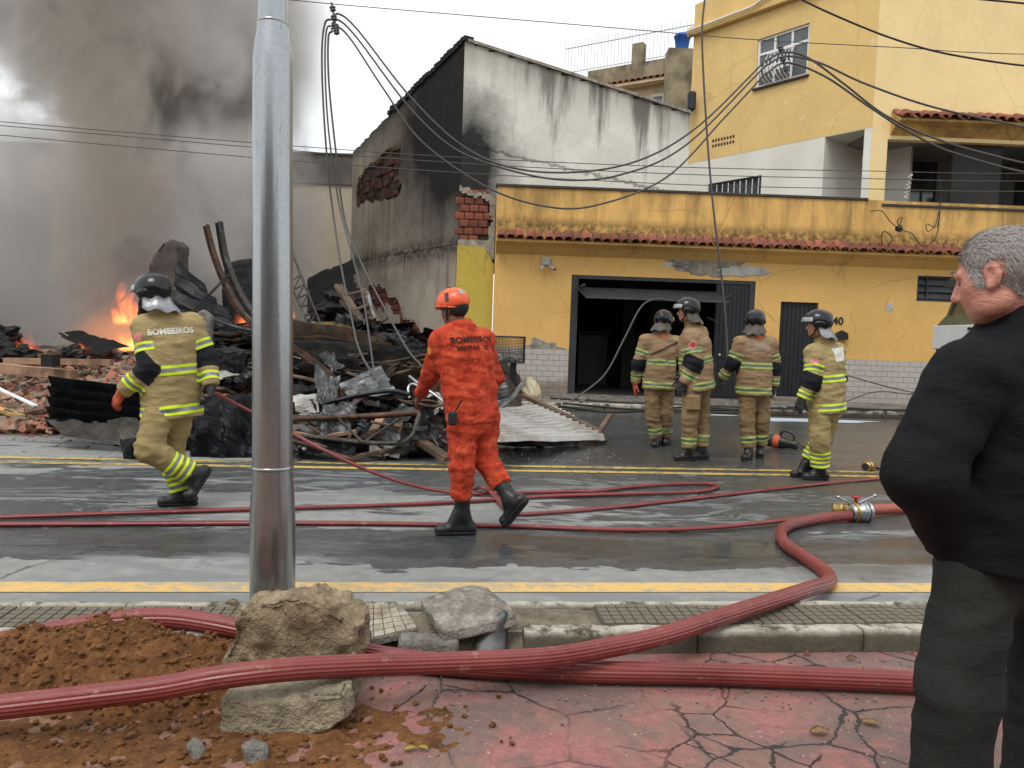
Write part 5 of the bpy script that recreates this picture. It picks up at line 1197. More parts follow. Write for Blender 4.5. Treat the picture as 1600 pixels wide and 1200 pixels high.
# --- sheet metal
def burnt_metal(name, c0, c1, c2, rough=0.45, metal=0.6, sc=2.5):
    a = NM(name); n1 = a.noise(sc, 8, 0.7, None, 0.6); n2 = a.noise(14, 6, 0.7)
    c = a.ramp(n1, [(0.30, S(*c0)), (0.5, S(*c1)), (0.70, S(*c2))]); c = a.mix(a.rng(n2, 0.55, 0.75, 0, 0.5), c, S(*c0))
    return a.bsdf(c, a.rng(n2, 0.3, 0.7, rough - 0.15, rough + 0.2), metal, a.bump(n2, 0.35, 0.015))
M_SBLK = burnt_metal('black_sheet', (14, 16, 19), (26, 29, 34), (50, 54, 60), 0.34, 0.5); M_SGREY = burnt_metal('scorched_grey_sheet', (52, 54, 55), (116, 118, 118), (168, 170, 170), 0.42, 0.7); M_SRUST = burnt_metal('rusty_burnt_sheet', (30, 26, 23), (70, 54, 38), (136, 98, 54), 0.55, 0.5, 1.6)
M_SWHITE = burnt_metal('white_roof_sheet', (176, 166, 152), (224, 222, 218), (240, 239, 237), 0.55, 0.0, 0.8); M_RUSTB = burnt_metal('rusty_steel', (40, 32, 28), (74, 54, 42), (112, 80, 58), 0.6, 0.5, 4); M_DSTEEL = burnt_metal('dark_burnt_steel', (34, 32, 31), (62, 58, 54), (96, 92, 88), 0.5, 0.6, 4)
def wood(name, c0, c1, dk):
    a = NM(name); g_ = a.noise(6, 6, 0.65, a.map(None, (1.0, 6, 6))); n2 = a.noise(2.5, 6, 0.7)
    c = a.mix(g_, S(*c0), S(*c1)); c = a.mix(a.rng(n2, 0.45, 0.62, 0, 0.75), c, S(*dk)); return a.bsdf(c, 0.85, 0, a.bump(g_, 0.5, 0.01))
M_WOOD = wood('dusty_timber', (148, 112, 88), (176, 142, 114), (92, 72, 60)); M_WOODD = wood('scorched_timber', (88, 68, 54), (122, 98, 78), (34, 30, 28)); M_WOODY = wood('yellow_board', (184, 146, 84), (206, 170, 108), (120, 90, 56))
def patch(name, label, cat, corners, mat, nu=22, nv=14, corr=0.0, ncorr=8, crump=0.06, sc=1.4, seed=0, bow=0.0, along='u', group=None, th=0.006, mid=None):
    """thin bent sheet through four corner points A B C D; corrugated across v or u; crumpled by noise"""
    A, B, C, D = [Vector(c) for c in corners]; nrm = (B - A).cross(D - A).normalized(); b = BM(); G = []
    if nrm.y > 0: nrm = -nrm
    for i in range(nu + 1):
        row = []
        for j in range(nv + 1):
            u, v = i / nu, j / nv; p = A.lerp(B, u).lerp(D.lerp(C, u), v); q = v if along == 'u' else u
            ph_ = (q * ncorr) % 1.0; z_ = corr * (0.5 - abs(2 * ph_ - 1)) if corr else 0
            f_ = fbm((p.x * 1.0 + seed, p.y, p.z), sc, 4); cr = 1 - 2 * abs(mnoise.noise(p * sc * 1.3 + Vector((seed, 3, 1))))
            edge = 1 + 0.05 * mnoise.noise(Vector((u * 9, v * 9, seed)))
            p = p + nrm * (z_ + crump * (f_ + 0.7 * cr) + bow * math.sin(math.pi * v) * math.sin(math.pi * min(1, u + .1))) + (Vector((0, 0, 1)) * 0.12 * crump * mnoise.noise(Vector((u * 5, v * 5, seed))))
            row.append(b.verts.new(p))
        G.append(row)
    for i in range(nu):
        for j in range(nv):
            if (i in (0, nu - 1) or j in (0, nv - 1)) and crump > 0.03 and mnoise.cell(Vector((i * 0.6, j * 0.6, seed))) > 0.72: continue
            b.faces.new((G[i][j], G[i + 1][j], G[i + 1][j + 1], G[i][j + 1]))
    for v in [v for v in b.verts if not v.link_faces]: b.verts.remove(v)
    bmesh.ops.solidify(b, geom=b.faces[:], thickness=th)
    c = (A + B + C + D) / 4; c.z = min(v.co.z for v in b.verts); me = to_mesh(name, b); me.transform(Matrix.Translation(-c)); o = part(name, me, mat); o.location = c
    return tag(o, label, cat, group)
def Y(px, py, y): return on_y(px, py, y)
patch('corrugated_sheet', 'large black corrugated sheet sagging behind the striding firefighter', 'metal sheet', [Y(80, 586, 9.4), Y(335, 612, 9.2), Y(330, 700, 8.6), Y(72, 664, 8.9)], M_SBLK, 34, 40, 0.11, 5, 0.028, 1.1, 1)
patch('curled_sheet', 'curled grey underside of roofing sheet under the black corrugated sheet', 'metal sheet', [Y(74, 660, 8.9), Y(215, 655, 8.6), Y(235, 705, 8.4), Y(100, 682, 8.5)], burnt_metal('brown_grey_sheet', (48, 44, 40), (84, 78, 72), (120, 114, 106), 0.5, 0.4), 18, 10, 0, 1, 0.05, 1.6, 4)
patch('black_tarp', 'crumpled black plastic sheeting piled behind the striding firefighter', 'sheeting', [Y(290, 615, 9.0), Y(400, 622, 9.0), Y(398, 722, 8.35), Y(300, 728, 8.3)], M_SBLK, 26, 26, 0, 1, 0.12, 2.6, 7, 0.25)
patch('black_tarp', 'folded black sheeting on the road under the striding firefighter', 'sheeting', [Y(188, 690, 8.3), Y(245, 685, 8.4), Y(262, 728, 7.95), Y(196, 730, 7.95)], M_SBLK, 18, 14, 0, 1, 0.07, 3.0, 9, 0.12)
patch('burnt_sheet', 'long rust-edged burnt roofing sheet on top of the heap', 'metal sheet', [Y(430, 506, 12.6), Y(612, 528, 12.4), Y(640, 560, 11.6), Y(430, 552, 11.8)], M_SRUST, 40, 26, 0.16, 3, 0.10, 0.9, 11, 0.2)
patch('burnt_sheet', 'wide blackened roofing sheet folded below the rust-edged sheet', 'metal sheet', [Y(430, 538, 11.8), Y(672, 548, 11.6), Y(668, 600, 10.6), Y(430, 612, 10.6)], burnt_metal('charred_sheet', (16, 16, 17), (30, 28, 26), (82, 66, 44), 0.5, 0.5, 1.3), 40, 26, 0.18, 4, 0.12, 0.9, 14, 0.1)
patch('burnt_sheet', 'yellowish scorched sheet with raised ridge beside the lattice mast', 'metal sheet', [Y(455, 508, 12.9), Y(500, 500, 12.9), Y(612, 528, 12.6), Y(470, 530, 12.4)], burnt_metal('ochre_sheet', (70, 54, 34), (140, 108, 62), (176, 134, 70), 0.55, 0.3, 2.0), 24, 10, 0.08, 2, 0.05, 1.2, 21)
patch('grey_sheet_shard', 'torn grey corrugated shard pointing up in the heap', 'metal sheet', [Y(528, 600, 10.0), Y(592, 566, 10.2), Y(620, 612, 9.7), Y(545, 622, 9.6)], M_SGREY, 24, 18, 0.05, 4, 0.04, 2.0, 31)
patch('grey_sheet_shard', 'crumpled dark grey sheet beside the bent brown rail', 'metal sheet', [Y(490, 575, 9.8), Y(532, 590, 9.8), Y(522, 640, 9.3), Y(494, 636, 9.3)], M_SGREY, 16, 16, 0, 1, 0.14, 3.0, 33, 0.1)
patch('scrap_sheet', 'bright bent metal scrap under the brown pipe', 'metal sheet', [Y(505, 635, 9.0), Y(560, 628, 9.1), Y(548, 688, 8.7), Y(500, 690, 8.7)], M_SGREY, 16, 16, 0, 1, 0.10, 3.2, 35)
patch('scrap_sheet', 'pale flattened sheet by the orange firefighter\'s knee', 'metal sheet', [Y(600, 660, 8.9), Y(640, 662, 9.0), Y(650, 700, 8.5), Y(590, 702, 8.5)], M_SGREY, 14, 14, 0.04, 3, 0.06, 2.6, 37)
patch('scrap_sheet', 'dark slumped sheet at the foot of the heap by the steel post', 'metal sheet', [Y(465, 690, 8.6), Y(560, 690, 8.6), Y(555, 714, 8.3), Y(460, 714, 8.3)], M_SBLK, 18, 10, 0, 1, 0.08, 2.4, 39)
patch('scrap_sheet', 'white bent tin strip near the orange firefighter\'s hand', 'metal sheet', [Y(655, 618, 10.2), Y(690, 600, 10.3), Y(694, 640, 9.8), Y(668, 655, 9.6)], M_SWHITE, 14, 14, 0.03, 4, 0.05, 2.4, 41)
patch('white_roof_sheet', 'white corrugated roof sheet lying on the road with scorched front edge', 'metal sheet', [on_z(775, 640, .42), on_z(862, 632, .30), on_z(946, 684, .10), on_z(770, 688, .34)], M_SWHITE, 34, 60, 0.075, 12, 0.03, 0.9, 51, th=0.008)
patch('scorched_sheet', 'scorched dark edge sheet folded under the white roof sheet', 'metal sheet', [on_z(765, 676, .28), on_z(920, 683, .10), on_z(890, 697, .01), on_z(765, 698, .01)], M_SGREY, 30, 14, 0.03, 3, 0.05, 1.4, 53)
patch('grey_sheet_shard', 'small corrugated shard standing beside the caged bin', 'metal sheet', [Y(772, 588, 12.4), Y(788, 584, 12.4), Y(800, 632, 12.0), Y(774, 636, 12.0)], M_SGREY, 12, 20, 0.04, 6, 0.03, 2.0, 57)
patch('charred_board', 'pointed black panel lying among the flames on the left', 'panel', [Y(83, 522, 14.2), Y(130, 518, 14.4), Y(208, 548, 13.4), Y(150, 556, 13.0)], M_CHAR, 14, 8, 0, 1, 0.05, 1.3, 61, th=0.03)
patch('fallen_roofing', 'dark slanting roof panel leaning against the charred wall stub', 'panel', [Y(276, 402, 15.6), Y(310, 440, 15.4), Y(402, 540, 13.4), Y(262, 520, 13.8)], M_SBLK, 26, 20, 0.08, 5, 0.05, 1.0, 63, th=0.03)
patch('domed_sheet', 'black domed sheet behind the steel post', 'metal sheet', [Y(352, 412, 16.4), Y(440, 396, 16.6), Y(440, 545, 14.6), Y(350, 545, 14.6)], M_SBLK, 16, 14, 0, 1, 0.06, 1.1, 65, 0.4, th=0.02)
patch('charred_ceiling', 'black charred ceiling panel slumped behind the lattice mast', 'panel', [Y(482, 436, 18.0), Y(556, 402, 18.4), Y(560, 500, 17.0), Y(480, 510, 16.8)], M_CHAR, 20, 16, 0.06, 4, 0.07, 1.0, 67, th=0.04)
chunk('charred_wall_stub', 'jagged charred wall stub standing above the flames', 'wall fragment', [Y(x, y, 15.8) for x, y in ((226, 520), (231, 430), (238, 402), (254, 379), (268, 374), (276, 384), (277, 410), (282, 520))], Vector((0.1, 0.35, 0)), simple('smoke_grey_wall', S(84, 78, 72), 0.92, var=0.3, scale=3, bump=0.7, bscale=20, bdist=0.03, dark=S(34, 31, 30), dscale=1.5, damt=0.8), 5, 0.05, 2.2, 3)
chunk('concrete_post', 'pale broken concrete post behind the striding firefighter', 'post', [Y(x, y, 11.6) for x, y in ((303, 560), (305, 490), (318, 485), (328, 492), (327, 560))], Vector((0, 0.15, 0)), M_CHUNKG, 4, 0.02, 5, 5)
# --- bars, pipes, planks
def bar(name, label, cat, pts, w_, mat, prof='round', group=None, n=6, up=Vector((0, 0, 1))):
    P = [Y(*p) for p in pts]; C = catmull(P, n) if len(P) > 2 else [P[0].lerp(P[1], k / 4) for k in range(5)]
    if len(P) == 2: C = [c + Vector((0, 0, 0.01)) * mnoise.noise(c * 3) for c in C]
    b = BM()
    if prof == 'round': tube(b, C, w_ / 2, 8)
    elif prof == 'I': tube(b, C, w_, prof=[(-.5, -.5), (.5, -.5), (.5, -.38), (.08, -.38), (.08, .38), (.5, .38), (.5, .5), (-.5, .5), (-.5, .38), (-.08, .38), (-.08, -.38), (-.5, -.38)])
    elif prof == 'L': tube(b, C, w_, prof=[(-.5, -.5), (.5, -.5), (.5, -.38), (-.38, -.38), (-.38, .5), (-.5, .5)])
    else: tube(b, C, w_, prof=[(-.5, -prof / 2), (.5, -prof / 2), (.5, prof / 2), (-.5, prof / 2)], up=up)
    bmesh.ops.recalc_face_normals(b, faces=b.faces[:])
    me = to_mesh(name, b); c = sum((Vector(p) for p in C), Vector()) / len(C); c.z = min(p.z for p in C); me.transform(Matrix.Translation(-c)); o = part(name, me, mat); o.location = c
    return tag(o, label, cat, group)
bar('steel_beam', 'scorched rust-streaked curved steel beam rising from the heap', 'beam', [(322, 352, 13.6), (333, 395, 13.5), (350, 440, 13.3), (370, 478, 13.0), (395, 506, 12.6), (420, 525, 12.2)], 0.085, M_RUSTB, 'I')
bar('steel_beam', 'taller black curved steel beam beside the rust-streaked one', 'beam', [(342, 347, 13.9), (350, 395, 13.8), (361, 430, 13.6), (380, 470, 13.3), (402, 502, 12.9), (430, 530, 12.4)], 0.10, M_DSTEEL, 'I')
bar('cross_brace', 'thin grey brace crossing both curved beams', 'bar', [(360, 427, 13.3), (296, 492, 13.0)], 0.045, M_DSTEEL, 'L')
bar('roof_edge_beam', 'dark drooping edge beam running down to the steel post', 'beam', [(276, 470, 13.4), (320, 492, 13.0), (365, 510, 12.6), (420, 522, 12.3)], 0.06, M_DSTEEL, 'round')
bar('brown_rail', 'bent brown rail arching over the crumpled grey sheet', 'rail', [(440, 530, 10.3), (462, 545, 10.2), (492, 566, 10.0), (515, 585, 9.8), (524, 600, 9.7), (533, 626, 9.5)], 0.06, M_RUSTB, 'L')
bar('rusty_pipe', 'thick rusty pipe lying level across the front of the heap', 'pipe', [(395, 657, 8.8), (560, 651, 8.8), (655, 645, 8.9)], 0.07, M_RUSTB)
bar('curved_pipe', 'long curved pipe bending up at its end below the level pipe', 'pipe', [(398, 672, 8.6), (470, 681, 8.5), (560, 691, 8.4), (620, 692, 8.4), (642, 682, 8.4), (650, 664, 8.5), (656, 646, 8.6)], 0.055, M_DSTEEL)
bar('bent_tube', 'thin tan tube running behind the curved pipe', 'pipe', [(398, 668, 8.9), (450, 674, 8.8), (500, 684, 8.6), (566, 690, 8.5)], 0.045, wood('tan_tube', (150, 110, 82), (176, 132, 98), (84, 66, 54)))
bar('thin_rod', 'thin dark rod slanting through the front of the heap', 'rod', [(530, 655, 8.7), (568, 692, 8.3)], 0.03, M_DSTEEL)
bar('thin_rod', 'dark rod crossing the slanting rod', 'rod', [(566, 692, 8.35), (622, 655, 8.8)], 0.035, M_DSTEEL)
bar('black_strip', 'arched black plastic strip across the middle of the heap', 'strip', [(500, 632, 9.3), (560, 618, 9.3), (610, 611, 9.3), (640, 616, 9.2)], 0.05, M_SBLK)
bar('timber_plank', 'scorched plank sloping down towards the orange firefighter\'s leg', 'plank', [(618, 664, 8.9), (700, 718, 8.3)], 0.13, M_WOODD, 0.45)
bar('tan_pole', 'pale burnt pole sticking out of the heap to the right', 'pole', [(598, 590, 10.4), (660, 573, 10.8)], 0.045, M_WOODD)
bar('tan_pole', 'short brown stick by the grey shard', 'stick', [(450, 585, 10.3), (496, 596, 9.9)], 0.05, M_WOODD)
bar('metal_frame_rail', 'shiny bent rail beside the orange firefighter\'s hand', 'rail', [(640, 588, 9.6), (655, 600, 9.4), (690, 625, 9.2), (700, 640, 9.0)], 0.035, M_STEEL)
bar('bent_pipe', 'thin hooked pipe end near the orange firefighter\'s hand', 'pipe', [(660, 608, 9.3), (646, 600, 9.4), (638, 606, 9.4), (640, 622, 9.3)], 0.035, M_STEEL)
bar('timber_beam', 'long dusty timber beam lying across the brick rubble', 'beam', [(-20, 573, 11.4), (115, 586, 11.2)], 0.17, M_WOOD, 0.8)
bar('timber_beam', 'thinner timber batten behind the long dusty beam', 'beam', [(8, 564, 12.2), (175, 566, 12.2)], 0.12, M_WOOD, 0.8)
bar('timber_beam', 'dark scorched timber lying near the black panel', 'beam', [(60, 556, 12.8), (130, 548, 13.0)], 0.12, M_WOODD, 0.7)
bar('yellow_board', 'yellow broken board end on the left edge of the rubble', 'board', [(-25, 632, 10.2), (32, 650, 9.9)], 0.14, M_WOODY, 0.25)
bar('brown_board', 'stained board lying behind the yellow board', 'board', [(25, 650, 10.0), (70, 640, 10.2)], 0.16, M_WOODD, 0.3)
bar('white_strip', 'bright white plastic strip lying on the rubble', 'strip', [(-4, 606, 10.4), (56, 634, 9.9)], 0.06, simple('white_plastic', S(222, 224, 226), 0.5, var=0.06), 0.3)
bar('charred_post', 'short black charred block standing on the dusty beam', 'block', [(79, 572, 11.0), (79, 554, 11.0)], 0.20, M_CHAR, 0.8)
bar('roof_batten', 'timber batten along the back of the white roof sheet', 'batten', [(818, 618, 12.8), (936, 674, 10.9)], 0.10, M_WOODD, 0.6)
bar('roof_batten', 'short batten stub poking up at the tip of the white roof sheet', 'batten', [(936, 676, 10.8), (954, 648, 11.1)], 0.07, M_WOODD, 0.7)
bar('roof_batten', 'short batten lying at the tip of the white roof sheet', 'batten', [(928, 668, 10.9), (946, 690, 10.5)], 0.06, M_WOODD, 0.7)
bar('tin_strip', 'bent tin strip leaning beside the caged bin', 'strip', [(778, 640, 11.6), (800, 622, 11.8), (818, 596, 12.4)], 0.09, M_SGREY, 0.15)
# fallen window/roof frame: two long boards with rungs
fr_ = thing('timber_ladder', 'fallen ladder-like timber roof frame leaning against the sooty wall', 'frame', Y(590, 560, 14.5))
def fb(a0, a1, w_, mat, nm): 
    b = BM(); P0, P1 = Y(*a0), Y(*a1); tube(b, [P0, P1], w_, prof=[(-.5, -.2), (.5, -.2), (.5, .2), (-.5, .2)]); bmesh.ops.recalc_face_normals(b, faces=b.faces[:]); part(nm, b, mat, fr_)
fb((528, 446, 15.2), (592, 546, 13.6), 0.16, M_WOODD, 'stile'); fb((568, 452, 15.4), (600, 530, 14.0), 0.12, M_WOODD, 'stile')
for k in range(4): t = 0.15 + k * 0.24; fb((528 + 64 * t, 446 + 100 * t, 15.1 - 1.5 * t), (566 + 34 * t, 440 + 88 * t, 15.4 - 1.4 * t), 0.08, M_WOODD, 'rung')
bar('grey_cable_duct', 'pale strip hanging down the broken brick edge', 'strip', [(574, 455, 15.0), (583, 490, 14.6), (600, 520, 14.0), (625, 545, 13.4), (640, 556, 13.2)], 0.06, M_SGREY, 0.4)
bar('timber_plank', 'brown plank leaning under the fallen roof frame', 'plank', [(535, 470, 15.0), (560, 500, 14.4), (588, 556, 13.4)], 0.13, M_WOODD, 0.3)
# lattice mast
mast = thing('lattice_mast', 'thin steel lattice mast leaning behind the steel post', 'mast', Y(490, 505, 14.0))
ra0, ra1 = Y(455, 392, 14.6), Y(500, 504, 13.8); rb0, rb1 = Y(452, 440, 14.2), Y(482, 508, 13.6)
for nm, a0, a1, w_ in (('rail', ra0, ra1, .045), ('rail', rb0, rb1, .045)): b = BM(); tube(b, [a0, a1], w_ / 2, 6); part(nm, b, M_DSTEEL, mast)
for k in range(5):
    t = k / 5; a0 = ra0.lerp(ra1, 0.35 + 0.65 * t); b0 = rb0.lerp(rb1, t); b1 = rb0.lerp(rb1, min(1, t + 0.2))
    for q in ((a0, b0), (a0, b1)): b = BM(); tube(b, list(q), 0.014, 5); part('lacing', b, M_DSTEEL, mast)
# burnt roof truss stuck to the wall
tr_ = thing('burnt_truss', 'small burnt roof truss hanging at the end of the sooty wall', 'truss', Y(530, 430, 20))
T0, T1, B0, B1 = Y(512, 428, 20), Y(552, 410, 20.6), Y(515, 446, 20), Y(553, 436, 20.6)
for a0, a1 in ((T0, T1), (B0, B1)): b = BM(); tube(b, [a0, a1], 0.04, 6); part('chord', b, M_DSTEEL, tr_)
for k in range(5): b = BM(); tube(b, [T0.lerp(T1, k / 5), B0.lerp(B1, (k + .5) / 5)], 0.02, 5); part('web', b, M_DSTEEL, tr_); b = BM(); tube(b, [B0.lerp(B1, (k + .5) / 5), T0.lerp(T1, (k + 1) / 5)], 0.02, 5); part('web', b, M_DSTEEL, tr_)
# unnamed tangle: look-alike strips, rods and scraps spread through the heap
rr = random.Random(21)
MWORD = {M_DSTEEL.name: 'dark steel', M_RUSTB.name: 'rusty steel', M_WOODD.name: 'scorched timber', M_WOOD.name: 'dusty timber', M_CHAR.name: 'charred black', M_SGREY.name: 'grey', M_SBLK.name: 'black', M_SRUST.name: 'rust-brown', M_SWHITE.name: 'white'}
def mword(o): return MWORD[o.data.materials[0].name]
for k in range(115):
    px = rr.uniform(330, 690); py = rr.uniform(560, 712); y = 8.35 + (712 - py) / 150 * 2.6 + rr.uniform(-.2, .3); p = Y(px, py, y); p.z = max(p.z, 0.03)
    kind = rr.random()
    if kind < 0.40:
        L_ = rr.uniform(.35, 1.3); a_ = rr.uniform(0, 3.14); d = Vector((math.cos(a_), math.sin(a_) * .5, rr.uniform(-.35, .35))) * L_ / 2; q0, q1 = p - d, p + d; q0.z = max(q0.z, .03); q1.z = max(q1.z, .03)
        m = q0.lerp(q1, .5) + Vector((0, 0, rr.uniform(-.08, .12))); b = BM(); tube(b, catmull([q0, m, q1], 5), rr.uniform(.010, .028), 6); me = to_mesh('bent_rod', b); me.transform(Matrix.Translation(-p)); o = part('bent_rod', me, rr.choice([M_DSTEEL, M_RUSTB, M_WOODD])); o.location = p
        tag(o, 'thin bent %s rod tangled in the lower debris heap' % mword(o), 'rod', 'bent %s rods in the debris heap' % mword(o))
    elif kind < 0.85:
        s_ = rr.uniform(.18, .6); M_ = Matrix.Rotation(rr.uniform(0, 6), 3, 'Z') @ Matrix.Rotation(rr.uniform(-1.2, 1.2), 3, 'X'); C4 = [p + M_ @ (Vector(c) * s_) for c in ((-.7, -.4, 0), (.7, -.4, 0), (.6, .45, 0), (-.6, .4, 0))]
        lowest = min(c.z for c in C4); C4 = [c + Vector((0, 0, max(0, .05 - lowest))) for c in C4]
        o = patch('metal_scrap', 'crumpled scrap of burnt sheet metal in the debris heap', 'metal scrap', C4, rr.choice([M_SGREY, M_SBLK, M_SGREY, M_SRUST, M_SWHITE, M_SGREY, M_SGREY]), 12, 10, 0.03 if rr.random() < .4 else 0, 4, 0.07, 3.5, k, group='scraps in the debris heap'); tag(o, 'small crumpled %s sheet metal scrap in the lower debris heap' % mword(o), None, '%s scraps in the debris heap' % mword(o))
    else:
        L_ = rr.uniform(.3, .9); a_ = rr.uniform(0, 3.14); d = Vector((math.cos(a_), math.sin(a_) * .5, rr.uniform(-.3, .3))) * L_ / 2; q0, q1 = p - d, p + d; q0.z = max(q0.z, .05); q1.z = max(q1.z, .05); b = BM(); tube(b, [q0, q1], rr.uniform(.06, .12), prof=[(-.5, -.15), (.5, -.15), (.5, .15), (-.5, .15)]); bmesh.ops.recalc_face_normals(b, faces=b.faces[:]); me = to_mesh('broken_lath', b); me.transform(Matrix.Translation(-p)); o = part('broken_lath', me, rr.choice([M_WOOD, M_WOODD])); o.location = p
        tag(o, 'short broken %s board in the lower debris heap' % mword(o), 'board', 'broken %s boards in the debris heap' % mword(o))
for k in range(64):
    px = rr.uniform(285, 690); py = rr.uniform(492, 600); y = 10.9 + (600 - py) / 108 * 2.6 + rr.uniform(-.3, .3)
    lim = 505 + 35 * abs((px - 470) / 220); py = max(py, lim); p = Y(px, py, y); kind = rr.random()
    if kind < 0.5:
        L_ = rr.uniform(.6, 1.9); a_ = rr.uniform(0, 3.14); d = Vector((math.cos(a_), math.sin(a_) * .5, rr.uniform(-.45, .45))) * L_ / 2; m = p + Vector((0, 0, rr.uniform(-.15, .2))); b = BM()
        tube(b, catmull([p - d, m, p + d], 5), rr.uniform(.012, .035), 6); me = to_mesh('burnt_bar', b); me.transform(Matrix.Translation(-p)); o = part('burnt_bar', me, rr.choice([M_DSTEEL, M_RUSTB, M_CHAR, M_DSTEEL])); o.location = p; tag(o, 'long %s bar sticking out of the upper debris heap' % mword(o), 'bar', '%s bars in the upper heap' % mword(o))
    else:
        s_ = rr.uniform(.35, .9); M_ = Matrix.Rotation(rr.uniform(0, 6), 3, 'Z') @ Matrix.Rotation(rr.uniform(-1.3, 1.3), 3, 'X'); C4 = [p + M_ @ (Vector(c) * s_) for c in ((-.8, -.35, 0), (.8, -.4, 0), (.7, .4, 0), (-.6, .4, 0))]
        o = patch('twisted_sheet', 'twisted blackened roofing sheet in the upper debris heap', 'metal sheet', C4, rr.choice([M_SBLK, M_SBLK, M_SRUST, M_SGREY]), 16, 12, 0.05 if rr.random() < .6 else 0, 4, 0.10, 2.2, k + 200, group='twisted sheets in the upper heap'); tag(o, 'large twisted %s roofing sheet in the upper debris heap' % mword(o), None, '%s sheets in the upper heap' % mword(o))
# charred lumps on the left
for k, (px, py, y, s_) in enumerate(((2, 528, 13.2, .26), (34, 556, 12.9, .2), (-20, 556, 12.6, .3), (112, 556, 13.0, .18), (318, 560, 12.0, .3), (360, 570, 11.4, .28), (540, 478, 16.8, .4))):
    p = Y(px, py, y); b = BM(); bmesh.ops.create_icosphere(b, subdivisions=4, radius=s_)
    for v in b.verts: v.co = Vector((v.co.x * 1.3, v.co.y, v.co.z * .75)) * (1 + 0.55 * fbm(v.co / s_ + Vector((k * 7, 0, 0)), 1.6, 4) + .12 * mnoise.cell(v.co / s_ * 4))
    for f in b.faces: f.smooth = False
    o = part('charred_lump', b, M_CHAR); o.location = p; tag(o, 'black charred lump of wreckage beside the flames', 'wreckage', 'charred lumps by the flames')

# --- flames
def flame_mat():
    """burning gas: ragged glowing volume inside each flame's own box"""
    a = NM('flame'); g = a.xyz(a.co('Generated')); o = a.co()
    n1 = a.noise(4.5, 4, 0.62, a.map(o, (1, 1, .45)), 0.9); n2 = a.noise(1.8, 2, 0.5, a.map(o, (1, 1, .5), loc=(4, 2, 8)), 0.5)
    rx = a.math('MULTIPLY', a.math('SUBTRACT', g[0], 0.5), 2.0); ry = a.math('MULTIPLY', a.math('SUBTRACT', g[1], 0.5), 2.0)
    rad = a.math('SQRT', a.math('ADD', a.math('MULTIPLY', rx, rx), a.math('MULTIPLY', ry, ry)))
    t = a.math('SUBTRACT', a.math('SUBTRACT', 1.0, a.math('POWER', g[2], 1.1)), a.math('MULTIPLY', rad, 0.85))
    t = a.math('ADD', t, a.math('ADD', a.math('MULTIPLY', a.math('SUBTRACT', n1, 0.52), 2.6), a.math('MULTIPLY', a.math('SUBTRACT', n2, 0.5), 1.8)))
    edge = a.math('MULTIPLY', a.rng(rad, 0.8, 1.0, 1, 0), a.math('MULTIPLY', a.rng(g[2], 0.85, 1.0, 1, 0), a.rng(g[2], 0.0, 0.08, 0, 1)))
    q = a.math('MULTIPLY', a.rng(t, 0.15, 0.75), edge)
    k = a.n.new('ShaderNodeVolumePrincipled'); k.inputs['Density'].default_value = 0.0
    a._in(k.inputs['Emission Color'], a.ramp(q, [(0.0, (1.0, 0.07, 0.01)), (0.5, (1.0, 0.17, 0.02)), (1.0, (1.0, 0.36, 0.08))])); a._in(k.inputs['Emission Strength'], a.math('MULTIPLY', q, 9.0))
    a.t.links.new(k.outputs[0], a.o.inputs['Volume']); return a.m
M_FLAME = flame_mat()
def flame(label, px, py, y, w_, h_, n, seed, lean=0.0):
    base = Y(px, py, y); b = BM(); box(b, (-w_ * .62, -w_ * .45, 0), (w_ * .62, w_ * .45, h_ * 1.25))
    for v in b.verts:
        if v.co.z > 0: v.co.x += lean * h_
    o = part('flame', b, M_FLAME); o.location = base + Vector((0, 0, -0.04)); return tag(o, label, 'flame', None)
flame('tall orange flame licking up beside the striding firefighter\'s helmet', 203, 506, 15.4, 0.55, 0.80, 14, 1, -0.25)
flame('broad glowing fire at the foot of the tall flame', 190, 556, 15.3, 0.9, 0.50, 16, 2)
flame('bright flame among the black lumps on the left', 48, 552, 13.2, 0.42, 0.42, 10, 3, -0.45)
flame('small flame flickering high in the smoke at the left', 16, 512, 15.5, 0.22, 0.18, 3, 4)
flame('low yellow flame in front of the pointed black panel', 124, 543, 13.2, 0.36, 0.16, 5, 5)
flame('flame burning at the foot of the curved beams', 388, 505, 13.4, 0.35, 0.42, 6, 6, -0.2)
flame('small flame between the steel post and the lattice mast', 458, 494, 15.0, 0.16, 0.22, 3, 7)
flame('tiny flame deep in the black wreckage behind the mast', 516, 484, 17.5, 0.26, 0.26, 4, 8)
flame('smouldering tip of a charred timber behind the mast', 512, 502, 17.0, 0.1, 0.14, 2, 9)
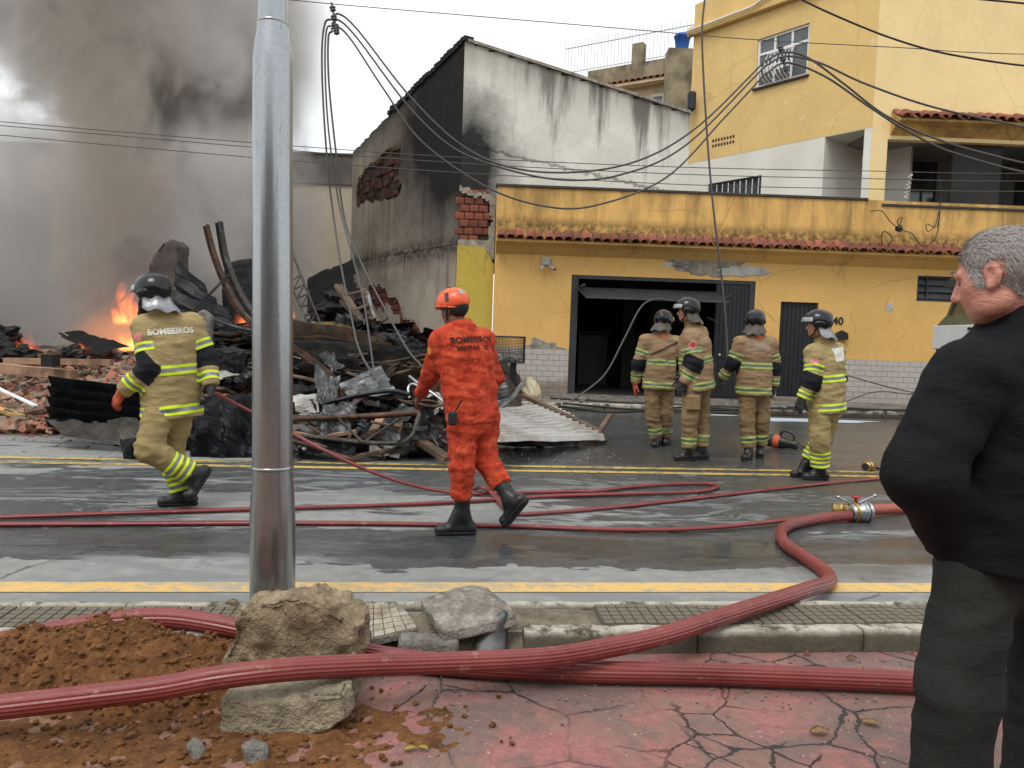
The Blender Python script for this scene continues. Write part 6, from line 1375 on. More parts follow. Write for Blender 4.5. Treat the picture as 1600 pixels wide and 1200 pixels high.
# --- smoke: one closed body of uneven smoke over the burning lot
FIRE = on_y(198, 520, 16.6)
def smoke_mat():
    a = NM('smoke'); x = a.xyz(); v = a.co(); z = x[2]
    wv = a.mix(1.0, v, a.mix(1.0, a.noise(0.45, 2, 0.5, a.map(v, loc=(5, 1, 7)), col=True), (2.2, 2.2, 2.2), 'MULTIPLY'), 'ADD')
    n1 = a.noise(0.62, 5, 0.70, a.map(wv, (1, 1, .85), loc=(2, 0, 4))); n2 = a.noise(0.20, 2, 0.5, a.map(v, loc=(9, 4, 2)))
    puff = a.math('ADD', a.math('MULTIPLY', a.math('SUBTRACT', n1, 0.5), 4.2), a.math('MULTIPLY', a.math('SUBTRACT', n2, 0.5), 2.0))
    # dark column: rises above the fire, leans and widens
    ax_ = a.math('ADD', -9.5, a.math('MULTIPLY', a.math('SINE', a.math('MULTIPLY', z, 0.45)), 0.9)); ax_ = a.math('ADD', ax_, a.rng(z, 5, 12, 0.0, 0.8))
    wd = a.rng(z, 0.5, 10.0, 0.70, 2.3)
    d = a.math('ABSOLUTE', a.math('DIVIDE', a.math('SUBTRACT', x[0], ax_), wd)); core = a.rng(a.math('SUBTRACT', d, puff), 0.45, 0.85, 1, 0)
    # paler smoke lying low over the lot, and a brown roll spreading out high up
    low = a.math('MULTIPLY', a.rng(a.math('SUBTRACT', z, a.math('MULTIPLY', puff, 1.5)), 4.4, 6.4, 1, 0), a.rng(n1, 0.36, 0.50, 0.45, 1))
    top = a.math('ADD', a.rng(z, 4.6, 8.6, -1.2, 0.95), a.rng(x[0], -16.0, -11.6, -1.5, 0.0)); high = a.rng(a.math('ADD', puff, top), 0.0, 0.40, 0, 1)
    xe = a.math('SUBTRACT', x[0], a.math('MULTIPLY', puff, 0.9))
    ex = a.math('MULTIPLY', a.rng(xe, -7.4, -5.2, 1, 0, True), a.math('MULTIPLY', a.rng(x[0], -5.8, -5.0, 1, 0, True), a.math('MULTIPLY', a.rng(x[1], 15.6, 17.2, 0.0, 1.0, True), a.rng(x[1], 22.5, 25.3, 1, 0, True))))
    den = a.math('ADD', a.math('MULTIPLY', core, 1.5), a.math('ADD', a.math('MULTIPLY', low, 1.15), a.math('MULTIPLY', high, 1.0)))
    k = a.n.new('ShaderNodeVolumePrincipled'); a._in(k.inputs['Density'], a.math('MULTIPLY', den, ex))
    c = a.mix(core, a.mix(a.rng(n1, 0.36, 0.62), (0.78, 0.74, 0.70), (0.90, 0.88, 0.85)), (0.70, 0.635, 0.565)); a._in(k.inputs['Color'], c); k.inputs['Anisotropy'].default_value = 0.0  # light and dark of the billows painted into the colour; browner core
    # firelight on the smoke, put in as emission low over the fire
    r2 = a.math('ADD', a.math('POWER', a.math('MULTIPLY', a.math('SUBTRACT', x[0], FIRE.x), 1.0), 2), a.math('ADD', a.math('POWER', a.math('SUBTRACT', x[1], FIRE.y), 2), a.math('POWER', a.math('MULTIPLY', a.math('SUBTRACT', z, FIRE.z - 0.1), 1.5), 2)))
    em = a.math('MULTIPLY', a.rng(a.math('SUBTRACT', r2, a.math('MULTIPLY', a.math('SUBTRACT', n1, 0.5), 3.0)), 0.0, 1.4, 1, 0, True), 0.32)
    a._in(k.inputs['Emission Strength'], em); k.inputs['Emission Color'].default_value = (1.0, 0.30, 0.07, 1)
    a.t.links.new(k.outputs[0], a.o.inputs['Volume']); return a.m
M_SMOKE = smoke_mat()
b = BM(); box(b, (-23.0, 15.0, 0.15), (-4.9, 25.6, 13.5)); part('smoke', b, M_SMOKE, kind='stuff', label='brown-grey smoke billowing from the burning lot')
M_SMOKE.cycles.volume_step_rate = 0.5
# ================================================================== CABLES, BIN, BAG, TOOL, TRUCK
M_CABLE = simple('grey_cable', S(74, 72, 70), 0.6, var=0.1, bump=0.0); M_CABLED = simple('black_cable', S(30, 29, 29), 0.6, var=0.1, bump=0.0); M_INS = simple('insulator', S(70, 70, 74), 0.35, var=0.2)
def cable(label, pts, r=0.012, mat=M_CABLE, y=None, n=10, group=None):
    P = [Y(p[0], p[1], p[2] if len(p) > 2 else y) for p in pts]; C = catmull(P, n) if len(P) > 2 else P; b = BM(); tube(b, C, r, 6); c = C[len(C) // 2].copy(); me = to_mesh('cable', b); me.transform(Matrix.Translation(-c)); o = part('cable', me, mat); o.location = c
    return tag(o, label, 'cable', group)
YW = 13.0
cable('thin overhead wire passing above the burnt building\'s roof peak', [(380, -8), (518, 6), (800, 30), (1000, 47), (1180, 62), (1400, 74), (1660, 86), (2600, 96)], 0.007, y=YW)
cable('uppermost of three thin parallel street wires', [(-120, 180), (0, 190), (395, 223), (720, 246), (1060, 261), (1350, 267), (1660, 271), (2600, 262)], 0.007, y=YW)
cable('middle one of three thin parallel street wires', [(-120, 186), (0, 196), (395, 230), (720, 255), (1060, 272), (1350, 279), (1660, 283), (2600, 274)], 0.007, y=YW)
cable('lowest of three thin parallel street wires', [(-120, 200), (0, 211), (395, 246), (720, 270), (1060, 288), (1350, 295), (1660, 299), (2600, 290)], 0.007, y=YW)
cable('sagging cable forming the top line between the two hanging clamps', [(518, 30), (530, 22), (560, 48), (640, 150), (720, 226), (800, 262), (900, 269), (1000, 250), (1090, 198), (1195, 96)], 0.017, y=YW)
cable('sagging cable running just under the top one between the clamps', [(518, 38), (530, 32), (560, 62), (640, 168), (710, 232), (790, 264), (880, 281), (970, 273), (1070, 228), (1195, 104)], 0.017, y=YW)
cable('lowest sagging cable between the clamps, dipping before the yellow parapet', [(517, 46), (528, 42), (550, 64), (600, 140), (660, 222), (760, 292), (850, 322), (930, 321), (1040, 278), (1130, 186), (1195, 116)], 0.017, y=YW)
cable('cable leaving the window clamp and dropping right along the veranda', [(1195, 96), (1225, 82), (1262, 90), (1320, 132), (1380, 178), (1450, 212), (1540, 240), (1660, 264), (1900, 280), (2600, 190)], 0.017, y=YW)
cable('cable leaving the window clamp nearly level towards the tiled veranda eave', [(1195, 104), (1228, 88), (1280, 98), (1350, 130), (1450, 165), (1560, 190), (1660, 206), (1900, 220), (2600, 150)], 0.017, y=YW)
cable('cable leaving the window clamp and dipping lowest past the veranda', [(1195, 116), (1230, 98), (1290, 120), (1360, 168), (1420, 206), (1500, 242), (1660, 280), (1900, 300), (2600, 210)], 0.017, y=YW)
cable('dark cable crossing the corner of the upper yellow wall', [(1230, -12), (1300, 22), (1400, 62), (1500, 88), (1660, 108), (1900, 116), (2600, 60)], 0.016, M_CABLED, y=YW)
cable('short dark cable at the very top of the yellow wall', [(1480, -6), (1800, 22), (2200, 40), (2600, 44)], 0.016, M_CABLED, y=YW)
cable('loose cable dropping from the clamp to the heap beside the steel post', [(520, 30), (508, 36), (503, 80), (505, 160), (512, 260), (520, 330), (532, 410, 12.4), (548, 490, 11.6), (562, 548, 10.6), (592, 600, 9.8)], 0.017, y=YW)
cable('loose cable dropping from the clamp in the middle of three', [(520, 40), (510, 48), (508, 110), (514, 210), (530, 320), (548, 390, 12.5), (568, 470, 11.8), (584, 578, 10.4)], 0.015, y=YW)
cable('loose cable dropping from the clamp and trailing to the burnt sheet', [(520, 48), (513, 60), (514, 130), (524, 230), (538, 340), (565, 412, 12.4), (600, 480, 11.8), (636, 545, 11.2), (662, 575, 10.6)], 0.017, y=YW)
cable('long grey cable hanging down in front of the garage', [(1102, -10), (1097, 60), (1104, 200), (1114, 320), (1126, 420), (1134, 500), (1136, 560), (1130, 600)], 0.016, M_CABLE, y=12.0)
cable('slack cable swinging from the tilt door down to the pavement', [(1040, 468, 17.2), (1020, 468, 17.0), (1000, 482, 16.8), (975, 530, 16.6), (945, 585, 16.4), (905, 618, 16.2), (880, 634, 16.0)], 0.02)
cable('black wire slanting across the dark door to the wainscot', [(1105, 496, 17.2), (1200, 540, 17.2), (1310, 582, 17.2), (1420, 612, 17.2), (1520, 626, 17.2)], 0.012, M_CABLED)
cable('thin wire drooping along the tiled wainscot', [(1320, 628, 17.6), (1370, 612, 17.6), (1420, 616, 17.6), (1500, 622, 17.6)], 0.010, M_CABLED)
for k, pts in enumerate((((860, 622), (960, 628), (1100, 634), (1300, 640), (1500, 640)), ((880, 630), (1000, 640), (1150, 640), (1280, 636), (1480, 646)), ((760, 640), (860, 634), (960, 644), (1080, 636), (1200, 644)))):
    P = [on_z(x, y_, .165) for x, y_ in pts]; b = BM(); tube(b, catmull(P, 8), 0.022, 6); c = P[2].copy(); me = to_mesh('cable', b); me.transform(Matrix.Translation(-c)); o = part('cable', me, M_CABLED); o.location = c; tag(o, 'black cable lying along the far pavement', 'cable', 'black cables on the far pavement')
cable('tangle of thin wire pinned to the yellow wall below the veranda', [(1360, 330), (1378, 330), (1390, 345), (1405, 357), (1402, 345), (1410, 340), (1405, 357), (1425, 365), (1440, 384), (1455, 380), (1465, 362), (1468, 330), (1462, 350), (1450, 362), (1448, 350), (1465, 352), (1470, 300), (1466, 275)], 0.010, M_CABLED, y=18.1)
cable('small looped wire end hanging on the yellow wall', [(1378, 384), (1378, 366), (1384, 362), (1394, 372), (1388, 384)], 0.012, M_CABLED, y=18.1)
b = BM(); kp_ = Y(1405, 357, 18.1); bmesh.ops.create_icosphere(b, subdivisions=2, radius=0.08)
for v in b.verts: v.co *= 1 + 0.6 * mnoise.noise(v.co * 20)
o = part('wire_knot', b, M_CABLED); o.location = kp_; tag(o, 'black knot of wire on the yellow wall below the veranda', 'wire knot')
b = BM(); P = [Y(1423 - 8 * t + 3 * math.sin(t * 40), 272 + 40 * t, 17.7) for t in [k / 40 for k in range(41)]]; tube(b, P, 0.02, 6); o = part('spiral_tie', b, M_PLW); tag(o, 'white spiral wire tie hanging before the veranda opening', 'wire tie')
def clamp(label, pts, y):
    P = [Y(px, py, y) for px, py in pts]; t = thing('cable_clamp', label, 'clamp', P[-1])
    b = BM(); tube(b, P, 0.018, 6); part('strap', b, M_INS, t)
    for i, p in enumerate(P[1:]):
        b = BM(); lathe(b, [(0.02, -0.05), (0.05, -0.035), (0.05, -0.01), (0.03, 0.0), (0.048, 0.012), (0.048, 0.03), (0.02, 0.045)], p, (P[-1] - P[0]), 10); part('insulator', b, M_INS, t)
clamp('dark hanging cable clamp above the burnt building', [(518, 4), (520, 14), (522, 28), (525, 42), (526, 50)], YW - 0.01); clamp('grey cable clamp hanging in front of the upstairs window', [(1217, 60), (1220, 76), (1224, 92), (1228, 108)], YW - 0.01)
# caged bin on a post
bn = thing('caged_bin', 'wire mesh rubbish cage on a post beside the yellow house', 'bin', Y(800, 620, 16.6)); yb0, yb1 = 16.4, 16.9
X0, X1 = Y(768, 560, yb0).x, Y(819, 560, yb0).x; Z0, Z1 = Y(790, 566, yb0).z, Y(790, 526, yb0).z
edges = []
for y_ in (yb0, yb1):
    for z_ in (Z0, Z1): edges.append(((X0, y_, z_), (X1, y_, z_)))
    for x_ in (X0, X1): edges.append(((x_, y_, Z0), (x_, y_, Z1)))
for x_ in (X0, X1):
    for z_ in (Z0, Z1): edges.append(((x_, yb0, z_), (x_, yb1, z_)))
b = BM()
for a0, a1 in edges: tube(b, [a0, a1], 0.02, 6)
part('frame', b, M_BLKMET, bn); b = BM()
for y_ in (yb0, yb1):
    for k in range(1, 22): x_ = X0 + (X1 - X0) * k / 22; tube(b, [(x_, y_, Z0), (x_, y_, Z1)], 0.004, 4)
    for k in range(1, 16): z_ = Z0 + (Z1 - Z0) * k / 16; tube(b, [(X0, y_, z_), (X1, y_, z_)], 0.004, 4)
for k in range(1, 14): y_ = yb0 + (yb1 - yb0) * k / 14; tube(b, [(X1, y_, Z0), (X1, y_, Z1)], 0.004, 4); tube(b, [(X0, y_, Z0), (X1, y_, Z0)], 0.004, 4)
part('mesh', b, M_BLKMET, bn, kind='stuff')
px_ = Y(801, 600, 16.6).x; b = BM(); box(b, (px_ - 0.07, 16.58, 0.14), (px_ + 0.07, 16.72, Z0 - 0.021)); part('post', b, M_BLKMET, bn)
frags('bin_litter', 'pale litter lying in the bottom of the wire cage', 60, lambda r: Vector((r.uniform(X0 + .1, X1 - .1), r.uniform(yb0 + .1, yb1 - .1), Z0 + r.uniform(.04, .14))), (0.05, 0.14), M_PLW, 77)
# rubbish bag
bp = Y(832, 612, 16.9); b = BM(); bmesh.ops.create_icosphere(b, subdivisions=4, radius=0.26)
for v in b.verts:
    q = v.co.copy(); t = (q.z / 0.26 + 1) / 2; v.co = Vector((q.x * (1.05 - .45 * t), q.y * (0.9 - .35 * t), q.z * 1.0)) * (1 + 0.16 * (1 - 2 * abs(mnoise.noise(q * 7))) + 0.08 * mnoise.noise(q * 15)) + Vector((-0.10 * t, 0, 0.16))
o = part('rubbish_bag', b, simple('cream_plastic_bag', S(206, 194, 160), 0.5, var=0.12, scale=8, bump=0.5, bscale=14, bdist=0.02, dark=S(132, 112, 84), dscale=4, damt=0.6), smooth=True); o.location = (bp.x, bp.y, 0.14); tag(o, 'crumpled cream rubbish bag leaning by the tiled wall', 'bag')
# hydraulic rescue tool
hp = on_z(1215, 690, 0.10); hx = (on_z(1258, 694, .07) - on_z(1195, 682, .12)).normalized(); M_TOOL = simple('black_tool_casing', S(30, 31, 33), 0.4, var=0.15, rvar=0.1); M_TORG = simple('orange_tool_band', S(190, 84, 48), 0.6, var=0.25, scale=20)
tool = thing('rescue_tool', 'black hydraulic rescue cutter with orange band lying on the wet road', 'rescue tool', (hp.x, hp.y, 0))
b = BM(); lathe(b, [(0.07, -0.22), (0.09, -0.20), (0.09, -0.05)], hp, hx, 20); part('motor_housing', b, M_TOOL, tool)
b = BM(); lathe(b, [(0.092, -0.05), (0.095, -0.045), (0.095, 0.0), (0.09, 0.035)], hp, hx, 20); part('orange_band', b, M_TORG, tool)
b = BM(); lathe(b, [(0.085, 0.035), (0.085, 0.10), (0.065, 0.13), (0.06, 0.26), (0.05, 0.28)], hp, hx, 20); part('cylinder', b, M_TOOL, tool)
b = BM(); tube(b, catmull([hp + hx * 0.03 + Vector((0, 0, .085)), hp + hx * 0.06 + Vector((0, 0, .15)), hp + hx * 0.15 + Vector((0, 0, .165)), hp + hx * 0.22 + Vector((0, 0, .12)), hp + hx * 0.22 + Vector((0, 0, .06))], 5), 0.017, 8); part('carry_handle', b, M_TOOL, tool)
hn = Vector((-hx.y, hx.x, 0)).normalized()
for sg in (-1, 1):
    b = BM(); P = [hp + hx * 0.27 + hn * sg * 0.03, hp + hx * 0.36 + hn * sg * 0.065 - Vector((0, 0, .02)), hp + hx * 0.47 + hn * sg * 0.05 - Vector((0, 0, .04)), hp + hx * 0.56 + hn * sg * 0.012 - Vector((0, 0, .06))]; tube(b, catmull(P, 5), [0.03 - 0.0012 * k for k in range(16)], 8, flat=0.5); part('blade', b, M_DSTEEL, tool)
# white foam puddle on the road
b = BM(); c0 = on_z(1268, 657, .006); ring = [b.verts.new(c0 + RE * (1.25 * math.cos(t) * (1 + .45 * mnoise.noise(Vector((math.cos(t) * 1.6, math.sin(t) * 1.6, 2))))) + RM * (0.36 * math.sin(t) * (1 + .6 * mnoise.noise(Vector((math.cos(t) * 2, math.sin(t) * 2, 5)))))) for t in [6.2832 * k / 60 for k in range(60)]]; b.faces.new(ring)
b2 = bmesh.ops.triangulate(b, faces=b.faces[:]); o = part('foam_puddle', b, simple('milky_foam', S(196, 208, 220), 0.35, var=0.1, scale=3, bump=0.3, bscale=14)); tag(o, 'milky white foam puddle by the far kerb', 'puddle')
for (px, py, w_, lb_) in ((1420, 652, .7, 'thin streak of white foam by the kerb below the tiled wainscot'), (1110, 648, .6, 'thin streak of white foam by the kerb in front of the garage')):
    b = BM(); c0 = on_z(px, py, .006); b.faces.new([b.verts.new(c0 + RE * (w_ * math.cos(t) * (1 + .5 * mnoise.noise(Vector((math.cos(t) * 2, math.sin(t) * 2, px))))) + RM * (.13 * math.sin(t))) for t in [6.2832 * k / 40 for k in range(40)]]); bmesh.ops.triangulate(b, faces=b.faces[:]); o = part('foam_puddle', b, bpy.data.materials['milky_foam']); tag(o, lb_, 'puddle')
# truck half hidden behind the onlooker
tk = Y(1464, 600, 15.4); TX, TY = tk.x, 13.6; tz = lambda py: Y(1475, py, 14.6).z
truck = thing('truck', 'olive truck with black sun visor parked behind the man in black', 'truck', (TX + 1.2, TY + 0.9, 0)); M_OLV = simple('olive_truck_paint', S(74, 78, 58), 0.4, var=0.15, rvar=0.1); M_TWH = simple('white_truck_panel', S(214, 216, 216), 0.4, var=0.05)
zb_, zs_, zt_2 = tz(600), tz(490), tz(440)
b = BM(); prism(b, [(TX + 0.0, TY, 0.45), (TX - 0.02, TY, tz(506)), (TX + 0.14, TY, zs_), (TX + 2.3, TY, zs_), (TX + 2.3, TY, 0.45)], (0, 1.9, 0)); part('cab', b, M_OLV, truck)
b = BM(); prism(b, [(TX + 0.30, TY + 0.02, zt_2), (TX + 0.42, TY + 0.02, zt_2 + 0.12), (TX + 2.1, TY + 0.02, zt_2 + 0.12), (TX + 2.2, TY + 0.02, zt_2)], (0, 1.86, 0)); part('roof', b, M_OLV, truck)
for (x0, x1) in ((0.14, 0.34), (1.15, 1.12), (2.25, 2.15)):
    for yy in (0.02, 1.80): b = BM(); prism(b, [(TX + x0, TY + yy, zs_), (TX + x0 + .09, TY + yy, zs_), (TX + x1 + .09, TY + yy, zt_2), (TX + x1, TY + yy, zt_2)], (0, 0.08, 0)); part('pillar', b, M_OLV, truck)
M_TGL = (lambda a: a.bsdf(S(120, 130, 120), 0.05, 0, None, 0.6, trans=0.85))(NM('truck_glass'))
b = BM(); prism(b, [(TX + 0.23, TY + 0.05, zs_), (TX + 2.2, TY + 0.05, zs_), (TX + 2.15, TY + 0.05, zt_2), (TX + 0.42, TY + 0.05, zt_2)], (0, 0.012, 0)); part('side_window', b, M_TGL, truck)
b = BM(); prism(b, [(TX + 0.16, TY + 0.1, zs_), (TX + 0.36, TY + 0.1, zt_2), (TX + 0.36, TY + 1.8, zt_2), (TX + 0.16, TY + 1.8, zs_)], (0.012, 0, 0)); part('windscreen', b, M_TGL, truck)
b = BM(); prism(b, [(TX + 0.10, TY - 0.04, tz(442)), (TX + 0.16, TY - 0.04, tz(430)), (TX + 0.30, TY - 0.04, tz(424)), (TX + 0.62, TY - 0.04, tz(424)), (TX + 0.62, TY - 0.04, tz(440))], (0, 1.98, 0)); part('sun_visor', b, M_BLKMET, truck)
b = BM(); box(b, (TX - 0.10, TY + 0.0, tz(545)), (TX - 0.021, TY + 1.9, tz(507)), bev=0.01); gp = part('front_panel', b, M_TWH, truck)
for k in range(4): b = BM(); box(b, (TX - 0.115, TY - 0.012, tz(545) + 0.06 + k * 0.1), (TX - 0.02, TY + 0.7, tz(545) + 0.11 + k * 0.1)); part('grille_slot', b, M_BLKMET, gp)
for (wx, wy) in ((0.75, 0.02), (0.75, 1.62), (1.95, 0.02), (1.95, 1.62)):
    b = BM(); lathe(b, [(0.2, -0.12), (0.40, -0.13), (0.46, -0.08), (0.46, 0.08), (0.40, 0.13), (0.2, 0.12)], (TX + wx, TY + wy + 0.13, 0.46), (0, 1, 0), 24); wl_ = part('wheel', b, M_SOLE if 'M_SOLE' in globals() else M_BLKMET, truck)
    b = BM(); lathe(b, [(0.0, -0.135), (0.19, -0.13), (0.21, -0.10)], (TX + wx, TY + wy + 0.13, 0.46), (0, 1, 0), 18); part('rim', b, M_OLV, wl_)
b = BM(); tube(b, [(TX + 0.14, TY - 0.04, zs_ + 0.03), (TX + 0.55, TY - 0.04, zs_ - 0.01)], 0.03, 6); part('mirror_arm', b, M_BLKMET, truck)
# ================================================================== PEOPLE
from mathutils.bvhtree import BVHTree
class Sculpt:
    """signed-distance modelling on a local grid; every primitive touches only its own box of the grid"""
    def __init__(s, lo, hi, h):
        s.lo = np.array(lo, np.float32); s.h = h; s.n = np.ceil((np.array(hi) - s.lo) / h).astype(int) + 1
        s.ax = [s.lo[i] + h * np.arange(s.n[i], dtype=np.float32) for i in range(3)]
        s.D = np.full(tuple(s.n), 9.0, np.float32)
    def _sl(s, lo, hi, m):
        out = []
        for i in range(3):
            a = int(max(0, math.floor((lo[i] - m - s.lo[i]) / s.h))); b = int(min(s.n[i], math.ceil((hi[i] + m - s.lo[i]) / s.h) + 1))
            out.append(slice(a, max(b, a + 1)))
        return tuple(out)
    def _P(s, sl): return np.stack(np.meshgrid(*[s.ax[i][sl[i]] for i in range(3)], indexing='ij'), -1)
    def _mix(s, sl, d, k):
        A = s.D[sl]
        if k <= 0: s.D[sl] = np.minimum(A, d); return
        h_ = np.clip(0.5 + 0.5 * (A - d) / k, 0, 1); s.D[sl] = A * (1 - h_) + d * h_ - k * h_ * (1 - h_)
    def _carve(s, sl, d, k):
        A = s.D[sl]; h_ = np.clip(0.5 - 0.5 * (A + d) / k, 0, 1); s.D[sl] = A * (1 - h_) - d * h_ + k * h_ * (1 - h_)
    def cone(s, a, b, ra, rb, k=0.02, sq=None, flat=False, carve=False):
        a = np.array(a, np.float32); b = np.array(b, np.float32); r = max(ra, rb)
        sl = s._sl(np.minimum(a, b) - r, np.maximum(a, b) + r, k + 3 * s.h); P = s._P(sl)
        d = b - a; L2 = max(float(d @ d), 1e-9); pa = P - a; t0 = (pa @ d) / L2; t = np.clip(t0, 0, 1); q = pa - t[..., None] * d
        if sq is not None:
            x = np.array(sq[0], np.float32); x /= np.linalg.norm(x); c = q @ x; q = q + (c * (1 / sq[1] - 1))[..., None] * x
        D = np.sqrt((q * q).sum(-1)) - (ra + (rb - ra) * t)
        if flat: D = np.maximum(D, (t0 - 1) * math.sqrt(L2))
        (s._carve if carve else s._mix)(sl, D, max(k, 1e-4) if carve else k)
    def ell(s, c, rad, axes=None, k=0.02, carve=False, keep=None):
        c = np.array(c, np.float32); rad = np.array(rad, np.float32); m = float(rad.max())
        sl = s._sl(c - m, c + m, k + 3 * s.h); q = s._P(sl) - c
        if axes is not None: q = np.stack([q @ np.array(a, np.float32) for a in axes], -1)
        k0 = np.sqrt(((q / rad) ** 2).sum(-1)); k1 = np.sqrt(((q / rad ** 2) ** 2).sum(-1)); D = k0 * (k0 - 1) / np.maximum(k1, 1e-6)
        if keep is not None: D = np.maximum(D, keep(q))
        (s._carve if carve else s._mix)(sl, D, max(k, 1e-4) if carve else k)
    def cut(s, p, n):
        p = np.array(p, np.float32); n = np.array(n, np.float32); n /= np.linalg.norm(n)
        P0 = [s.ax[i] - p[i] for i in range(3)]
        d = P0[0][:, None, None] * n[0] + P0[1][None, :, None] * n[1] + P0[2][None, None, :] * n[2]
        s.D = np.maximum(s.D, d)
    def out(s): return surface_nets(s.D, s.lo, s.h)
def bounds(pts, m): 
    A = np.array([tuple(p) for p in pts]); return A.min(0) - m, A.max(0) + m
def vf_bm(VF):
    b = BM(); vs_ = [b.verts.new(v) for v in VF[0]]
    for f in VF[1]: 
        try: b.faces.new([vs_[i] for i in f])
        except ValueError: pass
    for f in b.faces: f.smooth = True
    b.normal_update(); return b
def wrinkle(b, amp, sc=(8, 8, 13), seed=0.0):
    b.normal_update(); N = [v.normal.copy() for v in b.verts]
    for v, n in zip(b.verts, N):
        q = Vector((v.co.x * sc[0] + seed, v.co.y * sc[1], v.co.z * sc[2]))
        r1 = 1 - 2 * abs(mnoise.noise(q)); r2 = mnoise.noise(q * 2.3); v.co += n * amp * (0.75 * r1 + 0.55 * r2 - 0.35)
    b.normal_update()
def segdist(p, a, b):
    d = b - a; t = max(0, min(1, (p - a).dot(d) / max(d.length_squared, 1e-9))); return (p - a - d * t).length
def band(src, o, axis, ts, near, push=0.004, half=None):
    """strip cut out of a garment between planes o+axis*t; ts ascending; returns bmesh with material index by strip"""
    b = src.copy(); axis = axis.normalized()
    def bis(t, co, ci):
        g = b.verts[:] + b.edges[:] + b.faces[:]
        bmesh.ops.bisect_plane(b, geom=g, dist=1e-5, plane_co=o + axis * t, plane_no=axis, clear_outer=co, clear_inner=ci)
    bis(ts[0], False, True); bis(ts[-1], True, False)
    kill = [f for f in b.faces if not near(f.calc_center_median()) or (half and (f.calc_center_median() - o).dot(half) < 0)]
    bmesh.ops.delete(b, geom=kill, context='FACES')
    for t in ts[1:-1]: bis(t, False, False)
    b.normal_update(); N = [(v, v.normal.copy()) for v in b.verts]
    for v, n in N: v.co += n * push
    for f in b.faces:
        t = (f.calc_center_median() - o).dot(axis); f.material_index = min(1, sum(t > x for x in ts[1:-1]) % 2); f.smooth = True
    return b
# --- fabrics
def fabric(name, c0, c1, rough=0.9, wsc=160, fold=0.5, dirt=(60, 54, 46), damt=0.35, sheen=0.0, edge=0.0):
    a = NM(name); n1 = a.noise(3.5, 6, 0.65); n2 = a.noise(wsc, 2); fd = a.noise(9, 5, 0.6, a.map(None, (1, 1, 1.8)), 0.8)
    c = a.mix(a.rng(n1, 0.3, 0.7), S(*c0), S(*c1)); c = a.mix(a.rng(a.noise(5, 6, 0.7, a.map(None, loc=(3, 1, 4))), 0.52, 0.72, 0, damt), c, S(*dirt))
    c = a.mix(a.math('MULTIPLY', n2, 0.22), c, tuple(k * 0.6 for k in S(*c0)[:3]))
    nb = a.bump(fd, fold, 0.03); nb = a.bump(n2, 0.25, 0.002, nb)
    return a.bsdf(c, rough, 0, nb, 0.15, sheen=sheen)
M_KHAKI = fabric('new_khaki_turnout', (154, 136, 94), (172, 153, 110)); M_TAN = fabric('worn_tan_turnout', (138, 114, 86), (158, 132, 102))
M_TROU1 = fabric('khaki_trousers', (144, 127, 86), (162, 144, 100)); M_TROU2 = fabric('tan_trousers', (126, 106, 78), (146, 122, 92))
M_DPATCH = fabric('black_patch', (30, 32, 36), (40, 42, 46), damt=0.1)
M_FLUO = simple('fluorescent_yellow_tape', S(206, 232, 40), 0.6, var=0.08, scale=20, bump=0.2); M_SILV = simple('silver_tape', S(128, 130, 128), 0.45, 0.3, var=0.15, scale=20, bump=0.2)
M_FLUO2 = simple('soiled_lime_tape', S(164, 186, 96), 0.65, var=0.25, scale=12, bump=0.2, dark=S(110, 112, 80), dscale=9, damt=0.5); M_SILV2 = simple('soiled_silver_tape', S(98, 104, 96), 0.5, 0.2, var=0.2, scale=16, bump=0.2)
M_BOOT = simple('black_boot_leather', S(24, 24, 26), 0.42, var=0.3, scale=8, bump=0.35, bscale=30, bdist=0.006, dark=S(58, 54, 50), dscale=6, damt=0.4)
M_SOLE = simple('boot_rubber', S(30, 29, 28), 0.8, var=0.2, bump=0.3)
M_GLOVO = simple('orange_leather_glove', S(176, 78, 40), 0.75, var=0.3, scale=25, bump=0.4, bscale=60, dark=S(84, 44, 30), dscale=14, damt=0.6); M_GLOVB = simple('black_work_glove', S(38, 40, 42), 0.75, var=0.3, scale=20, bump=0.4, dark=S(84, 82, 74), dscale=10, damt=0.4)
def skin_mat(name, c0, c1):
    a = NM(name); n1 = a.noise(28, 5, 0.65); n2 = a.noise(160, 3)
    return a.bsdf(a.mix(a.rng(a.noise(7, 4, 0.6), 0.5, 0.7, 0, 0.35), a.mix(a.rng(n1, 0.3, 0.7), S(*c0), S(*c1)), tuple(k * 0.72 for k in S(*c0)[:3])), 0.5, 0, a.bump(a.math('ADD', a.math('MULTIPLY', a.noise(45, 4, 0.6, a.map(None, (1, 1, 2.5))), 1.5), n2), 0.6, 0.004), 0.35, sub=0.12)
M_SKINL = skin_mat('ruddy_skin', (190, 130, 112), (212, 158, 140)); M_SKIND = skin_mat('brown_skin', (98, 62, 48), (122, 80, 62)); M_SKINM = skin_mat('tan_skin', (150, 104, 82), (176, 126, 102))
M_HELM = (lambda a: a.bsdf(a.mix(a.noise(12, 5), S(14, 16, 20), S(26, 28, 32)), a.rng(a.noise(18, 5, 0.7), 0.4, 0.75, 0.14, 0.32), 0, None, 0.35, coat=0.15))(NM('glossy_black_helmet'))
M_VISOR = (lambda a: a.bsdf(a.mix(a.noise(9, 4), S(120, 124, 126), S(170, 172, 172)), 0.12, 0.15, None, 0.7, coat=0.5))(NM('smoky_visor'))
M_CURT = simple('silver_neck_curtain', S(196, 198, 200), 0.35, 0.6, var=0.15, scale=14, bump=0.6, bscale=18, bdist=0.015); M_CURT2 = simple('soiled_grey_neck_curtain', S(122, 116, 106), 0.6, 0.2, var=0.25, scale=10, bump=0.6, bscale=18, bdist=0.015)
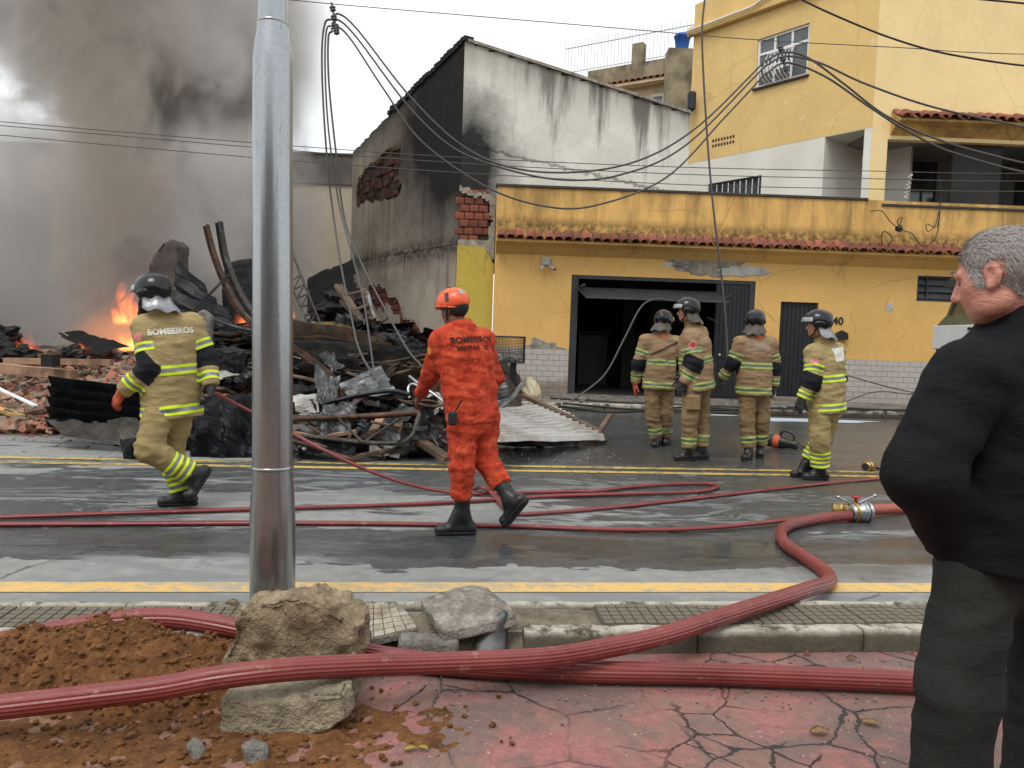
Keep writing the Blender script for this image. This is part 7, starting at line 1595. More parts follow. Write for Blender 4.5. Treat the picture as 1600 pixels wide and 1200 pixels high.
M_ORTAG = simple('orange_tag', S(232, 84, 40), 0.6, var=0.05); M_BADGE = simple('pink_badge_cloth', S(206, 130, 128), 0.8, var=0.15, scale=60); M_BADGER = simple('red_badge_print', S(190, 60, 50), 0.8, var=0.1); M_GREYPR = simple('silver_back_print', S(206, 204, 192), 0.6, 0.1, var=0.25, scale=14, bump=0.2); M_STRAP = simple('black_strap', S(22, 22, 24), 0.7, var=0.15)

def axes_from(right, up):
    r = Vector(right).normalized(); u = (Vector(up) - r * Vector(up).dot(r)).normalized(); f = u.cross(r).normalized()   # forward: r x f = u
    return r, f, u
def hand_cones(W, d, n, sgn, curl=0.35, sc=1.0, spread=1.0, fat=1.0):
    """W wrist, d towards fingers, n palm normal (fingers curl to n), sgn: thumb on +s*sgn side"""
    d = d.normalized(); n = (n - d * n.dot(d)).normalized(); s = d.cross(n); C = []
    lat = (0.033, 0.011, -0.011, -0.031); ln = (0.070, 0.078, 0.072, 0.056)
    for k in range(4):
        kn = W + (d * 0.088 + s * (sgn * lat[k] * spread) - d * (0.010 * (k == 3))) * sc; C.append((W + s * (sgn * lat[k] * 0.55 * sc), kn, 0.018 * sc * fat, 0.0125 * sc * fat, 0.014))
        a = curl * (0.5 + 0.12 * k); p = kn; dd = d
        for j, q in enumerate((0.46, 0.31, 0.23)):
            a_ = a * (1 + j * 1.0); dd = d * math.cos(a_) + n * math.sin(a_); e = p + dd * (ln[k] * q * sc); C.append((p, e, (0.0102 - 0.0009 * j) * sc * fat, (0.0094 - 0.0010 * j) * sc * fat, 0.003)); p = e
    b0 = W + (d * 0.022 + s * (sgn * 0.026)) * sc; td = (d * 0.62 + s * (sgn * 0.62) + n * 0.30).normalized(); b1 = b0 + td * 0.042 * sc; td2 = (d * 0.85 + s * (sgn * 0.28) + n * 0.42).normalized(); b2 = b1 + td2 * 0.030 * sc; b3 = b2 + (td2 + n * 0.2).normalized() * 0.024 * sc
    C += [(b0, b1, 0.017 * sc * fat, 0.0118 * sc * fat, 0.010), (b1, b2, 0.0118 * sc * fat, 0.0105 * sc * fat, 0.004), (b2, b3, 0.0105 * sc * fat, 0.009 * sc * fat, 0.003)]
    return C
def head_into(s, c, r, f, u, k=1.0, ears=True):
    """head with face; c = centre of the skull at eye level"""
    A = [np.array(x) for x in (r, f, u)]; P = lambda x, y, z: c + r * (x * k) + f * (y * k) + u * (z * k); E = lambda x, y, z, a, b_, d_, kk=0.02, carve=False: s.ell(P(x, y, z), (a * k, b_ * k, d_ * k), A, kk * k, carve)
    E(0, -0.018, 0.035, 0.076, 0.094, 0.084); E(0, -0.045, 0.02, 0.070, 0.066, 0.075, 0.03)
    E(0, 0.030, -0.035, 0.060, 0.062, 0.080, 0.03); E(0, 0.052, -0.092, 0.030, 0.030, 0.024, 0.03)
    for x in (-1, 1):
        E(x * 0.045, 0.035, -0.022, 0.028, 0.032, 0.030, 0.025); E(x * 0.050, 0.012, -0.078, 0.020, 0.040, 0.028, 0.03); E(x * 0.030, 0.074, 0.020, 0.028, 0.014, 0.011, 0.015)
        E(x * 0.031, 0.083, -0.001, 0.017, 0.013, 0.011, 0.008, True); s.ell(P(x * 0.031, 0.066, -0.001), (0.0125 * k,) * 3, None, 0.002)
        E(x * 0.031, 0.076, 0.0085, 0.016, 0.007, 0.0045, 0.004); E(x * 0.031, 0.075, -0.0105, 0.015, 0.006, 0.0035, 0.004)
        E(x * 0.013, 0.090, -0.040, 0.011, 0.012, 0.009, 0.008)
        if ears:
            E(x * 0.077, -0.010, -0.012, 0.009, 0.019, 0.034, 0.008); E(x * 0.083, -0.016, -0.004, 0.006, 0.020, 0.030, 0.006); E(x * 0.086, -0.008, -0.008, 0.006, 0.010, 0.018, 0.004, True); E(x * 0.078, 0.0, -0.036, 0.008, 0.010, 0.012, 0.006)
    s.cone(P(0, 0.080, 0.016), P(0, 0.108, -0.032), 0.009 * k, 0.0125 * k, 0.012 * k)
    E(0, 0.083, -0.062, 0.022, 0.010, 0.006, 0.008); E(0, 0.080, -0.073, 0.020, 0.010, 0.007, 0.008); E(0, 0.094, -0.0675, 0.024, 0.008, 0.0022, 0.003, True)
def make_person(name, label, Y, J, spec):
    """J: joint -> (px, py, dy) measured in the photograph at depth Y + dy"""
    p = {k: on_y(v[0], v[1], Y + v[2]) for k, v in J.items()}
    foot = Vector(((p['toeL'].x + p['toeR'].x) / 2, (p['ankL'].y + p['ankR'].y) / 2, 0))
    root = thing('person', label, 'person', foot, spec.get('group'))
    def put(nm, src, mats, parent=root, smooth=True, lab=None): return part(nm, src, mats, parent, smooth, label=lab)
    sR = (p['shR'] - p['shL']).normalized(); up = (p['neck'] - p['pel']).normalized()
    tr, tf_, tu = axes_from(sR, up); hR = (p['hipR'] - p['hipL']).normalized(); pr_, pf_, pu = axes_from(hR, Vector((0, 0, 1)))
    g = spec.get('girth', 1.0); hres = spec.get('h', 0.012)
    hf, hu = Vector(spec['hf']).normalized(), Vector(spec.get('hu', (0, 0, 1))); hr_ = hf.cross(hu).normalized(); hu = hr_.cross(hf).normalized(); hk = spec.get('hk', 1.0)
    # ---------- continuous body
    ends = [p[k] for k in p]; lo, hi = bounds(ends, 0.28); s = Sculpt(lo, hi, spec.get('hb', 0.0115))
    chest = p['neck'].lerp(p['pel'], 0.35); waist = p['neck'].lerp(p['pel'], 0.72)
    s.cone(p['pel'], waist, 0.145 * g, 0.135 * g, 0.05, (tf_, 0.72)); s.cone(waist, chest, 0.135 * g, 0.155 * g, 0.05, (tf_, 0.72)); s.cone(chest, p['neck'].lerp(chest, 0.25), 0.15 * g, 0.10 * g, 0.05, (tf_, 0.7))
    s.cone(p['shL'], p['shR'], 0.055, 0.055, 0.05); s.cone(p['neck'], p['head'] - hu * 0.05 * hk, 0.058 * hk, 0.055 * hk, 0.03)
    for S_ in 'LR':
        s.cone(p['sh' + S_], p['el' + S_], 0.052, 0.042, 0.03); s.cone(p['el' + S_], p['wr' + S_], 0.040, 0.027, 0.02)
        s.cone(p['hip' + S_], p['kn' + S_], 0.085 * g, 0.058, 0.04); s.cone(p['kn' + S_], p['ank' + S_], 0.057, 0.040, 0.03); s.cone(p['ank' + S_], p['ank' + S_].lerp(p['toe' + S_], 0.25), 0.034, 0.028, 0.02)
        d = (p['ha' + S_] - p['wr' + S_]); nrm = Vector(spec.get('palm' + S_, tuple(-sR if S_ == 'R' else sR)))
        hc = hand_cones(p['wr' + S_], d, nrm, spec.get('thumb' + S_, 1), spec.get('curl' + S_, 0.4), spec.get('hsc', 1.0))
        for a_, b_, ra, rb, k in hc: s.cone(a_, b_, ra, rb, k)
    head_into(s, p['head'], hr_, hf, hu, hk)
    body = put('body', sdf_mesh('body', s.out()), spec['skin'])
    # ---------- gloves
    for S_ in 'LR':
        if spec.get('glove' + S_):
            d = (p['ha' + S_] - p['wr' + S_]); nrm = Vector(spec.get('palm' + S_, tuple(-sR if S_ == 'R' else sR)))
            hc = hand_cones(p['wr' + S_], d, nrm, spec.get('thumb' + S_, 1), spec.get('curl' + S_, 0.4), 1.12 * spec.get('hsc', 1.0), 1.1, 1.22)
            lo, hi = bounds([c[0] for c in hc] + [c[1] for c in hc], 0.06); s = Sculpt(lo, hi, 0.008)
            for a_, b_, ra, rb, k in hc: s.cone(a_, b_, ra, rb, k)
            s.cone(p['wr' + S_] - d.normalized() * 0.04, p['wr' + S_] + d.normalized() * 0.03, 0.042, 0.034, 0.02)
            put('glove', sdf_mesh('glove', s.out()), spec['glove' + S_])
    # ---------- boots
    for S_ in 'LR':
        an, to = p['ank' + S_], p['toe' + S_]; d = (to - an); he = Vector(spec.get('heel' + S_, (0, 0, 0)))
        fd = Vector((d.x, d.y, 0)).normalized() if not spec.get('tilt' + S_) else None
        kn = p['kn' + S_]; sh = (kn - an).normalized()
        if fd is None: fd = d.normalized(); un = (sh - fd * sh.dot(fd)).normalized()
        else: un = Vector((0, 0, 1))
        sole_c = an - un * (0.075 if fd.z == 0 else 0.07)
        if fd.z == 0: sole_c.z = max(0.03, spec.get('solez' + S_, 0.03))
        heel = sole_c - fd * 0.065; toe = sole_c + fd * 0.175; s = Sculpt(*bounds([heel, toe, an + sh * 0.26], 0.13), 0.009)
        s.cone(heel + un * 0.02, toe - fd * 0.03 + un * 0.008, 0.044, 0.044, 0.02, (un, 0.75)); s.ell(toe - fd * 0.035 + un * 0.012, (0.050, 0.050, 0.036), None, 0.02); s.cone(heel + fd * 0.02 + un * 0.03, an + sh * 0.03, 0.047, 0.052, 0.03)
        s.cone(an, an + sh * 0.24, 0.054, 0.062, 0.02); s.cone(sole_c + fd * 0.07 + un * 0.03, an + fd * 0.03, 0.044, 0.05, 0.03)
        s.cut(sole_c - un * 0.018, -un)
        bt = put('boot', sdf_mesh('boot', s.out()), M_BOOT)
        s = Sculpt(*bounds([heel, toe], 0.09), 0.008); s.cone(heel + un * 0.0, toe - fd * 0.03, 0.048, 0.052, 0.0, (un, 0.8)); s.cut(sole_c - un * 0.030, -un); s.cut(sole_c - un * 0.004, un); put('sole', sdf_mesh('sole', s.out()), M_SOLE, bt)
    # ---------- trousers
    tw = spec.get('trouser', (0.115, 0.098, 0.088)); s = Sculpt(*bounds([p['hipL'], p['hipR'], p['knL'], p['knR'], p['ankL'], p['ankR'], p['pel']], 0.26), hres)
    pel = p['pel']; s.cone(pel + tu * 0.06, pel - pu * 0.04, 0.145 * g, 0.155 * g, 0.04, (pf_, 0.80))
    for S_ in 'LR':
        h_, kn, an = p['hip' + S_], p['kn' + S_], p['ank' + S_]; cu = an + (kn - an).normalized() * spec.get('cuff' + S_, spec.get('cuff', 0.035))
        s.cone(h_, kn, tw[0] * g, tw[1], 0.03); s.cone(kn, cu, tw[1], tw[2], 0.03, None, True)
    tb = vf_bm(s.out()); wrinkle(tb, spec.get('tfold', 0.014), spec.get('fsc', (5, 5, 11)), 3.1); M_T = spec['trousers']
    tro = put('trousers', to_mesh('trousers', tb.copy()), M_T)
    for S_ in 'LR':
        kn, an = p['kn' + S_], p['ank' + S_]; ot = 'R' if S_ == 'L' else 'L'; L_ = (kn - an).length
        near = lambda q, a=kn, b_=an, c=p['kn' + ot], d_=p['ank' + ot]: segdist(q, a, b_) <= segdist(q, c, d_)
        for (t0, t1) in spec.get('shin', ()):
            w_ = (t1 - t0); bb_ = band(tb, an, kn - an, [t0, t0 + w_ * .3, t0 + w_ * .7, t1], near)
            put('reflective_band', bb_, spec['tape'], tro)
    # ---------- jacket
    jw = spec.get('jacket', (0.228, 0.215, 0.215)); jd = spec.get('jd', 0.78); hem = p['pel'] - tu * spec.get('hem', 0.06)
    s = Sculpt(*bounds([p['shL'], p['shR'], p['elL'], p['elR'], p['wrL'], p['wrR'], hem, p['neck']], 0.28), hres)
    s.cone(hem, waist, jw[0] * g, jw[1] * g, 0.03, (tf_, jd)); s.cone(waist, chest, jw[1] * g, jw[2] * g, 0.05, (tf_, jd)); s.cone(chest, chest.lerp(p['neck'], 0.55), jw[2] * g, 0.15 * g, 0.05, (tf_, jd * 0.95))
    s.cut(hem + tu * 0.0, -tu)
    s.cone(p['shL'], p['shR'], spec.get('shr', 0.088), spec.get('shr', 0.088), 0.06); s.cone(p['neck'] - tu * 0.03, p['neck'] + (p['head'] - p['neck']) * spec.get('collar', 0.42), 0.10 * g, 0.082, 0.04, None, True)
    sv = spec.get('sleeve', (0.088, 0.074, 0.062))
    for S_ in 'LR':
        a_, e, w_ = p['sh' + S_], p['el' + S_], p['wr' + S_]
        s.cone(a_, e, sv[0], sv[1], spec.get('ablend', 0.045)); s.cone(e, w_ + (e - w_).normalized() * spec.get('cufflen', 0.0), sv[1], sv[2], 0.03, None, True)
    jb = vf_bm(s.out()); wrinkle(jb, spec.get('jfold', 0.012), spec.get('fsc', (4.5, 4.5, 12)), spec.get('seed', 1.0))
    jac = put('jacket', to_mesh('jacket', jb.copy()), spec['jmat'])
    arms = [(p['shL'], p['elL']), (p['elL'], p['wrL']), (p['shR'], p['elR']), (p['elR'], p['wrR'])]
    torso_d = lambda q: min(segdist(q, hem, chest), segdist(q, chest, p['neck'])) - 0.17 * g
    arm_d = lambda q: min(segdist(q, a_, b_) for a_, b_ in arms) - 0.075
    on_t = lambda q: torso_d(q) < arm_d(q)
    for (t0, t1) in spec.get('torso_bands', ()):
        w_ = t1 - t0; put('reflective_band', band(jb, hem, tu, [t0, t0 + w_ * .3, t0 + w_ * .7, t1], on_t), spec['tape'], jac)
    for S_ in 'LR':
        for (seg, t0, t1) in spec.get('arm_bands', ()):
            a_, b_ = (p['sh' + S_], p['el' + S_]) if seg == 0 else (p['el' + S_], p['wr' + S_])
            near = lambda q, a=a_, b=b_: segdist(q, a, b) < 0.13 and arm_d(q) <= torso_d(q) + 0.0
            w_ = t1 - t0; bb_ = band(jb, a_, b_ - a_, [t0, t0 + w_ * .3, t0 + w_ * .7, t1], near)
            if len(bb_.faces): put('reflective_band', bb_, spec['tape'], jac)
        if spec.get('patch'):
            e, w_ = p['el' + S_], p['wr' + S_]; near = lambda q, a=e, b=w_: segdist(q, a, b) < 0.14 and arm_d(q) <= torso_d(q)
            bb_ = band(jb, e, w_ - e, [-0.07, 0.10], near, 0.003); 
            if len(bb_.faces): put('elbow_patch', bb_, [M_DPATCH, M_DPATCH], jac)
    bvh = BVHTree.FromBMesh(jb)
    def stick(src_me, origin, rt_, upv, into, nm, mat, parent=jac, off=0.005):
        """lay a flat mesh (x right, y up) on to the jacket"""
        b = BM(); b.from_mesh(src_me); bmesh.ops.triangulate(b, faces=b.faces[:]); bmesh.ops.subdivide_edges(b, edges=[e for e in b.edges if e.calc_length() > 0.03], cuts=2)
        for v in b.verts:
            q = origin + rt_ * v.co.x + upv * v.co.y - into * 0.4; h = bvh.ray_cast(q, into, 0.9); d_ = h[0] if h[0] is not None else origin; v.co = d_ - into * (off + (0.001 if v.co.z > 0 else 0))
        b.normal_update(); bpy.data.meshes.remove(src_me); return put(nm, b, mat, parent, False)
    fig = dict(root=root, p=p, jac=jac, body=body, stick=stick, tr=tr, tf=tf_, tu=tu, chest=chest, hr=hr_, hf=hf, hu=hu, bvh=bvh, tro=tro, hem=hem, hk=hk)
    return fig
def flat_disc(r, n=20):
    b = BM(); b.faces.new([b.verts.new((r * math.cos(6.2832 * k / n), r * math.sin(6.2832 * k / n), 0)) for k in range(n)]); return to_mesh('disc', b)
def flat_rect(w_, h_, n=6):
    b = BM(); g_ = [[b.verts.new((-w_ / 2 + w_ * i / n, -h_ / 2 + h_ * j / n, 0)) for j in range(n + 1)] for i in range(n + 1)]
    for i in range(n):
        for j in range(n): b.faces.new((g_[i][j], g_[i + 1][j], g_[i + 1][j + 1], g_[i][j + 1]))
    return to_mesh('rect', b)
def fire_helmet(F, curtain, k=1.0):
    c = F['p']['head'] + F['hu'] * 0.035; r, f, u = F['hr'], F['hf'], F['hu']; A = [np.array(x) for x in (r, f, u)]; rt = F['root']
    hel = thing_part = None
    s = Sculpt(*bounds([c], 0.26), 0.0085)
    s.ell(c + u * 0.012 - f * 0.008, (0.122 * k, 0.152 * k, 0.128 * k), A, 0.0, keep=lambda q: -(q[..., 2] + 0.010 + 0.42 * np.maximum(-q[..., 1] * -1 - 0.0, 0) * 0 + np.where(q[..., 1] < 0.02, 0.10, np.clip(0.10 - (q[..., 1] - 0.02) * 1.5, 0.0, 0.10))))
    s.ell(c - u * 0.02, (0.088, 0.108, 0.112), A, 0.01, True)
    s.cone(c + f * 0.02 + u * 0.10, c - f * 0.12 + u * 0.075, 0.030, 0.026, 0.03)
    shell = part('helmet', sdf_mesh('helmet', s.out()), M_HELM, rt, True)
    s = Sculpt(*bounds([c], 0.27), 0.0085); s.ell(c + u * 0.006 + f * 0.004, (0.127 * k, 0.160 * k, 0.124 * k), A, 0.0, keep=lambda q: np.maximum(np.maximum(-(q[..., 1] - 0.055), q[..., 2] - 0.045), -(q[..., 2] + 0.005)))
    part('visor', sdf_mesh('visor', s.out()), M_VISOR, shell, True)
    for sg in (-1, 1):
        s = Sculpt(*bounds([c + r * sg * 0.115 - u * 0.02], 0.09), 0.008); s.ell(c + r * (sg * 0.112) - u * 0.015 - f * 0.01, (0.018, 0.058, 0.034), A, 0.0); part('side_cover', sdf_mesh('side_cover', s.out()), M_HELM, shell, True)
        b = BM(); tube(b, [c + r * sg * 0.10 - u * 0.05 + f * 0.02, c + r * sg * 0.075 - u * 0.13 + f * 0.045, c - u * 0.155 + f * 0.07], 0.008, 6); part('chin_strap', b, M_STRAP, shell)
    b = BM(); rings = []
    for i, (rad, dz, dy) in enumerate(((0.108, -0.06, -0.015), (0.118, -0.10, -0.03), (0.142, -0.15, -0.05))):
        rings.append([b.verts.new(c + r * (rad * math.sin(t)) - f * (rad * 1.12 * math.cos(t)) + f * dy + u * (dz + 0.012 * math.sin(t * 7 + i) - 0.015 * i * math.cos(t))) for t in [-1.75 + 3.5 * k_ / 24 for k_ in range(25)]])
    for a_, b_ in zip(rings, rings[1:]):
        for k_ in range(24): b.faces.new((a_[k_], a_[k_ + 1], b_[k_ + 1], b_[k_]))
    bmesh.ops.solidify(b, geom=b.faces[:], thickness=0.006); part('neck_curtain', b, curtain, shell, True)
    return shell
FWD = lambda deg: Vector((-math.sin(R(deg)), math.cos(R(deg)), 0))     # 0 = away from the camera, + = turning left
TURN = dict(torso_bands=((0.03, 0.105), (0.335, 0.41)), arm_bands=((0, 0.13, 0.20), (1, 0.135, 0.205)), patch=True, skin=M_SKINM)
NEW = dict(TURN, tape=[M_FLUO, M_SILV], jmat=M_KHAKI, trousers=M_TROU1, shin=((0.05, 0.12), (0.145, 0.215)))
OLD = dict(TURN, tape=[M_FLUO2, M_SILV2], jmat=M_TAN, trousers=M_TROU2, shin=((0.10, 0.18),), group='firefighters in worn tan turnout gear')
# ---- 1: striding firefighter with the hose
J1 = dict(head=(238, 462, -.02), neck=(262, 498, 0), pel=(268, 632, 0), shL=(226, 512, -.10), shR=(300, 508, .10), elL=(234, 573, -.17), wrL=(192, 611, -.16), haL=(180, 630, -.15), elR=(323, 558, .12), wrR=(330, 603, .04), haR=(327, 622, .0),
          hipL=(252, 632, -.07), hipR=(284, 632, .07), knL=(232, 702, -.22), ankL=(303, 741, -.04), toeL=(283, 772, -.12), knR=(266, 706, .06), ankR=(287, 774, .06), toeR=(252, 786, .02))
F1 = make_person('person', 'firefighter in khaki turnout gear striding left with the slim hose in hand', 5.94, J1, dict(NEW, hf=FWD(72) + Vector((0, 0, -.12)), gloveL=M_GLOVO, gloveR=M_GLOVB, curlR=0.9, curlL=0.5, tiltL=True, palmL=tuple(Vector((.5, .5, 0))), hem=0.10, seed=2.0, thumbL=-1))
fire_helmet(F1, M_CURT)
F1['stick'](text_mesh('BOMBEIROS', 0.062, 0.0015, Matrix.Identity(4), 0.002), F1['chest'] + F1['tu'] * 0.115, F1['tr'], F1['tu'], F1['tf'], 'back_print', M_GREYPR)
o_ = F1['p']['shL'].lerp(F1['p']['elL'], 0.25); F1['stick'](flat_disc(0.034), o_, Vector((1, 0, 0)), Vector((0, 0, 1)), Vector((0.15, 1, 0)).normalized(), 'arm_badge', M_BADGE)
s = Sculpt(*bounds([F1['p']['head'] + F1['hf'] * 0.1 - F1['hu'] * 0.1], 0.16), 0.008); c = F1['p']['head']; f, u, r = F1['hf'], F1['hu'], F1['hr']
s.ell(c + f * 0.06 - u * 0.055, (0.062, 0.062, 0.06), None, 0.0); s.cone(c + f * 0.09 - u * 0.07, c + f * 0.12 - u * 0.13, 0.035, 0.028, 0.02); s.cone(c + f * 0.12 - u * 0.13, c + f * 0.09 - u * 0.22, 0.022, 0.024, 0.02)
part('breathing_mask', sdf_mesh('mask', s.out()), M_STRAP, F1['root'], True)
# ---- 2: firefighter in orange camouflage
def camo():
    a = NM('orange_camouflage'); k = a.n.new('ShaderNodeVectorMath'); k.operation = 'SNAP'; a._in(k.inputs[0], a.co()); k.inputs[1].default_value = (0.012, 0.012, 0.008)
    n1 = a.noise(11, 4, 0.65, k.outputs[0]); n2 = a.noise(17, 3, 0.6, a.map(k.outputs[0], loc=(5, 2, 7)))
    c = a.ramp(n1, [(0.38, S(158, 52, 34)), (0.45, S(184, 66, 42)), (0.55, S(194, 74, 48)), (0.62, S(202, 92, 62))], 'CONSTANT'); c = a.mix(a.rng(n2, 0.61, 0.62, 0, 0.6), c, S(158, 52, 34)); c = a.mix(a.rng(n2, 0.36, 0.37, 0.5, 0), c, S(208, 104, 68))
    fd = a.noise(10, 5, 0.6, a.map(None, (1, 1, 1.6)), 0.8); return a.bsdf(c, 0.85, 0, a.bump(a.noise(180, 2), 0.2, 0.002, a.bump(fd, 0.55, 0.03)), 0.2)
M_CAMO = camo()
J2 = dict(head=(709, 484, .02), neck=(719, 512, 0), pel=(739, 645, 0), shL=(688, 532, -.06), shR=(755, 530, .09), elL=(673, 583, .06), wrL=(656, 616, .20), haL=(646, 640, .27), elR=(772, 590, .22), wrR=(738, 622, .34), haR=(724, 630, .40),
          hipL=(722, 650, -.05), hipR=(757, 648, .08), knL=(722, 728, -.06), ankL=(722, 806, -.02), toeL=(686, 834, -.05), knR=(757, 716, .08), ankR=(799, 782, -.05), toeR=(778, 808, .02))
F2 = make_person('person', 'firefighter in orange camouflage uniform and orange helmet reaching for the debris', 5.42, J2, dict(hf=FWD(52) + Vector((0, 0, -.25)), jmat=M_CAMO, trousers=M_CAMO, tape=[M_SILV, M_SILV], skin=M_SKIND, jacket=(0.195, 0.195, 0.20), jd=0.66, sleeve=(0.078, 0.065, 0.045), shr=0.075, trouser=(0.112, 0.088, 0.075), hem=0.075, curlL=0.55, cuff=0.13, jfold=0.014, tfold=0.015, palmL=tuple(Vector((.7, .3, -.3))), tiltR=True, collar=0.30, seed=5.0, thumbL=-1))
c = F2['p']['head'] + F2['hu'] * 0.05; r, f, u = F2['hr'], F2['hf'], F2['hu']; A = [np.array(x) for x in (r, f, u)]
M_ORH = simple('orange_helmet_plastic', S(228, 96, 52), 0.3, var=0.06, scale=10, bump=0.05)
s = Sculpt(*bounds([c], 0.24), 0.0075); s.ell(c, (0.105, 0.132, 0.108), A, 0.0, keep=lambda q: -(q[..., 2] + 0.025 + np.clip(-(q[..., 1]) * 0.35, -0.01, 0.05))); s.ell(c - u * 0.03, (0.09, 0.115, 0.10), A, 0.008, True)
hh = part('helmet', sdf_mesh('helmet', s.out()), M_ORH, F2['root'], True)
s = Sculpt(*bounds([c], 0.25), 0.0075); s.ell(c - u * 0.02, (0.114, 0.143, 0.06), A, 0.0, keep=lambda q: np.abs(q[..., 2] + 0.012 + np.clip(-(q[..., 1]) * 0.30, -0.02, 0.05)) - 0.008); part('rim', sdf_mesh('rim', s.out()), M_ORH, hh, True)
def helm_patch(dirv, w_, h_, mat, nm, rad=(0.105, 0.132, 0.108)):
    q = np.array([dirv.dot(r), dirv.dot(f), dirv.dot(u)]); t = 1 / math.sqrt(((q / np.array(rad)) ** 2).sum()); o = c + dirv * (t + 0.002); nn = dirv.normalized(); rt_ = nn.cross(u).normalized(); up_ = rt_.cross(nn) * -1 if rt_.cross(nn).z < 0 else rt_.cross(nn)
    b = BM(); prism(b, [o - rt_ * w_ / 2 - up_ * h_ / 2, o + rt_ * w_ / 2 * 0.85 - up_ * h_ / 2, o + rt_ * w_ / 2 + up_ * h_ / 2, o - rt_ * w_ / 2 + up_ * h_ / 2], -nn * 0.006); part(nm, b, mat, hh)
helm_patch((-f * 0.85 - r * 0.15 + u * 0.35).normalized(), 0.05, 0.04, M_PLW, 'sticker'); helm_patch((-f * 0.55 + r * 0.65 + u * 0.35).normalized(), 0.03, 0.06, M_DKMET, 'vent'); helm_patch((-f * 0.35 - r * 0.9 + u * 0.25).normalized(), 0.03, 0.06, M_DKMET, 'vent'); helm_patch((-f * 0.3 - r * 0.1 + u * 0.95).normalized(), 0.06, 0.012, M_DKMET, 'vent')
s = Sculpt(*bounds([F2['p']['head']], 0.2), 0.009); s.ell(F2['p']['head'] + u * 0.02 - f * 0.02, (0.085, 0.104, 0.095), A, 0.0, keep=lambda q: q[..., 1] - 0.045); part('hair', sdf_mesh('hair', s.out()), M_STRAP, F2['root'], True)
for sg in (-1, 1):
    b = BM(); tube(b, [c + r * sg * 0.098 - u * 0.03 - f * 0.03, F2['p']['head'] + r * sg * 0.088 - u * 0.06 + f * 0.0, F2['p']['head'] - u * 0.12 + f * 0.05], 0.007, 6); part('chin_strap', b, M_STRAP, hh)
M_INK = simple('black_lettering', S(40, 18, 16), 0.8, var=0.1)
F2['stick'](text_mesh('BOMBEIROS', 0.060, 0.001, Matrix.Identity(4), 0.001), F2['chest'] + F2['tu'] * 0.10 + F2['tr'] * 0.02, F2['tr'], F2['tu'], F2['tf'], 'lettering', M_INK, off=0.006)
F2['stick'](text_mesh('MILITAR - RJ', 0.046, 0.001, Matrix.Identity(4), 0.0005), F2['chest'] + F2['tu'] * 0.047 + F2['tr'] * 0.02, F2['tr'], F2['tu'], F2['tf'], 'lettering', M_INK, off=0.006)
o_ = F2['p']['shL'].lerp(F2['p']['elL'], 0.3); M_BADGO = simple('gold_badge', S(214, 122, 30), 0.7, var=0.2, scale=50)
F2['stick'](flat_disc(0.032), o_, Vector((1, 0, 0)), Vector((0, 0, 1)), Vector((0.75, 1, 0)).normalized(), 'arm_badge', M_BADGO)
rp_ = on_y(707, 652, 5.42 - 0.20)
b = BM(); box(b, (rp_.x - 0.03, rp_.y - 0.02, rp_.z - 0.055), (rp_.x + 0.03, rp_.y + 0.03, rp_.z + 0.04), bev=0.012); tube(b, [rp_ + Vector((0.01, 0.005, 0.03)), rp_ + Vector((0.06, 0.0, 0.12))], 0.006, 6); part('belt_radio', b, M_STRAP, F2['root'])
# ---- 3, 4, 5: worn tan gear; 6: new gear
J3 = dict(head=(1037, 504, .03), neck=(1033, 521, 0), pel=(1029, 597, 0), shL=(1009, 533, -.02), shR=(1056, 536, .0), elL=(996, 568, -.03), wrL=(993, 598, .03), haL=(991, 613, .05), elR=(1064, 566, .1), wrR=(1062, 590, .2), haR=(1060, 600, .26),
          hipL=(1019, 600, -.02), hipR=(1041, 600, .02), knL=(1020, 648, .0), ankL=(1026, 687, .05), toeL=(1022, 696, -.12), knR=(1040, 646, .05), ankR=(1040, 684, .15), toeR=(1042, 692, .25))
F3 = make_person('person', 'firefighter with one orange glove hanging down, seen beside the taller colleague', 10.45, J3, dict(OLD, hf=FWD(-38) + Vector((0, 0, -.15)), gloveL=M_GLOVO, gloveR=M_GLOVB, curlL=0.35, seed=7.0, girth=0.98, hem=0.10)); fire_helmet(F3, M_CURT2)
b = BM(); pts = [F3['p']['shR'] + F3['tu'] * 0.06 - F3['tf'] * 0.05] + [None] * 4
def strap(F, a, b_, n=9):
    P = []
    for i in range(n):
        q = a.lerp(b_, i / (n - 1)) - F['tf'] * 0.4; h = F['bvh'].ray_cast(q, F['tf'], 0.9)
        if h[0] is not None: P.append(h[0] - F['tf'] * 0.006)
    bm_ = BM(); tube(bm_, P, 0.015, 6, flat=0.4); return bm_
part('strap', strap(F3, F3['p']['shR'] + F3['tu'] * 0.02, F3['chest'] - F3['tr'] * 0.16 - F3['tu'] * 0.06), M_STRAP, F3['jac'])
F3['stick'](flat_rect(0.06, 0.035), F3['p']['neck'] - F3['tu'] * 0.03, F3['tr'], F3['tu'], F3['tf'], 'neck_tag', M_ORTAG)
J4 = dict(head=(1073, 487, -.02), neck=(1083, 510, 0), pel=(1089, 594, 0), shL=(1079, 527, -.14), shR=(1094, 522, .16), elL=(1085, 566, -.20), wrL=(1068, 598, -.16), haL=(1059, 613, -.14), elR=(1090, 560, .25), wrR=(1070, 590, .3), haR=(1060, 600, .32),
          hipL=(1083, 597, -.07), hipR=(1095, 597, .08), knL=(1078, 652, -.09), ankL=(1076, 705, -.06), toeL=(1050, 715, -.10), knR=(1097, 650, .10), ankR=(1096, 702, .06), toeR=(1082, 712, .02))
F4 = make_person('person', 'tall firefighter in worn tan gear looking left with a round red arm badge', 9.35, J4, dict(OLD, hf=FWD(80), gloveL=M_GLOVB, gloveR=M_GLOVB, curlL=0.6, seed=11.0, girth=1.04, jd=0.85, hem=0.11)); fire_helmet(F4, M_CURT2)
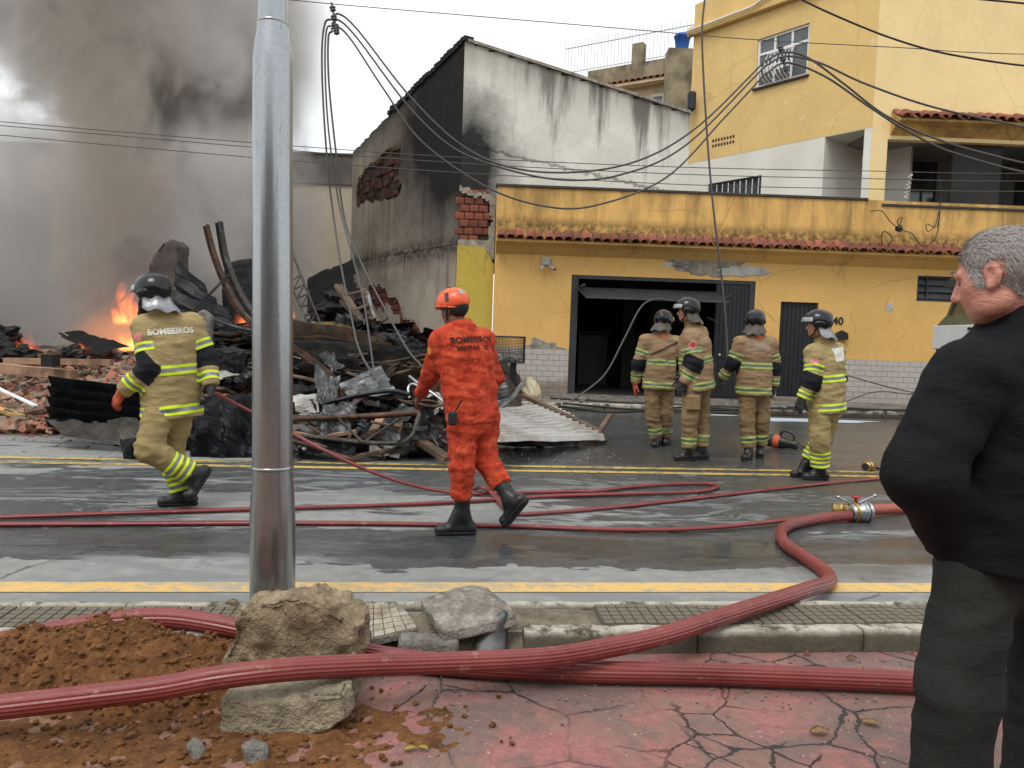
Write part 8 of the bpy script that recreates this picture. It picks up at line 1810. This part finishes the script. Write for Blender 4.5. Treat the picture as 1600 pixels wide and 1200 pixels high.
o_ = F4['p']['shL'].lerp(F4['p']['elL'], 0.30); F4['stick'](flat_disc(0.05), o_, Vector((1, 0, 0)), Vector((0, 0, 1)), Vector((0.1, 1, 0)).normalized(), 'arm_badge', M_BADGE); F4['stick'](flat_disc(0.028), o_, Vector((1, 0, 0)), Vector((0, 0, 1)), Vector((0.1, 1, 0)).normalized(), 'arm_badge', M_BADGER, off=0.008)
q = F4['p']['hipL'].lerp(F4['p']['knL'], 0.55); b = BM(); box(b, (q.x - 0.09, q.y - 0.155, q.z - 0.1), (q.x + 0.08, q.y - 0.09, q.z + 0.09), bev=0.02); part('thigh_pocket', b, M_TROU2, F4['tro'])
J5 = dict(head=(1180, 505, .03), neck=(1180, 523, 0), pel=(1178, 604, 0), shL=(1157, 536, -.03), shR=(1203, 538, .03), elL=(1144, 567, -.02), wrL=(1128, 592, .06), haL=(1118, 605, .1), elR=(1212, 574, .06), wrR=(1209, 603, .08), haR=(1207, 618, .09),
          hipL=(1168, 606, -.03), hipR=(1190, 606, .03), knL=(1167, 656, -.02), ankL=(1170, 703, -.02), toeL=(1163, 713, -.16), knR=(1190, 654, .06), ankR=(1188, 697, .16), toeR=(1186, 706, .28))
F5 = make_person('person', 'firefighter seen from behind with arms spread, orange tag at the collar', 9.6, J5, dict(OLD, hf=FWD(-20), gloveL=M_GLOVB, gloveR=M_GLOVB, seed=15.0, hem=0.11)); fire_helmet(F5, M_CURT2)
F5['stick'](flat_rect(0.07, 0.04), F5['p']['neck'] - F5['tu'] * 0.03, F5['tr'], F5['tu'], F5['tf'], 'neck_tag', M_ORTAG)
F5['stick'](flat_rect(0.26, 0.12), F5['chest'] + F5['tu'] * 0.08, F5['tr'], F5['tu'], F5['tf'], 'back_print', simple('worn_back_panel', S(134, 118, 98), 0.8, var=0.2, scale=12))
J6 = dict(head=(1277, 509, -.03), neck=(1289, 532, 0), pel=(1291, 628, 0), shL=(1270, 552, -.11), shR=(1306, 548, .12), elL=(1268, 593, -.18), wrL=(1254, 622, -.15), haL=(1247, 638, -.13), elR=(1312, 590, .22), wrR=(1290, 612, .32), haR=(1278, 620, .36),
          hipL=(1280, 630, -.06), hipR=(1301, 630, .07), knL=(1281, 688, -.08), ankL=(1281, 734, -.03), toeL=(1250, 745, -.06), knR=(1286, 684, .10), ankR=(1262, 724, .12), toeR=(1241, 732, .10))
F6 = make_person('person', 'firefighter in bright khaki gear with silver neck curtain beside the dark door', 8.24, J6, dict(NEW, hf=FWD(76), gloveL=M_GLOVB, gloveR=M_GLOVB, curlL=0.6, seed=19.0, hem=0.11, jd=0.80, trouser=(0.115, 0.105, 0.095))); fire_helmet(F6, M_CURT)
o_ = F6['p']['shL'].lerp(F6['p']['elL'], 0.30); F6['stick'](flat_disc(0.04), o_, Vector((1, 0, 0)), Vector((0, 0, 1)), Vector((0.1, 1, 0)).normalized(), 'arm_badge', M_BADGE)
F6['stick'](flat_rect(0.24, 0.14), F6['chest'] + F6['tu'] * 0.08 + F6['tr'] * 0.05, F6['tr'], F6['tu'], F6['tf'], 'back_print', M_GREYPR)

# ---- 7: elderly onlooker in black
M_JBLK = fabric('black_cotton_jacket', (18, 20, 22), (26, 28, 30), 0.8, 260, 0.4, (20, 22, 23), 0.3, 0.0); M_JEAN = fabric('charcoal_corduroy', (38, 40, 38), (54, 56, 53), 0.88, 340, 0.4, (50, 52, 50), 0.35)
J7 = dict(head=(1556, 430, 0), neck=(1606, 520, .03), pel=(1588, 850, .03), shL=(1512, 590, -.09), shR=(1700, 575, .13), elL=(1442, 738, -.13), wrL=(1486, 842, .0), haL=(1500, 870, .06), elR=(1700, 760, .2), wrR=(1600, 830, .40), haR=(1560, 840, .45),
          hipL=(1530, 870, -.02), hipR=(1632, 866, .09), knL=(1495, 1078, -.04), ankL=(1470, 1350, -.02), toeL=(1395, 1392, .06), knR=(1640, 1090, .10), ankR=(1602, 1345, .12), toeR=(1530, 1385, .2))
F7 = make_person('person', 'elderly grey-haired man in black jacket standing with his back turned', 1.95, J7, dict(hf=FWD(43) + Vector((0, 0, -.30)), hu=(0, 0, 1), jmat=M_JBLK, trousers=M_JEAN, tape=[M_SILV, M_SILV], skin=M_SKINL, jacket=(0.232, 0.236, 0.232), jd=0.86, sleeve=(0.090, 0.086, 0.066), shr=0.085, ablend=0.022, trouser=(0.100, 0.094, 0.088), hem=0.03, cuff=0.03, jfold=0.010, tfold=0.008, h=0.0095, hb=0.0065, fsc=(4, 4, 9), collar=0.30, hk=0.95, seed=23.0, girth=1.0))

def short_hair(F, n, L_, mat, capmat, seed=1):
    c, r, f, u, k = F['p']['head'], F['hr'], F['hf'], F['hu'], F['hk']; me = F['body'].data; rr = random.Random(seed); cand = []
    me.calc_loop_triangles() if False else None
    def line(y): return -0.078 if y < -0.05 else (-0.078 + (y + 0.05) / 0.03 * 0.058 if y < -0.02 else (-0.034 if y < 0.032 else (-0.034 + (y - 0.032) / 0.014 * 0.064 if y < 0.046 else (0.030 + (y - 0.046) * 1.6 if y < 0.07 else 0.068 + (y - 0.07) * 2))))
    cap = BM()
    for pl in me.polygons:
        d = pl.center - c; x, y, z = d.dot(r) / k, d.dot(f) / k, d.dot(u) / k
        if z < -0.10 or abs(x) > 0.0795 or z > 0.2 or y < -0.2 or y > 0.09: continue
        if abs(x) > 0.066 and z < 0.028 and -0.045 < y < 0.016: continue
        m = z - line(y) + 0.008 * mnoise.noise(d * 60)
        if m > 0: cand.append((pl.center.copy(), pl.normal.copy(), m, (x, y, z))); cap.faces.new([cap.verts.new(me.vertices[i].co + pl.normal * 0.0012) for i in pl.vertices])
    bmesh.ops.remove_doubles(cap, verts=cap.verts[:], dist=0.0008)
    hair = part('hair', cap, capmat, F['root'], True)
    b = BM()
    for i in range(n):
        p, nn, m, (x, y, z) = rr.choice(cand)
        bald = math.exp(-((y + 0.035) / 0.035) ** 2 - ((z - 0.115) / 0.03) ** 2 - (x / 0.05) ** 2)
        if rr.random() < bald * 0.75: continue
        p = p + Vector((rr.gauss(0, .003), rr.gauss(0, .003), rr.gauss(0, .003))); comb = (-f * (0.9 if z > 0.06 else 0.5) - u * (0.15 if z > 0.08 else 0.8) + Vector((rr.gauss(0, .3), rr.gauss(0, .3), rr.gauss(0, .3))))
        t = (comb - nn * comb.dot(nn)).normalized(); s_ = t.cross(nn).normalized() * 0.0007; L2 = L_ * rr.uniform(.5, 1.2) * min(1, .35 + m * 25)
        P = [p, p + nn * 0.0035 + t * L2 * .5, p + nn * 0.0045 + t * L2]
        q = [b.verts.new(v) for v in (P[0] - s_, P[0] + s_, P[1] + s_, P[1] - s_, P[2])]; b.faces.new((q[0], q[1], q[2], q[3])); b.faces.new((q[3], q[2], q[4]))
    part('hair_strands', b, mat, hair, kind='stuff')
def hair_mat():
    a = NM('grey_hair'); n1 = a.noise(420, 2); n2 = a.noise(18, 3); c = a.mix(a.rng(n1, 0.35, 0.65), S(132, 127, 121), S(196, 192, 187)); return a.bsdf(a.mix(a.math('MULTIPLY', n2, 0.4), c, S(150, 142, 136)), 0.55, 0, None, 0.3)
M_SCALP = (lambda a: a.bsdf(a.mix(a.rng(a.noise(300, 3), 0.4, 0.65), S(150, 128, 120), S(178, 170, 166)), 0.7, 0, a.bump(a.noise(400, 2), 0.6, 0.003)))(NM('hair_scalp'))
M_HAIR = hair_mat(); short_hair(F7, 13000, 0.019, M_HAIR, M_SCALP, 4)

# eyebrow, eyes and turned-up collar of the onlooker
c, r, f, u = F7['p']['head'], F7['hr'], F7['hf'], F7['hu']; rr = random.Random(3); b = BM()
for sg in (-1, 1):
    for k in range(160):
        t = rr.random(); p = c + r * (sg * (0.014 + 0.036 * t)) + f * (0.0885 - 0.020 * t * t) + u * (0.0265 + 0.006 * math.sin(t * 3) + rr.gauss(0, .0018)); d = (r * sg * 0.8 + u * rr.uniform(-.1, .5) + f * 0.25).normalized() * 0.009; e = Vector((0, 0, 0.0006)); b.faces.new([b.verts.new(q) for q in (p - e, p + e, p + d)])
part('eyebrow', b, M_HAIR, F7['root'], kind='stuff')
M_EYE = (lambda a: a.bsdf(S(120, 98, 90), 0.3))(NM('shaded_eye')); M_IRIS = (lambda a: a.bsdf(S(46, 38, 32), 0.1))(NM('eye_iris'))  # brow shadow put into the dulled eye colour
for sg in (-1, 1):
    b = BM(); bmesh.ops.create_uvsphere(b, u_segments=14, v_segments=10, radius=0.0118); o = part('eye', b, M_EYE, None, True); o.location = c + r * (sg * 0.031) + f * 0.0655 - u * 0.001; adopt(o, F7['root'])
    b = BM(); bmesh.ops.create_uvsphere(b, u_segments=10, v_segments=8, radius=0.0062); o2 = part('iris', b, M_IRIS, None, True); o2.location = c + r * (sg * 0.031) + f * 0.0722 - u * 0.003; adopt(o2, o)
nb = F7['p']['neck'] + F7['tu'] * 0.022; ax = (F7['p']['head'] - F7['p']['neck']).normalized(); ax = (ax + Vector((0, 0, 0.6))).normalized(); sf = F7['tf']; sr = F7['tr']
b = BM(); rings = []
for i, (rad, dz) in enumerate(((0.128, -0.035), (0.116, 0.0), (0.106, 0.035), (0.102, 0.062), (0.108, 0.066), (0.118, 0.045), (0.132, 0.012), (0.150, -0.022))):
    rings.append([b.verts.new(nb - sf * (rad * math.cos(t)) * 0.95 + sr * (rad * math.sin(t) * 1.08) + Vector((0, 0, dz - 0.028 * (1 - math.cos(t)) + 0.004 * math.sin(t * 5 + i)))) for t in [-2.5 + 5.0 * k / 48 for k in range(49)]])
for A, B in zip(rings, rings[1:]):
    for k in range(48): b.faces.new((A[k], A[k + 1], B[k + 1], B[k]))
part('collar', b, M_JBLK, F7['jac'], True)
